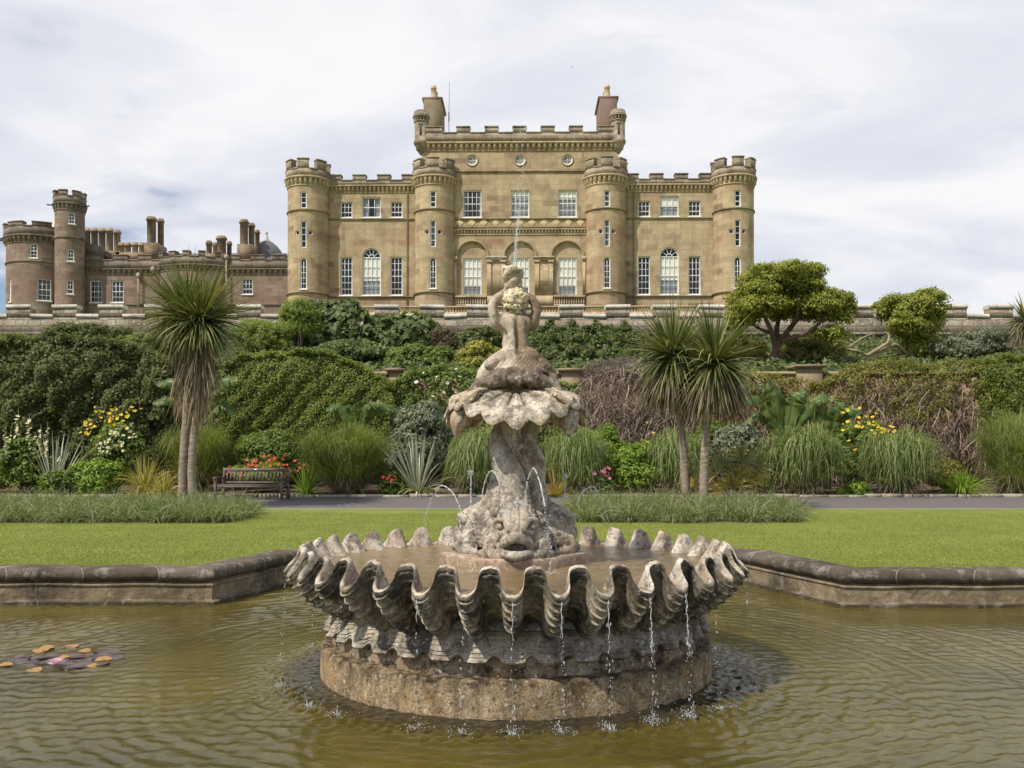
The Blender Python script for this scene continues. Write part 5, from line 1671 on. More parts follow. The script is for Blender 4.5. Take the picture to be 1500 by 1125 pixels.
def build_shells():
    from_z = 2.40            # hinge height above the pool
    na, nt = 181, 46
    A = np.linspace(-math.radians(93), math.radians(93), na)
    T = np.linspace(0.0, 1.0, nt)
    a, t = np.meshgrid(A, T)
    lobes = 9.0
    ph = a / math.radians(186) * lobes
    cush = np.abs(np.cos(np.pi * (ph + 0.0)))
    cush = 0.6 * cush ** 1.6 + 0.4 * cush ** 0.6
    R_ = (0.595 + 0.020 * (cush - 0.65) * t ** 2) * t
    x = R_ * np.sin(a) * 0.97
    y = -0.10 - R_ * np.cos(a) * 0.86
    side = np.abs(np.sin(a)) ** 1.6
    z = from_z - (0.245 * (1 - side) + 0.06 * side) * t ** 1.25
    z = z - 0.055 * np.clip(t - 0.82, 0, 1) ** 2 / 0.0324 * (1 - 0.4 * side)       # lip turns down
    z = z + 0.04 * side * np.sin(np.pi * t)                                        # cupped sides
    amp = 0.034 * t ** 0.8
    lipf = np.clip((t - 0.62) / 0.38, 0, 1) ** 1.3
    z = z + amp * (cush - 0.5) * (0.55 + 0.45 * np.cos(a)) * (1 - 0.8 * lipf) - 0.072 * (cush - 0.55) * lipf + 0.009 * np.abs(np.cos(np.pi * 3 * ph)) ** 0.8 * np.clip(t * 3, 0, 1) * (1 - 0.4 * lipf)
    y = y - 0.55 * amp * (cush - 0.5)
    top = np.stack([x, y, z], -1)
    top += np.stack([0 * x, 0 * x, 0.004 * np.sin(x * 60 + y * 43) * t], -1)
    # underside, with thickness
    du = np.gradient(top, axis=0); dv = np.gradient(top, axis=1)
    nrm = np.cross(du, dv); nrm /= np.linalg.norm(nrm, axis=-1)[..., None] + 1e-9
    nrm[nrm[..., 2] < 0] *= -1
    th = (0.034 + 0.03 * (1 - t))[..., None]
    bot = top - nrm * th
    edge = (top[-1] + bot[-1]) / 2 + (top[-1] - top[-2]) * 0.9
    m = MB()
    full = np.concatenate([top, edge[None], bot[::-1]], 0)
    m.grid(full)
    for e in (0, na - 1):       # close the two straight sides
        k = len(full) // 2
        V = np.concatenate([top[:, e], bot[:, e]])
        m.add(V, [(i, i + 1, nt + i + 1, nt + i) for i in range(nt - 1)])
    sub = np.abs(np.cos(np.pi * 3 * ph)) ** 0.8
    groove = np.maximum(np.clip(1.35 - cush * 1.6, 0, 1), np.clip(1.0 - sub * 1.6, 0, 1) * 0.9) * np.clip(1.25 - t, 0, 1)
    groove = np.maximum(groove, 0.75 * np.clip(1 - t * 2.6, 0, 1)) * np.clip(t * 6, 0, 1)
    o = None
    for ang in (0, 120, -120):
        if o is None:
            o = m.build('shell', M['f_shell'], fountain, smooth=True, auto=70)
            at = o.data.attributes.new('groove', 'FLOAT', 'POINT')
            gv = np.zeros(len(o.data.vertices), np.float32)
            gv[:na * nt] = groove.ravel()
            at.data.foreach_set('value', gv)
            q = o
        else:
            q = o.copy(); COL.objects.link(q); q.parent = fountain
        q.rotation_euler = (0, 0, math.radians(ang))
    # whelk-like pendants between the shells
    for sx, ang in ((-1, -58), (1, 58), (1, 180)):
        pm = MB()
        aa = np.linspace(0, 2 * np.pi, 48, endpoint=False)
        rows = []
        for s in np.linspace(0, 1, 26):
            r = 0.105 * (math.sin(math.pi * min(1, s * 0.97 + 0.03)) ** 0.6) * (1 - 0.62 * s) * (1 + 0.10 * np.abs(np.sin(4 * aa + 2.0 * s)))
            rows.append(np.stack([r * np.cos(aa), r * np.sin(aa) - 0.03 * s, np.full(48, -0.27 * s)], -1))
        pm.grid(np.stack(rows)[:, ::-1], wrap=True)
        for V in pm.V:
            V[:] = V @ roty(0.28).T
            V += np.array([0, -0.53, 2.245])
            V[:] = V @ rotz(math.radians(ang)).T
        pm.build('shell_pendant', M['f_shell'], fountain, smooth=True)
build_shells()

def build_figure():
    S = 8.17 / F
    X = lambda px: (px - 757) * S
    Z = lambda y: CAMZ + (YH - y) * S + 0.40
    # the dark carved collar the figure sits on: two fish heads meeting, tails draped over the shells
    c = Carve((-0.64, -0.56, 2.10), (0.64, 0.5, 2.84), 0.010)
    c.cap((0, 0, 2.12), (0, 0, 2.52), 0.13, 0.20, 0.03)
    c.ell((0, 0, 2.56), (0.31, 0.24, 0.075), 0.03)
    for k in range(3):
        R3 = rotz(math.radians(120 * k))
        def r_(p): return tuple(R3 @ np.array(p))
        c.ell(r_((0, -0.235, 2.485)), (0.080, 0.072, 0.066), 0.004, R=R3)
        for s in (-1, 1):
            c.path([r_((s * 0.125, -0.225, 2.495)), r_((s * 0.21, -0.215, 2.465)), r_((s * 0.31, -0.20, 2.43)), r_((s * 0.40, -0.19, 2.355)), r_((s * 0.485, -0.205, 2.285))], [0.076, 0.066, 0.048, 0.038, 0.022], 0.006)
            c.path([r_((s * 0.165 + 0.026 * math.cos(q) * (1 - q / 14), -0.296, 2.498 + 0.026 * math.sin(q) * (1 - q / 14))) for q in np.linspace(0, 7, 10)], np.full(10, 0.0105), 0.006, sub=2)
    c.path([(0.22 * math.cos(q), 0.22 * math.sin(q), 2.54) for q in np.linspace(0, 2 * math.pi, 13)], np.full(13, 0.05), 0.01, sub=2)
    m = c.mesh()
    V = m.V[0]
    V += (0.006 * np.sin(V * 41.0) * np.sin(V[:, [1, 2, 0]] * 53) + 0.003 * np.sin(V[:, [2, 0, 1]] * 97))
    m.build('carved_collar', M['f_rock'], fountain, smooth=True)

    # the merboy: back to us, arms raised to the horn
    c = Carve((-0.48, -0.40, 2.34), (0.48, 0.42, 3.46), 0.0078)
    z = lambda y: Z(y)
    # hips, belly, chest
    c.ell((X(758), 0.02, z(533)), (0.205, 0.165, 0.125), 0.03)
    for s in (-1, 1):
        c.ell((X(758) + s * 0.088, -0.085, z(527)), (0.108, 0.095, 0.10), 0.03)
    c.ell((X(757), 0.02, z(508)), (0.116, 0.110, 0.13), 0.06)
    c.ell((X(756), 0.025, z(492)), (0.104, 0.100, 0.12), 0.05)
    c.ell((X(755), 0.03, z(475)), (0.142, 0.108, 0.105), 0.04)
    c.ell((X(755), 0.03, z(466)), (0.128, 0.095, 0.070), 0.05)
    # spine and shoulder blades
    for s in (-1, 1):
        c.ell((X(755) + s * 0.080, -0.062, z(476)), (0.052, 0.034, 0.070), 0.03, R=roty(s * 0.35))
        c.path([(X(755) + s * 0.042, -0.075, z(470)), (X(756) + s * 0.042, -0.08, z(492)), (X(757) + s * 0.046, -0.085, z(510))], [0.03, 0.032, 0.03], 0.03)
    c.path([(X(755), -0.118, z(458)), (X(755.5), -0.112, z(475)), (X(756.5), -0.110, z(492)), (X(757.5), -0.118, z(507)), (X(758), -0.14, z(516))], [0.006, 0.008, 0.009, 0.008, 0.005], 0.030, cut=True)
    # tail fins spreading left and right, thighs turning into fish tails
    for s in (-1, 1):
        c.path([(s * 0.10, -0.02, z(534)), (s * 0.19, -0.03, z(541)), (s * 0.27, -0.05, z(551)), (s * 0.30, -0.10, z(556))], [0.12, 0.098, 0.07, 0.04], 0.03)
    # scaly skirt
    for k in range(7):
        n = 5 + k * 2
        for i in range(n):
            u = (i - (n - 1) / 2)
            x = u * 0.036 + (0.018 if k % 2 else 0)
            if abs(x) > 0.21: continue
            c.ell((X(758) + x, -0.158 - 0.008 * k + 0.9 * x * x, z(527.5 + k * 3.1) - 0.03 * abs(x)), (0.022, 0.026, 0.021), 0.004)
    # leaf-like fins at the hips
    for s in (-1, 1):
        for k in range(5):
            q = k / 4 - 0.5
            c.path([(s * 0.15, -0.10, z(530)), (s * (0.20 + 0.015 * k), -0.13, z(535 + 6 * q)), (s * (0.235 + 0.012 * k), -0.13, z(546 - 2.4 * k))], [0.030, 0.026, 0.010], 0.010, sub=3)
    # neck and head, thrown back
    hc = np.array([X(755.5), 0.0, z(441)])
    c.cap((X(755), 0.03, z(462)), (hc[0], 0.02, z(450)), 0.062, 0.058, 0.03)
    c.ell(hc, (0.094, 0.105, 0.100), 0.02)
    # the face looks up and away: brow, nose, lips, chin, ears, eyes
    fd = np.array([0, math.cos(0.75), math.sin(0.75)]); up = np.array([0, -math.sin(0.75), math.cos(0.75)])
    c.ell(hc + fd * 0.045 - up * 0.045, (0.062, 0.06, 0.06), 0.02)
    c.cap(hc + fd * 0.098 + up * 0.018, hc + fd * 0.122 - up * 0.018, 0.010, 0.016, 0.012)
    c.cap(hc + fd * 0.100 - up * 0.046 + np.array([-0.022, 0, 0]), hc + fd * 0.100 - up * 0.046 + np.array([0.022, 0, 0]), 0.010, 0.010, 0.006)
    c.ell(hc + fd * 0.085 - up * 0.078, 0.026, 0.012)
    for s in (-1, 1):
        e = hc + fd * 0.088 + up * 0.016 + np.array([s * 0.036, 0, 0])
        c.ell(e, 0.020, 0.006, cut=True); c.ell(e - fd * 0.004, 0.014, 0.003)
        c.cap(e + up * 0.020 - np.array([s * 0.016, 0, 0]), e + up * 0.016 + np.array([s * 0.022, 0, 0]) - fd * 0.01, 0.009, 0.007, 0.006)
        c.ell(hc + np.array([s * 0.093, 0.02, -0.01]), (0.012, 0.020, 0.030), 0.006)
    # arms
    for s in (-1, 1):
        sh = np.array([X(755) + s * 0.152, 0.02, z(473)])
        el = np.array([X(721.5) if s < 0 else X(787), -0.015, z(449.5)])
        wr = np.array([X(742.5) if s < 0 else X(764.5), 0.03, z(426.5)])
        c.path([sh, (sh + el) / 2 + np.array([s * 0.012, -0.012, 0.005]), el], [0.052, 0.041, 0.034], 0.012, sub=5)
        c.path([el, el * 0.55 + wr * 0.45 + np.array([s * 0.016, -0.01, 0.006]), wr], [0.037, 0.035, 0.024], 0.012, sub=5)
        c.ell(sh, (0.060, 0.062, 0.062), 0.03)
        # hand gripping the horn: palm, four bent fingers, thumb
        hand = wr + np.array([-s * 0.010, 0.0, 0.045])
        c.ell(hand, (0.026, 0.036, 0.044), 0.015)
        for f in range(4):
            L = (0.030, 0.035, 0.033, 0.026)[f]
            b0 = hand + np.array([0, -0.028 + 0.019 * f, 0.026 - 0.004 * abs(f - 1)])
            b1 = b0 + np.array([-s * L * 0.45, -0.006, L * 0.95])
            b2 = b1 + np.array([-s * L * 0.95, -0.012, L * 0.15])
            c.path([b0, b1, b2], [0.0115, 0.0105, 0.0085], 0.004, sub=3)
        t0 = hand + np.array([-s * 0.006, -0.034, -0.008])
        c.path([t0, t0 + np.array([-s * 0.02, -0.022, 0.018]), t0 + np.array([-s * 0.042, -0.020, 0.032])], [0.013, 0.012, 0.009], 0.005, sub=3)
    fig = c.mesh()
    V = fig.V[0]
    V += 0.0012 * np.sin(V * 90) * np.sin(V[:, [2, 0, 1]] * 71)
    fo = fig.build('merboy_statue', M['f_figure'], fountain, smooth=True)
    fo.rotation_euler = (0, 0, math.radians(9))
    # curly hair
    c = Carve(hc - 0.2, hc + 0.2, 0.006)
    rng = np.random.default_rng(2)
    c.ell(hc + np.array([0, -0.012, 0.012]), (0.097, 0.100, 0.098), 0.01)
    pts = []
    for i in range(420):
        v = rng.normal(size=3); v /= np.linalg.norm(v)
        if v @ fd > 0.35: continue
        p = hc + v * np.array([0.100, 0.106, 0.102])
        if all(np.linalg.norm(p - q) > 0.030 for q in pts):
            pts.append(p)
    for p in pts:
        v = (p - hc) / np.linalg.norm(p - hc)
        r = rng.uniform(0.018, 0.026)
        u = np.cross(v, rng.normal(size=3)); u /= np.linalg.norm(u); w2 = np.cross(v, u)
        low = max(0, -(v[2])) 
        q = np.linspace(0, 7.5, 9)
        rr = r * (1 - q / 9.5)
        c.path([p + u * a_ * math.cos(b_) + w2 * a_ * math.sin(b_) + v * (0.004 + 0.013 * b_ / 7.5 + 0.012 * low) for a_, b_ in zip(rr, q)], np.full(9, 0.0085), 0.003, sub=1)
    for i in range(7):           # thicker locks at the nape
        x = (i - 3) * 0.026
        p = np.array([hc[0] + x, -0.085 + 0.9 * x * x * 6, hc[2] - 0.072 + abs(x) * 0.28])
        c.ell(p, (0.021, 0.025, 0.023), 0.006)
        c.ell(p + np.array([0.006, -0.020, -0.004]), 0.0075, 0.003, cut=True)
    c.mesh().build('hair', M['f_hair'], fo, smooth=True)
    # twisted conch horn held overhead
    c = Carve((-0.2, -0.16, z(432)), (0.2, 0.2, z(386)), 0.006)
    p0 = np.array([X(756), 0.03, z(428)]); p1 = np.array([X(751.5), 0.0, z(397)])
    ax = p1 - p0
    n = 40
    c.cap(p0, p0 + ax * 0.97, 0.045, 0.062, 0.01)
    for strand in range(3):
        pp, rr = [], []
        for i in range(n):
            f = i / (n - 1)
            a_ = strand * 2 * math.pi / 3 + f * 4.6
            r = 0.030 + 0.030 * f
            pp.append(p0 + ax * f + np.array([r * math.cos(a_), r * math.sin(a_), 0]))
            rr.append(0.026 + 0.016 * f)
        c.path(pp, rr, 0.006, sub=1)
    for i in range(11):
        a_ = i / 11 * 2 * math.pi
        c.ell(p1 + np.array([0.066 * math.cos(a_), 0.066 * math.sin(a_), 0.006 + 0.014 * math.sin(a_ * 2 + 1)]), (0.028, 0.028, 0.021), 0.010)
    c.ell(p1 + np.array([0, 0, 0.035]), (0.050, 0.050, 0.055), 0.01, cut=True)
    c.mesh().build('conch_horn', M['f_horn'], fo, smooth=True)
build_figure()

# ------------------------------------------------------------------ moving water
def drops(mb, pts, rad, stretch=1.0, seg=6):
    for p, r in zip(pts, rad):
        mb.ball(p, (r, r, r * stretch), seg, 4)

def jet(name, pts, r, label, group, mat='spray', seed=0, breakup=0.35, cat='water jet'):
    rng = np.random.default_rng(seed)
    pts = np.asarray(pts, float)
    n = 70
    q = spline(pts, np.linspace(0, len(pts) - 1, n))
    mb = MB()
    k0 = int(n * (1 - breakup))
    rad = r * (1 + 0.35 * np.sin(np.arange(n) * 1.1 + seed) + rng.normal(0, 0.18, n)).clip(0.35, 2)
    q[:, :2] += rng.normal(0, r * 0.22, (n, 2))
    a = 0
    while a < k0 - 2:                    # ragged strand in short lengths
        b = min(k0, a + rng.integers(6, 14))
        mb.tube(q[a:b + 1], rad[a:b + 1] * 0.66, 6)
        a = b + (1 if rng.random() < 0.35 else 0)
    for i in range(k0, n):
        for _ in range(2):
            mb.ball(q[i] + rng.normal(0, r * 1.1, 3), (r * rng.uniform(0.25, 0.6),) * 2 + (r * rng.uniform(0.4, 1.1),), 6, 4)
    for _ in range(26):
        i = rng.integers(0, n)
        mb.ball(q[i] + rng.normal(0, r * 2.2, 3), r * rng.uniform(0.2, 0.4), 5, 3)
    o0 = q[0].copy()
    for V in mb.V: V -= o0
    o = mb.build(name, M[mat], None, smooth=True)
    o.location = tuple(o0)
    return tag(o, label, cat, group)

def build_jets():
    g = 'water jets around the dolphins'
    jet('water_jet', [P(705.6, 729, 7.82), P(711, 703, 7.78), P(720, 689.5, 7.72), P(730, 703, 7.66), P(739, 738, 7.6), P(742, 752, 7.58)], 0.0075, 'arched water jet rising left of the stone column and falling across it', g, seed=1)
    jet('water_jet', [P(768, 744, 7.72), P(772.5, 707, 7.66), P(782, 686, 7.58), P(793, 716, 7.45), P(801, 757, 7.36), P(805, 795, 7.32), P(807, 833, 7.30)], 0.0085, 'long water jet arching over the front dolphin and falling right of its eye', g, seed=2)
    jet('water_jet', [P(680, 763, 7.95), P(667, 728, 8.05), P(652, 712.5, 8.15), P(640, 716, 8.25), P(627, 745, 8.4), P(618, 782, 8.5)], 0.0075, 'arched water jet spouting outward left of the dolphins towards the bench', g, seed=3, breakup=0.45)
    jet('water_jet', [P(690, 744, 8.55), P(689.6, 720, 8.55), P(690, 700, 8.55), P(689.5, 690, 8.55)], 0.009, 'upright spurt of water behind the left dolphin', g, seed=4, breakup=0.25)
    jet('water_jet', [P(827, 735, 8.55), P(827.6, 715, 8.55), P(828.5, 701, 8.55), P(829, 696, 8.55)], 0.009, 'upright spurt of water behind the right dolphin, beside the yellow palm', g, seed=5, breakup=0.25)
    jet('water_jet', [P(846, 738, 8.1), P(853, 722, 8.2), P(866, 712.6, 8.3), P(876, 720, 8.4), P(886, 742, 8.5), P(894, 786, 8.6)], 0.0075, 'arched water jet spouting outward right of the dolphins', g, seed=6, breakup=0.45)
    # plume out of the horn
    rng = np.random.default_rng(9)
    mb = MB()
    base = P(752, 395, 8.17)
    n = 380
    for i in range(n):
        f = rng.beta(1.0, 1.7)
        c = P(752.5 + 17 * f ** 0.8, 393 - 245 * f, 8.17)
        s = 0.006 + 0.050 * f
        p = c + rng.normal(0, 1, 3) * np.array([s, s, 0.03])
        mb.ball(p, (lambda r: (r, r, r * rng.uniform(1, 3)))(rng.uniform(0.0018, 0.0042)), 5, 3)
    for i in range(42):
        f = (i / 42) ** 1.1 * 0.34
        c = P(752.5 + 17 * f ** 0.8, 393 - 245 * f, 8.17)
        mb.ball(c + rng.normal(0, 0.005, 3), (0.0032, 0.0032, 0.026), 6, 4)
    for i in range(150):          # a side spray falling to the left
        f = rng.random()
        c = P(750 - 34 * f, 392 - 20 * math.sin(f * 2.6) + 4 * f, 8.15)
        mb.ball(c + rng.normal(0, 0.010 + 0.02 * f, 3), rng.uniform(0.0018, 0.004), 5, 3)
    for i in range(150):
        f = rng.random()
        c = P(754 + 30 * f, 392 - 62 * math.sin(f * 2.2) + 60 * f * f, 8.15)
        mb.ball(c + rng.normal(0, 0.012 + 0.03 * f, 3), rng.uniform(0.0015, 0.003), 5, 3)
    for V in mb.V: V -= base
    o = mb.build('water_plume', M['mist'], None, smooth=True)
    o.location = tuple(base)
    tag(o, 'thin plume of spray shooting up from the horn of the statue', 'water jet')

    # drips off the spouts of the bowl, and their splashes in the pool
    where = {-9: 'far left of the bowl', -7: 'left side of the bowl', -5: 'left part of the rim', -4: 'left half of the rim, nearer the middle', -2: 'second spout left of the centre', -1: 'spout just left of the centre',
             0: 'central spout of the bowl', 1: 'spout just right of the centre', 2: 'right front of the rim', 3: 'right part of the rim, the heaviest stream', 4: 'right part of the rim, second heavy stream', 5: 'right side of the rim', 7: 'right end of the bowl', 9: 'far right tip of the bowl'}
    rim_r, rim_z = RIM
    heavy = {3: 2.0, 4: 2.1, 1: 1.3, 2: 1.4, 0: 1.3, -2: 0.8}
    ords = sorted(where)
    for k in ords:
        a_ = TH0 + 2 * math.pi * k / NF
        rng = np.random.default_rng(100 + k)
        hv = heavy.get(k, 0.55)
        mb = MB()
        zt = rim_z + WZ
        x0, y0 = FX + (rim_r + 0.0) * math.cos(a_), FY + (rim_r + 0.0) * math.sin(a_)
        H_ = zt - WZ
        q = [np.array([(0.004 + 0.05 * f) * math.cos(a_), (0.004 + 0.05 * f) * math.sin(a_), -H_ * 0.98 * f]) for f in np.linspace(0, 1, 40)]
        if hv > 0.7:
            m_ = int(9 * min(hv, 2))
            wv = np.array([[math.sin(i * 1.3 + k) * 0.004, 0, 0] for i in range(m_ + 1)])
            mb.tube(np.array(q[:m_ + 1]) + wv, 0.0026 * (1 + 0.3 * np.sin(np.arange(m_ + 1) * 1.7)), 6)
        nd = int(30 * hv)
        for i in range(nd):
            f = rng.uniform(0.03, 1)
            c = np.array([(0.004 + 0.05 * f) * math.cos(a_), (0.004 + 0.05 * f) * math.sin(a_), -H_ * 0.98 * f]) + rng.normal(0, 0.004 + 0.013 * f, 3) * np.array([1, 1, 0])
            r = rng.uniform(0.0014, 0.0044)
            mb.ball(c, (r, r, r * rng.uniform(1.2, 3.4)), 6, 4)
        o = mb.build('water_drip', M['spray'], None, smooth=True)
        o.location = (x0, y0, zt)
        tag(o, 'string of falling drops at the ' + where[k], 'water drip', 'drips off the bowl')
        if abs(k) <= 7:
            sp = MB()
            sk = rng.normal(0, 0.8, 2)
            ang = rng.uniform(0, 2 * np.pi, int(46 + 34 * hv))
            for b_ in ang:
                u = abs(rng.normal(0, 0.055))
                hgt = abs(rng.normal(0, 0.030)) * math.exp(-u * 9) + 0.004
                r = rng.uniform(0.0014, 0.0042)
                sp.ball((u * math.cos(b_) * 1.1 + sk[0] * hgt, u * math.sin(b_) + sk[1] * hgt, hgt * hv ** 0.5), r, 5, 3)
            for b_ in rng.uniform(0, 2 * np.pi, rng.integers(0, 4)):
                p1 = np.array([0.016 * math.cos(b_), 0.016 * math.sin(b_), -0.004])
                p2 = np.array([0.04 * math.cos(b_), 0.04 * math.sin(b_), rng.uniform(0.015, 0.055)])
                sp.tube([p1, (p1 + p2) / 2 + (0, 0, 0.006), p2], [0.004, 0.0025, 0.001], 5)
            o = sp.build('splash', M['spray'], None, smooth=True)
            o.location = (x0 + 0.05 * math.cos(a_), y0 + 0.05 * math.sin(a_), WZ + 0.004)
            tag(o, 'splash on the pool below drops at the ' + where[k], 'splash', 'splashes in the pool')
    for (px, py, D, lab) in ((806, 834, 7.28, 'splash in the bowl water right of the plinth where the long jet lands'), (692, 829, 7.42, 'splash in the bowl water left of the plinth front corner')):
        rng = np.random.default_rng(int(px))
        sp = MB()
        for b_ in rng.uniform(0, 2 * np.pi, 60):
            u = abs(rng.normal(0, 0.05))
            sp.ball((u * math.cos(b_) * 1.5, u * math.sin(b_), abs(rng.normal(0, 0.02)) * math.exp(-u * 9) + 0.003), rng.uniform(0.002, 0.005), 5, 3)
        o = sp.build('splash', M['spray'], None, smooth=True)
        p = P(px, py, D)
        o.location = (p[0], p[1], WZ + WL + 0.003)
        tag(o, lab, 'splash', 'splashes in the bowl')
build_jets()
# ------------------------------------------------------------------ plants
def wob2(u, v, s, seed=0.0):
    return (np.sin(u * s + 1.7 * seed) * np.sin(v * s * 0.9 + 2.1 * seed + 1.0) + 0.6 * np.sin(u * s * 2.3 + v * s * 1.1 + seed) + 0.4 * np.sin(u * s * 4.1 - v * s * 3.7 + 3 * seed)) / 2.0

def unit(v):
    return v / (np.linalg.norm(v, axis=-1, keepdims=True) + 1e-9)

def leaves(mb, C, N, L, W, rng, fold=0.18, droop=0.0):
    """one folded leaf per row: C centres, N facing directions"""
    n = len(C)
    L = np.broadcast_to(L, (n,))[:, None] * rng.uniform(0.7, 1.25, (n, 1)); W = np.broadcast_to(W, (n,))[:, None] * rng.uniform(0.75, 1.2, (n, 1))
    N = unit(N)
    r = unit(rng.normal(size=(n, 3)) + np.array([0, 0, -droop]))
    t = unit(r - N * np.sum(r * N, 1, keepdims=True))
    b = np.cross(N, t)
    V = np.stack([C - t * L / 2, C + b * W / 2 + N * W * fold - t * L * 0.06, C + t * L / 2 - N * L * 0.08, C - b * W / 2 + N * W * fold - t * L * 0.06], 1)
    F_ = np.arange(n * 4).reshape(n, 4)
    mb.add(V.reshape(-1, 3), F_)

def blades(mb, base, dir0, length, width, droop, rng, seg=5, taper=1.0, face=None, curl=0.0):
    """arching strap leaves. dir0: initial directions, droop: how strongly gravity bends them over"""
    n = len(base)
    length = np.broadcast_to(length, (n,)); width = np.broadcast_to(width, (n,)); droop = np.broadcast_to(droop, (n,))
    d = unit(np.asarray(dir0, float))
    p = np.array(base, float)
    side = np.cross(d, np.array([0, 0, 1.0])) if face is None else np.cross(d, face)
    side = unit(side + rng.normal(0, 0.25, (n, 3)))
    rows = []
    step = (length / seg)[:, None]
    for i in range(seg + 1):
        f = i / seg
        w = width[:, None] * (0.55 + 0.45 * min(1, f * 4)) * (1 - f ** 2.2 * taper) * 0.5 + 0.0006
        rows.append(np.stack([p - side * w, p + side * w], 1))
        g = np.zeros((n, 3)); g[:, 2] = -droop * (0.35 + f * 1.3) / seg
        d = unit(d + g + curl * side / seg)
        p = p + d * step
    R_ = np.stack(rows, 1)                     # n, seg+1, 2, 3
    k = (seg + 1) * 2
    i = np.arange(seg)
    q = np.stack([2 * i, 2 * i + 1, 2 * i + 3, 2 * i + 2], -1)
    F_ = (q[None] + (np.arange(n) * k)[:, None, None]).reshape(-1, 4)
    mb.add(R_.reshape(-1, 3), F_)

def sphere_dirs(n, rng, zmin=-1.0):
    out = np.zeros((0, 3))
    while len(out) < n:
        v = unit(rng.normal(size=(n * 2, 3)))
        out = np.concatenate([out, v[v[:, 2] > zmin]])
    return out[:n]

def clumped(rng, blobs, per, clump, each, zmin=-0.75, inner=0.25):
    """leaf positions and facing directions spread in clumps over the shell of a union of ellipsoids"""
    Cs, Ns = [], []
    for c, r in blobs:
        c = np.asarray(c, float); r = np.broadcast_to(np.asarray(r, float), (3,))
        area = 4 * np.pi * ((r[0] * r[1]) ** 1.6 / 3 + (r[0] * r[2]) ** 1.6 / 3 + (r[1] * r[2]) ** 1.6 / 3) ** (1 / 1.6)
        k = max(6, int(area * per))
        v = sphere_dirs(k, rng, zmin)
        rad = rng.uniform(0.76, 1.14, (k, 1)) + 0.10 * wob2(v[:, :1] * 3 + c[0], v[:, 2:] * 3 + c[2], 1.7)
        pc = c + v * r * rad
        # drop clumps buried in the other blobs
        keep = np.ones(k, bool)
        for c2, r2 in blobs:
            c2 = np.asarray(c2, float)
            if np.allclose(c2, c): continue
            keep &= (np.linalg.norm((pc - c2) / np.broadcast_to(np.asarray(r2, float), (3,)), axis=1) > 0.72)
        pc, v = pc[keep], v[keep]
        k = len(pc)
        if not k: continue
        nl = each
        cr = clump * rng.uniform(0.6, 1.35, (k, 1, 1))
        o = unit(rng.normal(size=(k, nl, 3))) * rng.uniform(0.2, 1, (k, nl, 1)) ** 0.5
        o[..., 2] *= 0.75
        Cs.append((pc[:, None] + o * cr).reshape(-1, 3))
        Ns.append((v[:, None] * 0.55 + o * 0.8 + np.array([0, 0, 0.35]) + rng.normal(0, 0.35, (k, nl, 3))).reshape(-1, 3))
        m = int(k * nl * inner)
        if m:
            v2 = sphere_dirs(m, rng, -0.9)
            Cs.append(c + v2 * r * rng.uniform(0.35, 0.82, (m, 1)))
            Ns.append(v2 + rng.normal(0, 0.6, (m, 3)))
    return np.concatenate(Cs), np.concatenate(Ns)

def stems(mb, a, tips, r0, r1, rng, bend=0.15, seg=5):
    for t in tips:
        a_, t_ = np.asarray(a, float), np.asarray(t, float)
        mid = (a_ + t_) / 2 + rng.normal(0, bend, 3) * np.linalg.norm(t_ - a_) * np.array([1, 1, 0.4])
        q = spline(np.array([a_, mid, t_]), np.linspace(0, 2, seg + 1))
        mb.tube(q, np.linspace(r0, r1, seg + 1), 6)

def ground_at(D):
    if D < 34.0: return float(ground_z(D))
    return float(np.interp(D, [34.2, 38, 42, 46.2], [4.2, 4.9, 5.9, 7.0]))

def flowers(root, pts, mat, size, rng, petals=7, name='flower', tilt=0.5, cup=0.3):
    """each bloom is a piece of its own"""
    m = MB()
    a = np.linspace(0, 2 * np.pi, petals, endpoint=False)
    for q in a:
        d = np.array([math.cos(q), math.sin(q), 0]); s = np.array([-math.sin(q), math.cos(q), 0])
        z = np.array([0, 0, 1.0])
        m.add([0 * d, d * 0.30 + s * 0.19 + z * 0.1, d * 0.5 + z * cup * 0.5, d * 0.30 - s * 0.19 + z * 0.1], [(0, 1, 2, 3)])
    m.ball((0, 0, 0.04), 0.10, 6, 4)
    proto = None
    for p in pts:
        if proto is None:
            proto = m.build(name, mat, root)
            o = proto
        else:
            o = proto.copy(); COL.objects.link(o); o.parent = root
        o.location = tuple(p)
        o.rotation_euler = (rng.uniform(0.2, 1.3) * tilt * 2, rng.normal(0, 0.3), rng.normal(0, 0.7))
        o.scale = (size * rng.uniform(0.75, 1.25),) * 3

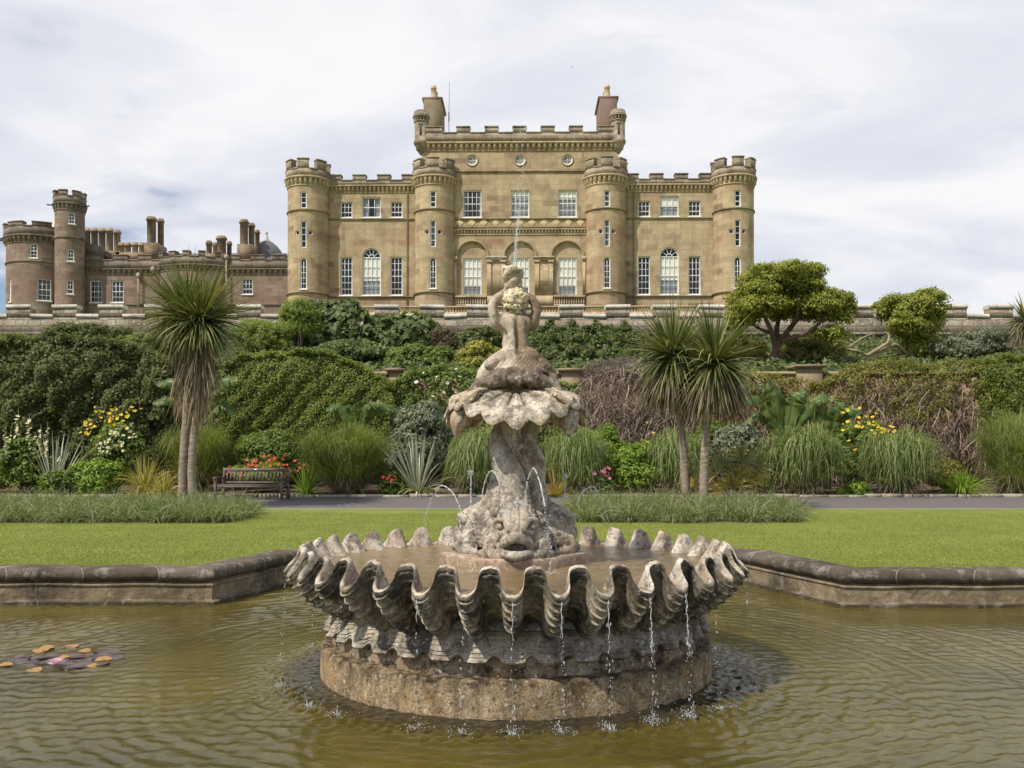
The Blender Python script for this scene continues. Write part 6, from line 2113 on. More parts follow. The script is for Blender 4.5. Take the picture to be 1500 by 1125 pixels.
def bush(name, px, y0, y1, wpx, D, mat, label, cat='shrub', group=None, leaf=(0.10, 0.055), per=26, clump=0.16, each=20, lumps=7, seed=0, deep=0.8, stem='bark', part='foliage', inner=0.3, base=None, spread=1.0):
    """rounded shrub: px centre column, y0 top row, y1 foot row, half width in pixels"""
    rng = np.random.default_rng(seed + 1000)
    s = D / F
    zb = ground_at(D) if base is None else base
    top = CAMZ + (YH - y0) * s
    foot = min(CAMZ + (YH - y1) * s, top - 0.4)
    x = (px - CX) * s
    root = thing(name, (x, D, zb), label, cat, group)
    hw, hh = wpx * s, (top - foot) / 2
    cz = (top + foot) / 2 - zb
    blobs = [((0, 0, cz - hh * 0.08), (hw * 0.70, hw * 0.70 * deep, hh * 0.80))]
    lumps = lumps + 4
    for i in range(lumps):
        a = rng.uniform(0, 2 * np.pi); q = rng.uniform(0.35, 0.82); e = rng.uniform(-0.75, 1.0)
        rr = rng.uniform(0.20, 0.42); q *= 1 - 0.45 * max(0, e)
        blobs.append(((hw * q * math.cos(a) * spread, hw * deep * q * math.sin(a), cz + hh * e * (1 - rr) ), (hw * rr, hw * rr * deep, min(hw, hh) * rr)))
    C_, N_ = clumped(rng, blobs, per, clump, each, inner=inner)
    C_[:, 2] = np.maximum(C_[:, 2], 0.02)
    m = MB()
    leaves(m, C_, N_, leaf[0], leaf[1], rng)
    m.build(part, mat, root)
    if stem:
        t = MB()
        tips = [(rng.uniform(-.5, .5) * hw, rng.uniform(-.5, .5) * hw * deep, cz + hh * rng.uniform(0, 0.6)) for _ in range(6)]
        stems(t, (0, 0, -0.05), tips, 0.035 + 0.01 * hw, 0.008, rng)
        t.build('stem', M[stem], root)
    return root, hw, hh, cz

def mass(name, outline, D, T, mat, label, cat, leaf=(0.11, 0.07), dens=300, seed=0, part='foliage', base=None, lump=0.9, twigs=0, twmat='twig', stepback=0.0, root=None, twext=0, clump=0.15, lumpamp=0.35, cap=0.25):
    """climber or hedge draped over a wall; outline rows (px, top row, foot row) measured at its front"""
    rng = np.random.default_rng(seed + 500)
    o = np.array(outline, float)
    s = D / F
    px = o[:, 0]
    zb = ground_at(D - T) if base is None else base
    xm = (px.mean() - CX) * s
    if root is None:
        root = thing(name, (xm, D - T / 2, zb), label, cat)
    area = float(np.sum(((o[1:, 2] - o[1:, 1]) + (o[:-1, 2] - o[:-1, 1])) * 0.5 * np.diff(px))) * s * s
    k = int(area * dens * 3.4 / 14)
    u = rng.uniform(px[0], px[-1], k)
    yt = np.interp(u, px, o[:, 1]); yb = np.interp(u, px, o[:, 2])
    ok = rng.random(k) < (yb - yt) / (o[:, 2] - o[:, 1]).max()
    u, yt, yb = u[ok], yt[ok], yb[ok]
    k = len(u)
    v = rng.random(k) ** 0.9
    X = (u - CX) * s
    ztop = CAMZ + (YH - yt) * s; zbot = np.maximum(CAMZ + (YH - yb) * s, zb - 0.0)
    Z = ztop + (zbot - ztop) * v
    lum = wob2(X, Z, lump * 2.2, seed * 0.37)
    prof = np.clip((ztop - Z) / (T * 0.9 + 1e-6), 0, 1)
    dep = T * (np.sqrt(np.clip(1 - (1 - prof) ** 2, 0, 1)) * 0.85 + 0.15) * (0.80 + lumpamp * lum) 
    Y = D - dep + stepback * (Z - zb)
    Z = Z + 0.14 * wob2(X, Y, 1.9, seed)
    C0 = np.stack([X, Y, Z], -1)
    N0 = np.stack([0.25 * wob2(Z, X, 2.0, seed), -np.ones(k), 0.35 + 0.9 * (1 - prof)], -1)
    # top surface behind the front edge
    k2 = int(k * cap)
    u2 = rng.uniform(px[0], px[-1], k2)
    Xt = (u2 - CX) * s
    Ct = np.stack([Xt, D - T * rng.uniform(-0.3, 0.7, k2), CAMZ + (YH - np.interp(u2, px, o[:, 1])) * s - 0.06 + 0.14 * wob2(Xt, Xt * 0.3, 2.3, seed)], -1)
    C0 = np.concatenate([C0, Ct]); N0 = np.concatenate([N0, np.tile([0, -0.3, 1.0], (k2, 1))])
    each = 14
    cr = clump * rng.uniform(0.6, 1.3, (len(C0), 1, 1))
    off = unit(rng.normal(size=(len(C0), each, 3))) * rng.uniform(0.2, 1, (len(C0), each, 1)) ** 0.5
    C_ = (C0[:, None] + off * cr).reshape(-1, 3)
    N_ = (N0[:, None] * 0.6 + off * 0.7 + rng.normal(0, 0.35, off.shape)).reshape(-1, 3)
    loc = np.array(root.location)
    m = MB()
    leaves(m, C_ - loc, N_, leaf[0], leaf[1], rng, droop=0.5)
    m.build(part, mat, root)
    if twigs:
        t = MB()
        n = twigs
        uu = rng.uniform(px[0], px[-1], n)
        ya = np.interp(uu, px, o[:, 1]) + twext * 0.5; yb_ = np.interp(uu, px, o[:, 2]) + twext
        f = rng.random(n) ** 0.8
        X = (uu - CX) * s; Z = CAMZ + (YH - (ya + (yb_ - ya) * f)) * s
        Y = D - T * (0.5 + 0.4 * rng.random(n)) + stepback * (Z - zb)
        d0 = np.stack([rng.normal(0, 0.8, n), -0.35 + rng.normal(0, 0.3, n), rng.normal(-0.35, 0.6, n)], -1)
        blades(t, np.stack([X, Y, Z], -1) - loc, d0, rng.uniform(0.35, 1.1, n), rng.uniform(0.012, 0.03, n), rng.uniform(0.2, 1.6, n), rng, 5, 0.6, curl=0.5)
        t.build('twigs', M[twmat], root)
    return root

def grass_clump(px, y0, y1, wpx, D, mat, label, seed=0, n=1500, w=0.016, droop=1.9, name='ornamental_grass', cat='ornamental grass', group='ornamental grass mounds in the flower bed', seg=8):
    rng = np.random.default_rng(seed + 77)
    s = D / F
    zb = ground_at(D)
    h = CAMZ + (YH - y0) * s - zb
    hw = wpx * s
    root = thing(name, ((px - CX) * s, D, zb), label, cat, group)
    # every blade rises, arches outward and hangs: together they make a dome
    a = rng.uniform(0, 2 * np.pi, n)
    u = rng.random(n) ** 0.75
    peak = h * np.sqrt(np.maximum(1 - (0.62 * u) ** 2, 0.05)) * rng.uniform(0.80, 1.03, n) * np.where(rng.random(n) < 0.4, rng.uniform(0.35, 0.95, n), 1.0)
    reach = hw * (0.10 + 0.86 * u) * rng.uniform(0.85, 1.1, n)
    tend = 1.0 + droop * (0.10 + 0.24 * u) * rng.uniform(0.55, 1.25, n)
    rb = hw * 0.22 * np.sqrt(rng.random(n))
    tw = rng.normal(0, 0.35, n)
    stray = rng.random(n) < 0.07
    peak = np.where(stray, peak * rng.uniform(1.0, 1.22, n), peak); reach = np.where(stray, reach * rng.uniform(1.0, 1.35, n), reach)
    lean = rng.normal(0, 0.10, 2)
    lob = 1 + 0.16 * np.sin(a * 2 + rng.uniform(0, 6)) + 0.10 * np.sin(a * 5 + rng.uniform(0, 6))
    reach = reach * lob; peak = peak * (1 + 0.07 * np.sin(a * 3 + rng.uniform(0, 6)))
    f = np.linspace(0, 1, seg + 1)
    rows = []
    for k in f:
        tau = tend * k
        z = peak * (2 * tau - tau ** 2)
        r = reach * (0.80 * (1 - (1 - k) ** 2.0) + 0.20 * k)
        aa = a + tw * k
        ww = w * rng.uniform(0.95, 1.05, n) * (0.6 + 0.4 * min(1, k * 4)) * (1 - k ** 2.5) * 0.5 + 0.0008
        c = np.stack([rb * np.cos(a) + r * np.cos(aa) + lean[0] * z, rb * np.sin(a) + r * np.sin(aa) + lean[1] * z, np.maximum(z, 0.015)], -1)
        sd = np.stack([-np.sin(aa), np.cos(aa), 0.25 * np.sin(a * 7)], -1)
        rows.append(np.stack([c - sd * ww[:, None], c + sd * ww[:, None]], 1))
    R_ = np.stack(rows, 1)
    kk = (seg + 1) * 2
    i = np.arange(seg)
    q = np.stack([2 * i, 2 * i + 1, 2 * i + 3, 2 * i + 2], -1)
    m = MB()
    m.add(R_.reshape(-1, 3), (q[None] + (np.arange(n) * kk)[:, None, None]).reshape(-1, 4))
    m.build('blades', mat, root)
    n2 = n // 6
    a = rng.uniform(0, 2 * np.pi, n2)
    base = np.stack([hw * 0.25 * np.cos(a), hw * 0.25 * np.sin(a), 0.05 + rng.random(n2) * h * 0.3], -1)
    t = MB()
    blades(t, base, np.stack([np.cos(a), np.sin(a), rng.uniform(0.0, 0.5, n2)], -1), rng.uniform(0.35, 0.75, n2) * hw, w * 0.9, rng.uniform(1.0, 2.2, n2), rng, 4)
    t.V[0][:, 2] = np.maximum(t.V[0][:, 2], 0.01)
    t.build('dead_blades', M['deadleaf'], root)
    return root

def spiky(name, px, y0, y1, wpx, D, mat, label, cat, seed=0, n=90, w=0.05, droop=0.6, up=0.6, group=None, dead=None, seg=5):
    """yucca, flax and other sword-leaved rosettes"""
    rng = np.random.default_rng(seed + 300)
    s = D / F
    zb = ground_at(D)
    h = CAMZ + (YH - y0) * s - zb
    hw = wpx * s
    root = thing(name, ((px - CX) * s, D, zb), label, cat, group)
    a = rng.uniform(0, 2 * np.pi, n)
    e = rng.random(n) ** up
    lean = (1 - e) * 1.5 + 0.05
    d = np.stack([np.cos(a) * lean, np.sin(a) * lean, np.ones(n) * (0.35 + e)], -1)
    base = np.stack([0.08 * hw * np.cos(a), 0.08 * hw * np.sin(a), np.full(n, 0.03)], -1)
    L = np.where(lean > 0.7, hw * 1.15, np.minimum(h * 1.05, np.hypot(h, hw))) * rng.uniform(0.7, 1.1, n)
    m = MB()
    blades(m, base, d, L, w * rng.uniform(0.7, 1.25, n), droop * (0.3 + lean) * rng.uniform(0.3, 1.4, n), rng, seg)
    m.V[0][:, 2] = np.maximum(m.V[0][:, 2], 0.015)
    m.build('leaves', mat, root)
    if dead:
        k = n // 2
        a = rng.uniform(0, 2 * np.pi, k)
        t = MB()
        blades(t, np.stack([0.1 * hw * np.cos(a), 0.1 * hw * np.sin(a), np.full(k, 0.12)], -1), np.stack([np.cos(a), np.sin(a), rng.uniform(0.1, 0.7, k)], -1), hw * rng.uniform(0.5, 0.95, k), w * 0.8, 1.6, rng, 5)
        t.V[0][:, 2] = np.maximum(t.V[0][:, 2], 0.012)
        t.build('faded_leaves', M[dead], root)
    return root

def head_blades(m, c, n, L, w, rng, lo=-0.75, hi=0.98, droop=0.25, xs=1.0):
    v = sphere_dirs(n * 2, rng, lo)
    v = v[v[:, 2] < hi][:n]
    n = len(v)
    low = np.clip(0.3 - v[:, 2], 0, 1)
    lop = 1 + 0.12 * np.sin(np.arctan2(v[:, 1], v[:, 0]) * 2 + rng.uniform(0, 6)) + 0.10 * np.sin(np.arctan2(v[:, 1], v[:, 0]) * 5 + rng.uniform(0, 6))
    bent = np.where(rng.random(n) < 0.22, rng.uniform(1.5, 3.2, n), 1.0)
    blades(m, c + v * 0.10, v + rng.normal(0, 0.06, (n, 3)) + np.array([0, 0, 0.08]), L * lop * rng.uniform(0.60, 1.1, n) * (1 - 0.10 * low), w * rng.uniform(0.6, 1.2, n), droop * (0.45 + 1.0 * low) * rng.uniform(0.3, 1.6, n) * bent, rng, 6, 1.0)

def cabbage_palm(px, ybase, heads, D, label, trunks, seed, L, skirt, group='cabbage palms', nblade=430, low='deadleaf'):
    rng = np.random.default_rng(seed + 40)
    s = D / F
    zb = 0.0 if D < 24.8 else ground_at(D)
    root = thing('cabbage_palm', ((px - CX) * s, D, zb), label, 'palm', group)
    loc = np.array(root.location)
    pt = lambda x, y, dy=0.0: np.array([(x - CX) * s, D + dy, CAMZ + (YH - y) * s]) - loc
    for k, tr in enumerate(trunks):
        q = np.array([pt(x, y) for x, y in tr]); q[0, 2] = -0.05
        qq = spline(q, np.linspace(0, len(q) - 1, 26))
        r = np.linspace(0.118, 0.092, 26) * (1 + 0.05 * np.sin(np.arange(26) * 2.3)) 
        r[:3] *= (1.5, 1.2, 1.08)
        t = MB(); t.tube(qq, r, 12)
        t.build('trunk', M['palmbark'], root, smooth=True)
    for k, (hx, hy, dy) in enumerate(heads):
        m = MB()
        head_blades(m, pt(hx, hy, dy), nblade, L, 0.056, rng, lo=-0.80, droop=0.7)
        m.build('crown', M['cordyline'], root)
        c = pt(hx, hy, dy)
        t = MB()
        n = skirt[0]
        a = rng.uniform(0, 2 * np.pi, n)
        f = rng.random(n)
        r0 = 0.15 + 0.16 * (1 - f)
        base = np.stack([c[0] + r0 * np.cos(a), c[1] + r0 * np.sin(a), c[2] - 0.12 - f * skirt[1]], -1)
        d = np.stack([np.cos(a) * skirt[3], np.sin(a) * skirt[3], np.full(n, -0.55)], -1) + rng.normal(0, 0.12, (n, 3))
        blades(t, base, d, skirt[2] * rng.uniform(0.6, 1.15, n), 0.042 * rng.uniform(0.6, 1.2, n), skirt[4] * rng.uniform(0.6, 1.4, n), rng, 5, 0.8)
        t.build('dead_leaves', M[low], root)
    return root

def banana(px, y0, y1, D, leaves_px, label, seed, base_y=None, group='banana plants'):
    """leaves_px: list of (tip x, tip y, arch) in the photograph, at about distance D"""
    rng = np.random.default_rng(seed + 900)
    s = D / F
    zb = ground_at(D)
    root = thing('banana_plant', ((px - CX) * s, D, zb), label, 'banana plant', group)
    loc = np.array(root.location)
    top = np.array([0, 0, CAMZ + (YH - y1) * s - zb])
    t = MB()
    t.tube([(0, 0, -0.05), top * 0.5, top], [0.13, 0.11, 0.07], 10)
    t.build('stem', M['banana'], root, smooth=True)
    for (tx, ty, arch, wd) in leaves_px:
        tip = np.array([(tx - CX) * s, D - rng.uniform(-0.3, 0.5), CAMZ + (YH - ty) * s]) - loc
        mid = (top * 0.45 + tip * 0.55) + np.array([0, -0.05, arch * 1.5])
        q = spline(np.array([top - (0, 0, 0.15), mid, tip]), np.linspace(0.25, 2, 30))
        T_ = unit(np.gradient(q, axis=0))
        vdir = np.array([rng.normal(0, 0.3), -0.75, 0.65])
        sd = unit(np.cross(T_, vdir))
        nn = unit(np.cross(sd, T_))
        m = MB()
        f = np.linspace(0, 1, 30)
        w = 1.45 * wd * np.sin(np.pi * np.clip(f * 0.93 + 0.05, 0, 1)) ** 0.6
        tear = set(rng.choice(np.arange(3, 28), 9, replace=False))
        for sg in (-1, 1):
            run = []
            for i in range(30):
                e = q[i] + sg * sd[i] * w[i] - nn[i] * w[i] * (0.22 + 0.25 * math.sin(i * 0.9 + seed))
                c1 = q[i] + sg * sd[i] * w[i] * 0.5 + nn[i] * w[i] * 0.10
                run.append([q[i], c1, e + rng.normal(0, 0.012, 3)])
                if (i in tear or i == 29) and len(run) > 1:
                    G_ = np.array(run)
                    m.grid(G_)
                    run = [[q[i], q[i] + sg * sd[i] * w[i] * 0.5 + nn[i] * w[i] * 0.02, q[i] + sg * sd[i] * w[i] * 0.93 - nn[i] * w[i] * 0.75]]
        m.tube(q, np.linspace(0.022, 0.006, 30), 5)
        m.build('leaf', M['banana'], root, smooth=False)
    return root

def fan_leaf(mb, stem_mb, base, hub, R, rng, n=26, mat=None, face=None, span=3.7, droop=0.35):
    base, hub = np.asarray(base, float), np.asarray(hub, float)
    ax = unit(hub - base)
    fc = unit(np.asarray(face if face is not None else (rng.normal(0, 0.3), -1, 0.6), float))
    sd = unit(np.cross(ax, fc)); 
    a = np.linspace(-span / 2, span / 2, n) + rng.normal(0, 0.03, n)
    d = np.cos(a)[:, None] * ax + np.sin(a)[:, None] * sd
    blades(mb, np.repeat(hub[None], n, 0), d + rng.normal(0, 0.05, (n, 3)), R * (0.8 + 0.2 * np.cos(a)) * rng.uniform(0.85, 1.1, n), 0.055 * R / 0.6, droop * rng.uniform(0.5, 1.6, n), rng, 5, 1.0, face=fc)
    q = spline(np.array([base, (base + hub) / 2 + np.array([0, 0, 0.06]), hub]), np.linspace(0, 2, 6))
    stem_mb.tube(q, 0.013, 5)

def fan_palm(px, y1, D, fans, label, seed):
    rng = np.random.default_rng(seed + 600)
    s = D / F
    zb = 0.0 if D < 24.8 else ground_at(D)
    root = thing('fan_palm', ((px - CX) * s, D, zb), label, 'palm', 'low fan palms')
    loc = np.array(root.location)
    for (hx, hy, R, kind) in fans:
        m, st = MB(), MB()
        hub = np.array([(hx - CX) * s, D - rng.uniform(-0.2, 0.45), CAMZ + (YH - hy) * s]) - loc
        fan_leaf(m, st, (rng.normal(0, 0.06), rng.normal(0, 0.06), 0.10), hub, R, rng, face=(rng.normal(0, 0.35), -0.9, 0.5 + rng.normal(0, 0.2)))
        m.V[0][:, 2] = np.maximum(m.V[0][:, 2], 0.02)
        lf = m.build('fan_leaf', M[kind], root)
        st.build('leaf_stalk', M['fanpalm'], lf)
    t = MB()
    t.lathe([(0.10, -0.05), (0.13, 0.10), (0.10, 0.26), (0.02, 0.32)], (0, 0, 0), 10)
    t.build('trunk', M['palmbark'], root, smooth=True)
    return root
# ------------------------------------------------------------------ planting
def plant_garden():
    rng = np.random.default_rng(21)
    # --- climbers and hedges on the lower wall
    mass('climber', [(-60, 520, 700), (0, 508, 700), (40, 500, 705), (110, 498, 705), (170, 504, 700), (215, 512, 690), (262, 532, 670)], 33.7, 1.5, M['dark_shrub'],
         'tall mass of dark green rambler covering the wall behind the hollyhocks, far left', 'climber', leaf=(0.13, 0.075), dens=360, seed=1, lumpamp=0.6, clump=0.2, lump=0.7)
    mass('climber', [(225, 545, 690), (260, 530, 690), (330, 538, 690), (348, 522, 690)], 33.8, 0.9, M['dark_shrub'], 'dark climber on the wall behind the twin-trunked palm', 'climber', leaf=(0.11, 0.065), dens=330, seed=2)
    mass('climber', [(335, 538, 690), (362, 526, 690), (400, 519, 690), (440, 517, 690), (468, 514, 690), (500, 523, 685), (525, 538, 680), (560, 552, 680), (580, 566, 670)], 33.7, 1.3, M['hedge'],
         'clipped mid green climber forming a rounded hedge above the bench', 'climber', leaf=(0.085, 0.055), dens=800, seed=3, lumpamp=0.22, clump=0.12)
    r = mass('climber', [(570, 566, 690), (600, 546, 690), (640, 540, 680), (690, 545, 680), (735, 548, 670)], 33.8, 0.9, M['mid'], 'loose rambling rose with small pale blooms left of the statue', 'climber', leaf=(0.10, 0.06), dens=300, seed=4, lumpamp=0.5)
    loc = np.array(r.location)
    pts = [P(px, py, 32.7) - loc for px, py in ((621, 546), (640, 552), (655, 561), (663, 570), (668, 575), (659, 586), (634, 581), (622, 590), (650, 575), (668, 541), (673, 552), (645, 600), (610, 560))]
    flowers(r, pts, M['whitep'], 0.14, rng, 8)
    mass('climber', [(735, 556, 690), (790, 560, 690), (850, 566, 690)], 33.8, 0.7, M['mid'], 'green climber low on the wall behind the statue', 'climber', leaf=(0.10, 0.06), dens=260, seed=5)
    # dead vines right of the statue
    r = mass('dead_vine', [(845, 556, 680), (870, 548, 680), (905, 536, 680), (940, 532, 690), (985, 540, 690), (1030, 560, 690)], 33.9, 0.8, M['twig'], 'tangle of bare grey-brown vine stems on the wall right of the statue', 'climber', leaf=(0.12, 0.012), dens=180, seed=6, twigs=4200, part='fine_twigs')
    mass('dead_vine', [(858, 540, 575), (885, 528, 575), (925, 524, 570), (955, 530, 565)], 34.2, 0.7, M['brownveg'], 'dark brown withered shrub atop the wall above the bare vines', 'shrub', leaf=(0.14, 0.016), dens=420, seed=7, part='fine_twigs', base=4.2)
    mass('climber', [(1020, 556, 690), (1060, 548, 700), (1100, 546, 700), (1150, 556, 700), (1205, 560, 640), (1240, 538, 632), (1300, 530, 612), (1345, 536, 622), (1390, 528, 606), (1440, 533, 625), (1500, 525, 640), (1570, 530, 640)], 33.8, 0.9, M['creeper'],
         'patchy olive creeper with bare stems showing on the wall, right side', 'climber', leaf=(0.09, 0.055), dens=300, seed=8, twext=62, twigs=4200, lumpamp=0.75, lump=0.8)
    mass('climber', [(1425, 530, 620), (1450, 524, 610), (1490, 522, 610), (1560, 528, 610)], 33.3, 0.7, M['hedge'], 'rounded green clump of creeper on the wall near the right edge', 'climber', leaf=(0.085, 0.055), dens=420, seed=9, base=0.4)
    # --- shrubs on the bank above
    bush('shrub', 118, 470, 508, 68, 38.5, M['dark_shrub'], 'dark shrub with yellowish tips in front of the battlements, above the hollyhocks', seed=11, leaf=(0.13, 0.06), lumps=9, per=22)
    bush('shrub', 20, 488, 520, 60, 38, M['creeper'], 'low olive shrub under the upper wall, far left', seed=12, leaf=(0.12, 0.06))
    bush('shrub', 215, 488, 525, 55, 38, M['mid'], 'low green shrub on the bank left of the palm crown', seed=13, leaf=(0.12, 0.06))
    bush('shrub', 385, 466, 520, 48, 40, M['feathery'], 'feathery bright green bush on the bank right of the palm crown', seed=14, leaf=(0.16, 0.028), per=34, clump=0.2, each=26)
    bush('shrub', 438, 436, 505, 36, 42, M['feathery'], 'tall feathery bush topping the upper wall below the corner tower', seed=15, leaf=(0.16, 0.028), per=34, clump=0.2, each=26)
    mass('vine', [(420, 470, 530), (450, 455, 525), (480, 447, 525), (515, 448, 525), (535, 460, 520), (552, 480, 520)], 44.5, 1.6, M['vine'], 'large-leaved vine spilling over the battlements below the left wing', 'climber', leaf=(0.30, 0.25), dens=95, seed=16, base=6.4, clump=0.3, lumpamp=0.6)
    mass('vine', [(540, 490, 530), (562, 474, 530), (590, 466, 535), (622, 468, 535), (640, 482, 535)], 43.5, 1.5, M['vine'], 'dark large-leaved vine on the bank between two merlons, left of the statue', 'climber', leaf=(0.30, 0.25), dens=95, seed=17, base=6.0, clump=0.3, lumpamp=0.6)
    bush('shrub', 652, 478, 530, 26, 42, M['bronze'], 'brownish bare-looking shrub on the bank left of the statue', seed=18, leaf=(0.14, 0.04))
    bush('shrub', 708, 482, 520, 40, 41.5, M['ivy'], 'dark leafy shrub against the wall just left of the statue', seed=19, leaf=(0.2, 0.12))
    bush('shrub', 704, 500, 552, 40, 37.5, M['yellowgreen'], 'pointed yellow-green bush on the bank just left of the statue', seed=20, leaf=(0.13, 0.06), lumps=5)
    bush('shrub', 610, 505, 545, 52, 38, M['mid'], 'spreading green shrub on the bank beside the narrow wall pier', seed=22, leaf=(0.13, 0.07))
    bush('shrub', 500, 500, 535, 62, 38.5, M['vine'], 'dark broad-leaved shrub on the bank above the clipped climber', seed=29, leaf=(0.17, 0.1))
    bush('shrub', 795, 490, 545, 34, 41, M['vine'], 'broad-leaved green bush just right of the statue, under the wall', seed=23, leaf=(0.22, 0.14), per=24)
    mass('ivy', [(765, 488, 545), (800, 482, 545), (842, 484, 545), (880, 480, 545), (915, 484, 545), (945, 492, 545)], 45.9, 0.9, M['ivy'], 'dark ivy sheet growing up the upper wall right of the statue', 'climber', leaf=(0.17, 0.12), dens=230, seed=24, base=6.7)
    mass('ivy', [(775, 500, 552), (810, 494, 552), (860, 497, 552), (905, 494, 550), (950, 502, 550), (985, 510, 550)], 39.5, 2.0, M['ivy'], 'dark ivy bank between the statue and the twin palms, above the lower wall', 'climber', leaf=(0.17, 0.11), dens=200, seed=38, base=4.6)
    for i, (px, yt) in enumerate(((806, 468), (838, 470), (871, 467), (890, 474), (915, 471))):
        mass('ivy', [(px - 9, 484, 500), (px, yt, 500), (px + 9, 484, 500)], 45.9, 0.35, M['ivy'],
             ['pointed ivy shoot on the upper wall nearest the statue', 'second ivy shoot climbing the upper wall from the statue', 'tallest of the ivy shoots on the upper wall', 'short ivy shoot on the upper wall before the last one', 'ivy shoot on the upper wall nearest the twin palms'][i], 'climber', leaf=(0.17, 0.12), dens=210, seed=30 + i, base=7.2)
    bush('shrub', 1090, 492, 545, 50, 39, M['creeper'], 'brownish olive bush on the bank behind the right palm crown', seed=25, leaf=(0.11, 0.05))
    bush('shrub', 1195, 490, 545, 60, 40, M['creeper'], 'olive green bush under the big tree, on the bank', seed=26, leaf=(0.11, 0.055))
    bush('shrub', 1420, 482, 530, 60, 40, M['silver'], 'grey-green spreading shrub below the right battlements', seed=27, leaf=(0.14, 0.035), per=30)
    bush('shrub', 1290, 522, 550, 46, 37, M['dark_shrub'], 'dark low shrub under the bare forked branch', seed=28, leaf=(0.12, 0.06))
    # low ground cover over the whole bank
    n = 46000
    Y = rng.uniform(34.3, 46.0, n); X = rng.uniform(-26, 26, n)
    Z = np.interp(Y, [34.2, 38, 42, 46.2], [4.2, 4.9, 5.9, 7.0]) + rng.random(n) ** 2 * (0.45 + 0.35 * wob2(X, Y, 0.8, 2.0))
    m = MB()
    leaves(m, np.stack([X, Y, Z], -1), rng.normal(0, 0.5, (n, 3)) + np.array([0, -0.5, 0.8]), 0.22, 0.12, rng)
    tag(m.build('ground_cover', M['vine']), 'low leafy ground cover on the bank between the two terrace walls', 'ground cover', kind='stuff')
    # --- flower bed, left to right
    r, hw, hh, cz = bush('hollyhock', 38, 632, 728, 34, 29.0, M['mid'], 'pale yellow-flowered hollyhock clump with tall spikes, far left of the bed', cat='flowering plant', seed=41, leaf=(0.13, 0.09), per=20, each=16)
    s = 29.0 / F
    loc = np.array(r.location)
    for i, (px, yt, yb) in enumerate(((27, 598, 650), (43, 605, 650), (9, 618, 660), (60, 622, 660), (70, 618, 665), (16, 630, 668), (52, 632, 670))):
        sm, pts = MB(), []
        a, b = P(px, yt, 28.8) - loc, P(px - 1, 700, 28.9) - loc
        sm.tube([a, (a + b) / 2 + (0.02, 0, 0), b], [0.008, 0.014, 0.018], 5)
        st = sm.build('flower_spike', M['mid'], r)
        n = 16
        for k in range(n):
            f = (k / n) ** 0.9 * 0.55 + 0.12
            pts.append(a + (b - a) * f + np.array([rng.normal(0, 0.035), -0.05 + rng.normal(0, 0.02), 0]))
        flowers(st, pts, M['cream'], 0.105 + 0.02 * (i < 2), rng, 6, 'blossom')
    bush('shrub', -10, 660, 728, 30, 29.2, M['mid'], 'green leafy plant at the far left edge of the bed', cat='plant', seed=42)
    spiky('yucca', 80, 636, 722, 32, 28.7, M['yucca'], 'blue-grey sword-leaved plant beside the hollyhocks', 'yucca', 43, 70, 0.055, 0.35, 0.7, group='sword-leaved plants')
    r, *_ = bush('shrub', 88, 686, 730, 32, 28.4, M['mid'], 'low dark green plant with one large cream bloom, by the blue-grey sword leaves', cat='plant', seed=44, leaf=(0.12, 0.07))
    flowers(r, [P(87, 673, 28.0) - np.array(r.location)], M['cream'], 0.26, rng, 9)
    bush('shrub', 138, 672, 730, 42, 28.6, M['bright'], 'bright green bushy plant below the yellow daisies', cat='plant', seed=45, leaf=(0.12, 0.06), per=30)
    r, *_ = bush('daisy_bush', 168, 606, 722, 40, 29.6, M['mid'], 'tall bush of yellow daisies in the bed left of the palm trunks', cat='flowering plant', seed=46, leaf=(0.13, 0.06), per=24)
    loc = np.array(r.location)
    pts = [P(px, py, 28.7) - loc for px, py in ((146, 603), (160, 606), (166, 601), (176, 607), (172, 613), (189, 600), (193, 597), (185, 604), (197, 602), (125, 619), (133, 622), (128, 629), (137, 625), (118, 634), (133, 633), (148, 612), (154, 617), (163, 614), (162, 624), (161, 618), (184, 624), (135, 640), (179, 608), (188, 609), (145, 607))]
    pts = pts + [p + rng.normal(0, 0.16, 3) for p in pts]
    flowers(r, pts, M['yellow'], 0.115, rng, 9)
    pts = [P(px + rng.normal(0, 3.5), py + rng.normal(0, 6), 28.6) - loc for px, py in [(168, 638)] * 16 + [(158, 652)] * 10 + [(192, 632)] * 12 + [(147, 655)] * 8 + [(176, 650)] * 8]
    flowers(r, pts, M['cream'], 0.11, rng, 6, 'blossom')
    spiky('flax', 212, 668, 728, 34, 28.2, M['phormium'], 'golden yellow strap-leaved clump left of the palm trunks', 'flax', 47, 300, 0.036, 2.3, 0.6, dead='goldpalm', group='golden strap-leaved clumps')
    spiky('flax', 240, 690, 735, 34, 27.6, M['phormium'], 'second golden strap-leaved clump, right at the palm trunks', 'flax', 48, 240, 0.034, 2.4, 0.5, dead='goldpalm', group='golden strap-leaved clumps')
    grass_clump(287, 622, 725, 58, 30.0, M['pampas'], 'dark feathery mound of grass behind the palm trunks', 49, 2300, 0.014, 1.5)
    banana(292, 600, 618, 31.5, [(229, 563, 0.35, 0.16), (226, 592, 0.25, 0.15), (350, 556, 0.3, 0.18), (342, 606, 0.3, 0.17), (318, 548, 0.2, 0.15), (262, 570, 0.3, 0.14), (330, 575, 0.3, 0.16)], 'banana plant with pale ragged leaves half hidden by the palm trunks', 50)
    bush('shrub', 392, 628, 700, 60, 31.5, M['mid'], 'leafy green shrub between the clipped climber and the bench', seed=51, leaf=(0.11, 0.06), per=30)
    r, *_ = bush('lily_clump', 388, 676, 722, 46, 29.4, M['bright'], 'coral red flowers growing behind the bench', cat='flowering plant', seed=52, leaf=(0.22, 0.03), per=24, stem=None)
    loc = np.array(r.location)
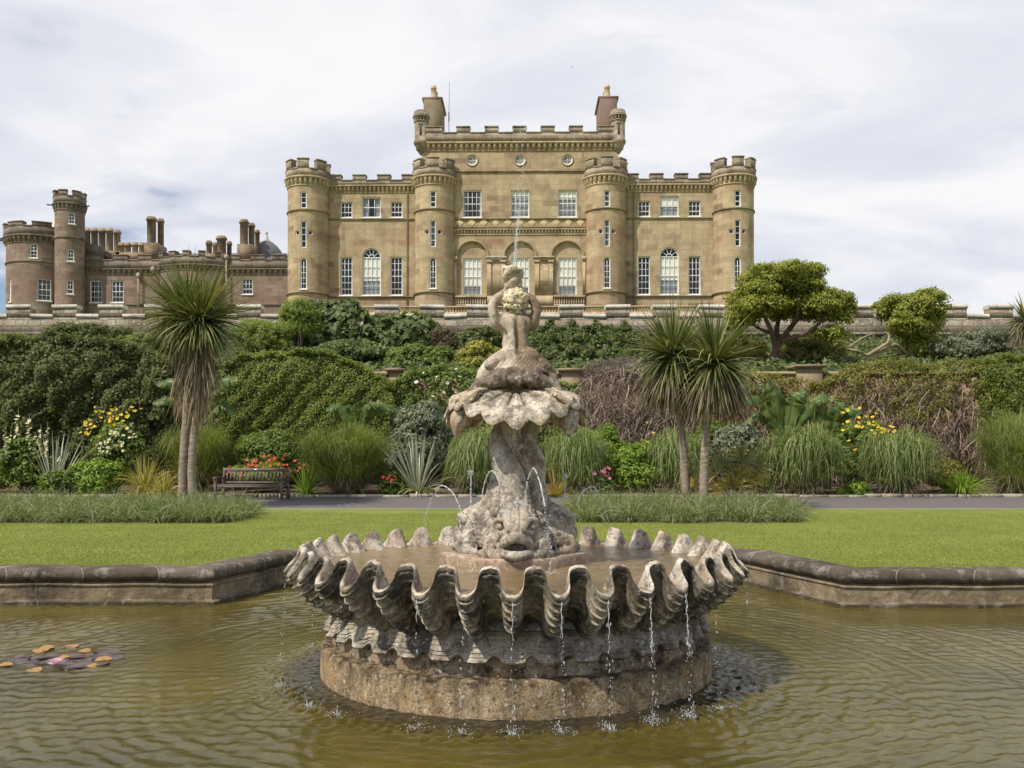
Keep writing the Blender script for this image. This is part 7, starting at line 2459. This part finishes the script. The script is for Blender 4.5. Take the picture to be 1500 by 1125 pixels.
    pts = [P(px + rng.normal(0, 2), py + rng.normal(0, 2), 28.9) - loc for px, py in ((375, 677), (379, 678), (388, 679), (393, 672), (395, 676), (399, 680), (412, 674), (408, 682), (416, 681), (422, 683), (338, 686), (330, 692), (356, 686), (360, 684), (371, 685), (401, 672), (384, 684), (366, 682), (411, 688), (425, 688))]
    pts = pts + [p + rng.normal(0, 0.13, 3) for p in pts]
    flowers(r, pts, M['orange'], 0.12, rng, 6, cup=0.9)
    r = spiky('lily_clump', 448, 676, 724, 30, 28.6, M['bright'], 'clump of strappy leaves with a few red flowers at the right end of the bench', 'flowering plant', 53, 170, 0.03, 1.1, 0.7)
    loc = np.array(r.location)
    flowers(r, [P(px, py, 28.2) - loc for px, py in ((433, 676), (437, 679), (440, 685), (436, 690), (431, 689), (445, 682), (452, 690))], M['orange'], 0.11, rng, 6, cup=0.9)
    grass_clump(508, 624, 727, 68, 28.9, M['pampas'], 'big rounded mound of fine grass right of the bench', 54, 4200, 0.012, 1.3)
    banana(524, 602, 632, 31.0, [(476, 600, 0.25, 0.13), (508, 596, 0.15, 0.10), (562, 592, 0.2, 0.13), (582, 604, 0.3, 0.13), (523, 592, 0.1, 0.10), (545, 598, 0.2, 0.11)], 'banana plant with leaves fanning out above the big grass mound', 55)
    bush('shrub', 620, 588, 705, 62, 31.6, M['silver'], 'silvery grey-green leafy bush left of the statue', seed=56, leaf=(0.17, 0.045), per=30, each=22)
    r, *_ = bush('shrub', 572, 690, 730, 22, 28.5, M['mid'], 'small plant with scarlet flowers beside the big grass mound', cat='flowering plant', seed=57)
    flowers(r, [P(px, py, 28.05) - np.array(r.location) for px, py in ((561, 699), (568, 701), (563, 704), (571, 697), (574, 703), (578, 699))], M['red'], 0.11, rng, 6)
    spiky('yucca', 612, 640, 730, 46, 28.6, M['yucca'], 'large grey-green sword-leaved clump with yellowing lower leaves', 'yucca', 58, 110, 0.06, 0.8, 0.6, dead='phormium', group='sword-leaved plants')
    grass_clump(694, 628, 727, 52, 28.8, M['miscanthus'], 'arching mound of broad-bladed grass just left of the fountain column', 59, 1900, 0.024, 2.3)
    grass_clump(848, 628, 727, 52, 28.8, M['miscanthus'], 'arching mound of broad-bladed grass just right of the fountain column', 60, 1900, 0.024, 2.3)
    spiky('flax', 815, 686, 728, 26, 28.0, M['goldpalm'], 'small yellow spiky palm beside the fountain column', 'flax', 61, 60, 0.05, 0.4, 0.8)
    bush('shrub', 885, 622, 700, 42, 30.6, M['bright'], 'bright green shrub behind the pink flowers', seed=62, leaf=(0.12, 0.05), per=32)
    bush('shrub', 930, 648, 728, 36, 29.4, M['bright'], 'rounded bright green bush between two grass mounds, right of the pink flowers', seed=63, leaf=(0.12, 0.045), per=36)
    r, *_ = bush('shrub', 884, 700, 730, 20, 28.5, M['mid'], 'low plant with pink flowers right of the fountain', cat='flowering plant', seed=64)
    flowers(r, [P(px, py, 28.2) - np.array(r.location) for px, py in ((869, 694), (882, 692), (885, 692), (887, 688), (890, 687), (887, 698), (893, 701))], M['pink'], 0.15, rng, 9, cup=0.7)
    r, *_ = bush('shrub', 945, 640, 700, 26, 31.2, M['mid'], 'thin plant with scattered yellow flowers in front of the bare vines', cat='flowering plant', seed=65)
    flowers(r, [P(px, py, 30.4) - np.array(r.location) for px, py in ((947, 619), (957, 634), (948, 648), (921, 641), (898, 648), (890, 658))], M['yellow'], 0.13, rng, 7)
    grass_clump(996, 632, 727, 48, 29.2, M['miscanthus'], 'arching mound of broad-bladed grass behind the pair of palm trunks', 66, 1700, 0.024, 2.3)
    bush('shrub', 1082, 612, 700, 46, 30.5, M['silver'], 'silver-leaved bush behind the low fan palm', seed=67, leaf=(0.19, 0.05), per=28)
    bush('shrub', 1045, 610, 690, 36, 31.4, M['mid'], 'green shrub behind the two palm trunks', seed=68)
    banana(1150, 598, 640, 31.0, [(1080, 590, 0.35, 0.17), (1112, 566, 0.3, 0.17), (1122, 560, 0.3, 0.16), (1165, 578, 0.2, 0.2), (1196, 612, 0.3, 0.19), (1215, 585, 0.3, 0.16), (1095, 620, 0.3, 0.15), (1178, 572, 0.2, 0.16), (1140, 575, 0.2, 0.2)], 'big banana plant with broad green leaves, right of the palms', 69)
    banana(1212, 612, 645, 30.8, [(1230, 592, 0.2, 0.16), (1258, 606, 0.3, 0.16), (1192, 598, 0.3, 0.17), (1185, 630, 0.25, 0.15), (1224, 600, 0.2, 0.14)], 'smaller banana plant left of the yellow daisy bush on the right', 70)
    grass_clump(1176, 628, 728, 57, 28.8, M['miscanthus'], 'wide arching grass mound below the big banana plant', 71, 2300, 0.024, 2.4)
    r, *_ = bush('daisy_bush', 1262, 612, 722, 46, 29.8, M['mid'], 'tall bush of yellow daisies in the bed on the right, between two grass mounds', cat='flowering plant', seed=72, leaf=(0.13, 0.06), per=24)
    loc = np.array(r.location)
    pts = [P(px, py, 28.9) - loc for px, py in ((1235, 605), (1242, 628), (1256, 625), (1258, 612), (1264, 626), (1273, 616), (1278, 611), (1283, 606), (1279, 618), (1284, 622), (1290, 628), (1296, 629), (1302, 631), (1310, 632), (1300, 636), (1312, 638), (1276, 640), (1281, 636), (1272, 642), (1253, 659), (1290, 663), (1242, 618), (1268, 610), (1294, 622), (1306, 627), (1286, 630))]
    pts = pts + [p + rng.normal(0, 0.16, 3) for p in pts]
    flowers(r, pts, M['yellow'], 0.12, rng, 9)
    grass_clump(1316, 632, 729, 58, 28.7, M['miscanthus'], 'wide arching grass mound right of the yellow daisy bush', 73, 2300, 0.024, 2.4)
    bush('shrub', 1252, 708, 731, 26, 28.4, M['bright'], 'low yellow-green ground plant at the path edge between two grass mounds', cat='plant', seed=74)
    spiky('lily_clump', 1408, 690, 729, 58, 28.7, M['bright'], 'spreading day lily clump at the path edge on the right', 'flowering plant', 75, 420, 0.035, 1.7, 0.45)
    bush('shrub', 1385, 668, 722, 30, 29.8, M['creeper'], 'reddish green leafy plant behind the day lilies', cat='plant', seed=76)
    grass_clump(1486, 606, 729, 62, 28.9, M['pampas'], 'tall feathery grass mound at the right edge of the bed', 77, 3800, 0.013, 1.2)
    bush('shrub', 1475, 606, 680, 40, 31.5, M['mid'], 'green shrub behind the tall grass mound at the right edge', seed=78)
    bush('shrub', 1120, 655, 728, 24, 29.0, M['mid'], 'green shrub between the fan palm and the wide grass mound', seed=79)
    # --- palms
    cabbage_palm(275, 728, [(268, 462, 0.2), (298, 472, -0.25)], 24.3, 'tall cabbage palm with two trunks and long dead-leaf skirt, left of the bench',
                 [[(267, 735), (268, 690), (272, 620), (276, 545), (268, 475)], [(284, 735), (281, 690), (286, 620), (294, 545), (297, 485)]], 1, 1.55, (330, 1.9, 1.0, 0.05, 0.5), nblade=820)
    cabbage_palm(1003, 735, [(986, 522, 0)], 24.2, 'cabbage palm with slightly leaning trunk, left of the pair beside the fan palm',
                 [[(1005, 740), (1003, 700), (1000, 650), (995, 600), (987, 540)]], 2, 1.58, (900, 0.25, 1.25, 0.42, 0.8), nblade=720, low='bronze')
    cabbage_palm(1032, 745, [(1046, 533, 0)], 23.4, 'cabbage palm with straight slim trunk, right of the pair beside the fan palm',
                 [[(1031, 745), (1031, 700), (1034, 640), (1038, 600), (1045, 550)]], 3, 1.56, (900, 0.25, 1.25, 0.42, 0.8), nblade=720, low='bronze')
    cabbage_palm(1508, 560, [(1503, 470, 0)], 38.0, 'cabbage palm cut off by the right edge of the picture, on the bank',
                 [[(1510, 560), (1509, 540), (1506, 505), (1504, 475)]], 4, 1.15, (160, 0.5, 0.8, 0.4, 0.9), nblade=260)
    fan_palm(1075, 735, 24.3, [(1062, 682, 0.62, 'fanpalm'), (1082, 674, 0.66, 'fanpalm'), (1100, 684, 0.62, 'fanpalm'), (1048, 694, 0.52, 'fanpalm'), (1068, 712, 0.58, 'goldpalm'), (1092, 704, 0.62, 'goldpalm'), (1105, 695, 0.55, 'goldpalm'), (1055, 720, 0.50, 'goldpalm'), (1075, 700, 0.55, 'fanpalm')],
             'low fan palm with yellow lower fronds, right of the palm trunks', 5)
    fan_palm(1008, 738, 24.6, [(1000, 705, 0.36, 'goldpalm'), (1014, 712, 0.36, 'goldpalm'), (1008, 698, 0.36, 'fanpalm')], 'small yellowing fan palm tucked between the two palm trunks', 6)
    # --- edging grass in front of the path
    def border(name, poly, n, seed, label):
        rng = np.random.default_rng(seed)
        poly = np.array(poly, float)
        lo, hi = poly.min(0), poly.max(0)
        pts = rng.uniform(lo, hi, (n * 3, 2))
        ins = np.zeros(len(pts), bool)
        j = len(poly) - 1
        for i in range(len(poly)):
            a, b = poly[i], poly[j]
            ins ^= ((a[1] > pts[:, 1]) != (b[1] > pts[:, 1])) & (pts[:, 0] < (b[0] - a[0]) * (pts[:, 1] - a[1]) / (b[1] - a[1] + 1e-12) + a[0])
            j = i
        pts = pts[ins]
        tuft = pts[rng.integers(0, len(pts), n // 30)]
        q = (tuft[:, None] + rng.normal(0, 0.05, (len(tuft), 26, 2))).reshape(-1, 2)
        k = len(q)
        a = rng.uniform(0, 2 * np.pi, k)
        lean = rng.uniform(0.1, 1.0, k)
        hmul = np.repeat(np.where(rng.random(len(tuft)) < 0.3, rng.uniform(0.4, 0.7, len(tuft)), rng.uniform(0.8, 1.25, len(tuft))), 26)
        m = MB()
        blades(m, np.column_stack([q, np.zeros(k)]), np.stack([np.cos(a) * lean, np.sin(a) * lean, np.ones(k)], -1), hmul * rng.uniform(0.34, 0.72, k), 0.018, rng.uniform(1.2, 3.2, k), rng, 5)
        m.V[0][:, 2] = np.maximum(m.V[0][:, 2], 0.008)
        o = m.build(name, M['border'])
        tag(o, label, 'grass', kind='stuff')
        s_ = MB()
        s_.add(np.column_stack([poly, np.full(len(poly), 0.004)]), [tuple(range(len(poly)))])
        tag(s_.build('soil_bed', M['soil']), kind='structure')
    w_ = lambda px, D: (px - CX) * D / F
    border('border_grass', [(w_(-80, 19.6), 19.6), (w_(330, 19.6), 19.6), (w_(366, 21.2), 21.2), (w_(372, 23.2), 23.2), (w_(300, 24.7), 24.7), (w_(-80, 24.7), 24.7)], 30000, 91, 'strip of low tufted grass edging the lawn on the left, under the palm')
    border('border_grass', [(w_(842, 19.8), 19.8), (w_(1035, 19.6), 19.6), (w_(1060, 20.1), 20.1), (w_(1085, 19.6), 19.6), (w_(1170, 19.8), 19.8), (w_(1172, 21.5), 21.5), (w_(1120, 24.7), 24.7), (w_(838, 24.7), 24.7), (w_(832, 21.5), 21.5)], 26000, 92, 'strip of low tufted grass under the two palms on the right')
plant_garden()

# ------------------------------------------------------------------ blades of the near lawn
def build_blades():
    rng = np.random.default_rng(77)
    n = 230000
    Y = 11.4 + 11.5 * rng.random(n) ** 1.5; X = (rng.random(n) - 0.5) * (2.4 + Y * 1.12)
    hole = offset_poly(POOL, 0.43)
    ins = np.zeros(n, bool); j = len(hole) - 1
    for i in range(len(hole)):
        a, b = hole[i], hole[j]
        ins ^= ((a[1] > Y) != (b[1] > Y)) & (X < (b[0] - a[0]) * (Y - a[1]) / (b[1] - a[1] + 1e-12) + a[0])
        j = i
    X, Y = X[~ins], Y[~ins]; n = len(X)
    a = rng.uniform(0, np.pi, n); w = rng.uniform(0.003, 0.006, n); h = rng.uniform(0.012, 0.035, n)
    dx, dy = np.cos(a) * w, np.sin(a) * w
    tip = rng.normal(0, 0.014, (n, 2))
    V = np.stack([np.stack([X - dx, Y - dy, 0 * X], -1), np.stack([X + dx, Y + dy, 0 * X], -1), np.stack([X + tip[:, 0], Y + tip[:, 1], h], -1)], 1)
    tag(MB().add(V.reshape(-1, 3), np.arange(3 * n).reshape(n, 3)).build('lawn_grass', M['turf']), 'short mown grass of the lawn around the pool', 'grass', kind='stuff')
build_blades()

# ------------------------------------------------------------------ trees on the bank
def tree(name, label, D, base, limbs, lumps, seed, mat, bark, leaf=(0.11, 0.07), per=26, group=None, r0=0.17):
    rng = np.random.default_rng(seed)
    s = D / F
    b = P(base[0], base[1], D)
    root = thing(name, (b[0], D, ground_at(D)), label, 'tree', group)
    loc = np.array(root.location)
    m = MB()
    for q, ra, rb in limbs:
        p = np.array([P(x, y, D + dy) - loc for x, y, dy in q])
        n = 5 * len(p)
        m.tube(spline(p, np.linspace(0, len(p) - 1, n)), np.linspace(ra, rb, n) * (1 + 0.08 * np.sin(np.arange(n) * 1.9)), 9)
    m.build('trunk', M[bark], root, smooth=True)
    blobs = []
    for (x, y, dy, rx, ry) in lumps:
        c = P(x, y, D + dy) - loc
        blobs.append((c, (rx * s * 0.80, rx * s * 0.75, ry * s * 0.80)))
    big = list(blobs)
    for c, r in big:
        for _ in range(9):
            v = unit(rng.normal(size=3)); v[2] = abs(v[2]) * 0.8
            blobs.append((c + v * np.array(r) * rng.uniform(0.9, 1.45), np.array(r) * rng.uniform(0.16, 0.42)))
    C_, N_ = clumped(rng, blobs, per * 1.1, 0.20, 16, zmin=-0.6, inner=0.16)
    f = MB()
    leaves(f, C_, N_, leaf[0], leaf[1], rng)
    f.build('crown', M[mat], root)
    # fine twigs carrying the leaves
    t = MB()
    k = 120
    ci = rng.integers(0, len(big), k)
    for i in range(k):
        c, r = big[ci[i]]
        v = unit(rng.normal(size=3)); v[2] = abs(v[2])
        a = np.array(c) - np.array([0, 0, r[2] * 0.8]) + rng.normal(0, 0.15, 3)
        t.tube([a, (a + c + v * np.array(r) * 0.5) / 2 + rng.normal(0, 0.08, 3), c + v * np.array(r) * 0.8], [0.022, 0.014, 0.006], 5)
    t.build('twigs', M[bark], root)
    return root

tree('tree', 'broad umbrella-shaped evergreen tree with dark forked trunks in front of the battlements, right', 37.0, (1128, 548),
     [([(1126, 552, 0), (1130, 530, 0), (1140, 505, 0.1), (1160, 478, 0.2), (1185, 450, 0.2)], 0.20, 0.06), ([(1132, 552, 0.2), (1138, 525, 0.2), (1133, 495, 0.1), (1122, 468, -0.2), (1105, 440, -0.3)], 0.17, 0.05),
      ([(1140, 505, 0.1), (1138, 480, 0.5), (1145, 455, 0.8), (1150, 425, 0.8)], 0.12, 0.04), ([(1145, 500, 0), (1175, 490, -0.3), (1198, 476, -0.3), (1214, 455, -0.2)], 0.10, 0.04), ([(1135, 490, 0), (1110, 480, 0.4), (1092, 465, 0.4)], 0.08, 0.03), ([(1155, 482, 0.2), (1168, 462, -0.4), (1165, 440, -0.5)], 0.08, 0.03)],
     [(1142, 412, 0, 48, 22), (1110, 428, -0.3, 32, 22), (1178, 420, 0.2, 32, 24), (1088, 448, 0.2, 22, 20), (1210, 440, 0, 30, 20), (1232, 446, 0.3, 20, 16), (1150, 436, 1.0, 55, 24), (1192, 448, -0.6, 26, 16), (1128, 446, -0.6, 28, 15), (1090, 466, 0.2, 24, 20), (1104, 452, -0.5, 26, 18), (1204, 462, 0.4, 28, 16), (1234, 462, 0.2, 18, 16), (1216, 490, -0.3, 24, 13), (1160, 458, 1.2, 40, 16), (1080, 480, 0.3, 14, 12), (1170, 400, 0.2, 34, 16), (1125, 402, 0.1, 32, 16)], 301, 'tree', 'redbark')
tree('tree', 'smaller evergreen tree with a pale bare forked branch reaching left, near the right battlements', 40.0, (1300, 545),
     [([(1338, 545, 0), (1334, 510, 0), (1330, 480, 0)], 0.14, 0.07), ([(1330, 520, 0), (1312, 505, -0.6), (1295, 512, -0.8), (1272, 520, -0.9), (1256, 514, -0.9), (1240, 512, -0.9)], 0.085, 0.05), ([(1272, 520, -0.9), (1288, 510, -1.0), (1300, 502, -0.9), (1302, 492, -0.8), (1296, 487, -0.8)], 0.08, 0.045), ([(1244, 508, -0.8), (1262, 496, -0.8), (1278, 489, -0.6)], 0.05, 0.03)],
     [(1335, 455, 0, 38, 22), (1312, 448, 0.2, 24, 18), (1352, 440, 0, 26, 16), (1362, 468, 0.2, 22, 22), (1328, 478, -0.3, 30, 20), (1350, 490, 0, 28, 22), (1345, 512, 0.2, 26, 18), (1296, 462, 0.4, 10, 12)], 302, 'tree', 'bare')

# ------------------------------------------------------------------ bench
def build_bench():
    D = 27.6
    p = P(374, 728, D)
    root = thing('park_bench', (p[0], D, ground_at(D)), 'weathered brown slatted garden bench with a small plaque, beside the path', 'bench', rz=math.radians(-8))
    W = 1.03                                # half length
    def part(name, fn, mat=None, par=None):
        m = MB(); fn(m)
        return m.build(name, mat or M['wood'], par or root)
    def seat(m):
        for k in range(5):
            y = -0.50 + 0.098 * k
            m.box(-W + 0.04, W - 0.04, y, y + 0.075, 0.405 - 0.004 * k, 0.43 - 0.004 * k)
        m.box(-W + 0.06, W - 0.06, -0.495, -0.46, 0.33, 0.403)
        for s in (-1, 1):
            m.bar((s * (W - 0.07), -0.478, 0.335), (s * (W - 0.36), -0.478, 0.345), 0.03, 0.07)
            m.bar((s * (W - 0.07), -0.478, 0.28), (s * (W - 0.24), -0.478, 0.335), 0.03, 0.05)
            m.box(s * (W - 0.05) - 0.02, s * (W - 0.05) + 0.02, -0.46, 0.0, 0.335, 0.395)
    part('seat', seat)
    def back(m):
        tilt = 0.20
        f = lambda z: 0.02 + (z - 0.42) * tilt
        z0, z1 = 0.80, 0.885
        m.obox((0, f(0.843), 0.843), (W - 0.03, 0, 0), (0, 0.021, -0.004), (0, 0.0085, 0.043))
        m.obox((0, f(0.47), 0.47), (W - 0.03, 0, 0), (0, 0.018, 0), (0, 0.006, 0.03))
        n = 17
        for i in range(n):
            x = -W + 0.13 + (2 * W - 0.26) * i / (n - 1)
            m.obox((x, f(0.65), 0.65), (0.025, 0, 0), (0, 0.010, 0), (0, 0.030, 0.150))
    b = part('backrest', back)
    part('plaque', lambda m: m.obox((-0.02, 0.02 + 0.423 * 0.2 - 0.026, 0.845), (0.085, 0, 0), (0, 0.003, 0), (0, 0.006, 0.024)), M['plaque'], b)
    for s in (-1, 1):
        x = s * (W - 0.02)
        def arm(m):
            q = [(x, -0.56, 0.600), (x, -0.50, 0.622), (x, -0.36, 0.632), (x, -0.15, 0.622), (x, 0.0, 0.615), (x, 0.06, 0.63)]
            qq = spline(np.array(q), np.linspace(0, 5, 12))
            for a, c in zip(qq[:-1], qq[1:]):
                m.bar(a, c + (c - a) * 0.1, 0.065, 0.035)
            m.lathe([(0.001, -0.033), (0.032, -0.033), (0.032, 0.033), (0.001, 0.033)], (0, 0, 0), 10)
            V = m.V[-1]; V[:] = V @ roty(math.pi / 2).T + np.array([x, -0.565, 0.588])
        part('armrest', arm)
        part('leg', lambda m: (m.bar((x, -0.49, 0.0), (x, -0.49, 0.60), 0.068, 0.068), m.box(x - 0.02, x + 0.02, -0.45, 0.0, 0.10, 0.15)))
        part('leg', lambda m: (m.bar((x, 0.03, 0.0), (x, 0.03, 0.43), 0.068, 0.068), m.bar((x, 0.02, 0.42), (x, 0.125, 0.905), 0.06, 0.05)))
build_bench()

# ------------------------------------------------------------------ water lily
def build_lilies():
    rng = np.random.default_rng(61)
    def pad(name, px, py, r, mat, label, group, tilt=0.0):
        p = P(px, py, 1.0)
        D = (CAMZ - WZ) * F / (py - YH)
        m = MB()
        n = 22
        a = np.linspace(0.16, 2 * np.pi - 0.16, n) + rng.uniform(0, 6)
        rows = []
        ph = rng.uniform(0, 6); zoff = 0.012 if tilt else 0.004
        for f in (0.0, 0.35, 0.7, 1.0):
            rows.append(np.stack([r * f * np.cos(a) * 1.12, r * f * np.sin(a), zoff + 0.005 * f ** 3 * np.sin(a * 2 + ph) + tilt * f * np.sin(a)], -1))
        top = np.stack(rows)
        m.grid(top)
        bot = top[::-1] - np.array([0, 0, 0.006])
        m.grid(bot)
        o = m.build(name, mat, None, smooth=True)
        o.location = ((px - CX) * D / F, D, WZ)
        tag(o, label, 'lily pad', group)
    g = 'lily pads around the pink water lily'
    for px, py, lab in ((9, 975, 'orange lily pad farthest left of the patch'), (50, 983, 'orange lily pad in front of the flower, to its left'), (60, 954, 'orange lily pad at the back, left of the flower'), (69, 950, 'small orange lily pad at the back, left'), (106, 948, 'orange lily pad at the back, right of the flower'), (124, 955, 'large orange lily pad at the back right'),
                        (134, 977, 'orange lily pad in front, right of the flower'), (152, 967, 'orange lily pad at the right end of the patch'), (95, 964, 'reddish orange lily pad just behind the flower')):
        pad('lily_pad', px, py, rng.uniform(0.040, 0.065), M['pador'], lab, g, 0.008)
    for i, (px, py) in enumerate(((26, 966), (40, 970), (34, 962), (58, 964), (66, 971), (74, 962), (84, 968), (100, 970), (112, 962), (120, 968), (134, 964), (146, 960), (156, 954), (164, 963), (78, 977), (102, 978), (118, 976), (52, 972), (142, 972))):
        pad('lily_pad', px, py, rng.uniform(0.06, 0.105), M['padbr'], 'dark purplish brown lily pad lying flat on the water', 'dark lily pads')
    # the bloom
    D = (CAMZ - WZ) * F / (977 - YH)
    root = thing('water_lily', ((82 - CX) * D / F, D, WZ), 'pink and white water lily bloom among the floating pads', 'water lily')
    m = MB()
    for ringn, el, L in ((11, 0.25, 0.085), (10, 0.62, 0.078), (8, 1.0, 0.066)):
        for k in range(ringn):
            a = 2 * np.pi * (k + 0.5 * (ringn % 2)) / ringn
            d = np.array([math.cos(a) * math.cos(el), math.sin(a) * math.cos(el), math.sin(el)]); s = np.array([-math.sin(a), math.cos(a), 0])
            b = np.array([0, 0, 0.02])
            m.add([b, b + d * L * 0.5 + s * 0.017, b + d * L + np.array([0, 0, 0.006]), b + d * L * 0.5 - s * 0.017], [(0, 1, 2, 3)])
    m.build('petals', M['lilyp'], root)
    m = MB(); m.ball((0, 0, 0.045), (0.018, 0.018, 0.022), 8, 6)
    m.build('flower_heart', M['yellow'], root)
build_lilies()

# a bird far off in the sky
def build_bird():
    root = thing('bird', P(838, 98, 120), 'tiny dark bird high in the sky right of the roof', 'bird')
    m = MB()
    root.scale = (0.4, 0.4, 0.4)
    m.ball((0, 0, 0), (0.09, 0.20, 0.08), 10, 8)
    m.ball((0, -0.22, 0.03), (0.05, 0.07, 0.05), 8, 6)
    m.add([(0, 0.16, 0), (0.07, 0.36, 0), (-0.07, 0.36, 0)], [(0, 1, 2)])
    m.build('body', M['dark_metal'], root, smooth=True)
    for s in (-1, 1):
        w = MB()
        w.grid(np.array([[(s * 0.05, -0.10, 0.03), (s * 0.30, -0.14, 0.16), (s * 0.55, 0.02, 0.10)], [(s * 0.05, 0.10, 0.03), (s * 0.30, 0.05, 0.15), (s * 0.54, 0.06, 0.10)]]))
        w.build('wing', M['dark_metal'], root)
build_bird()
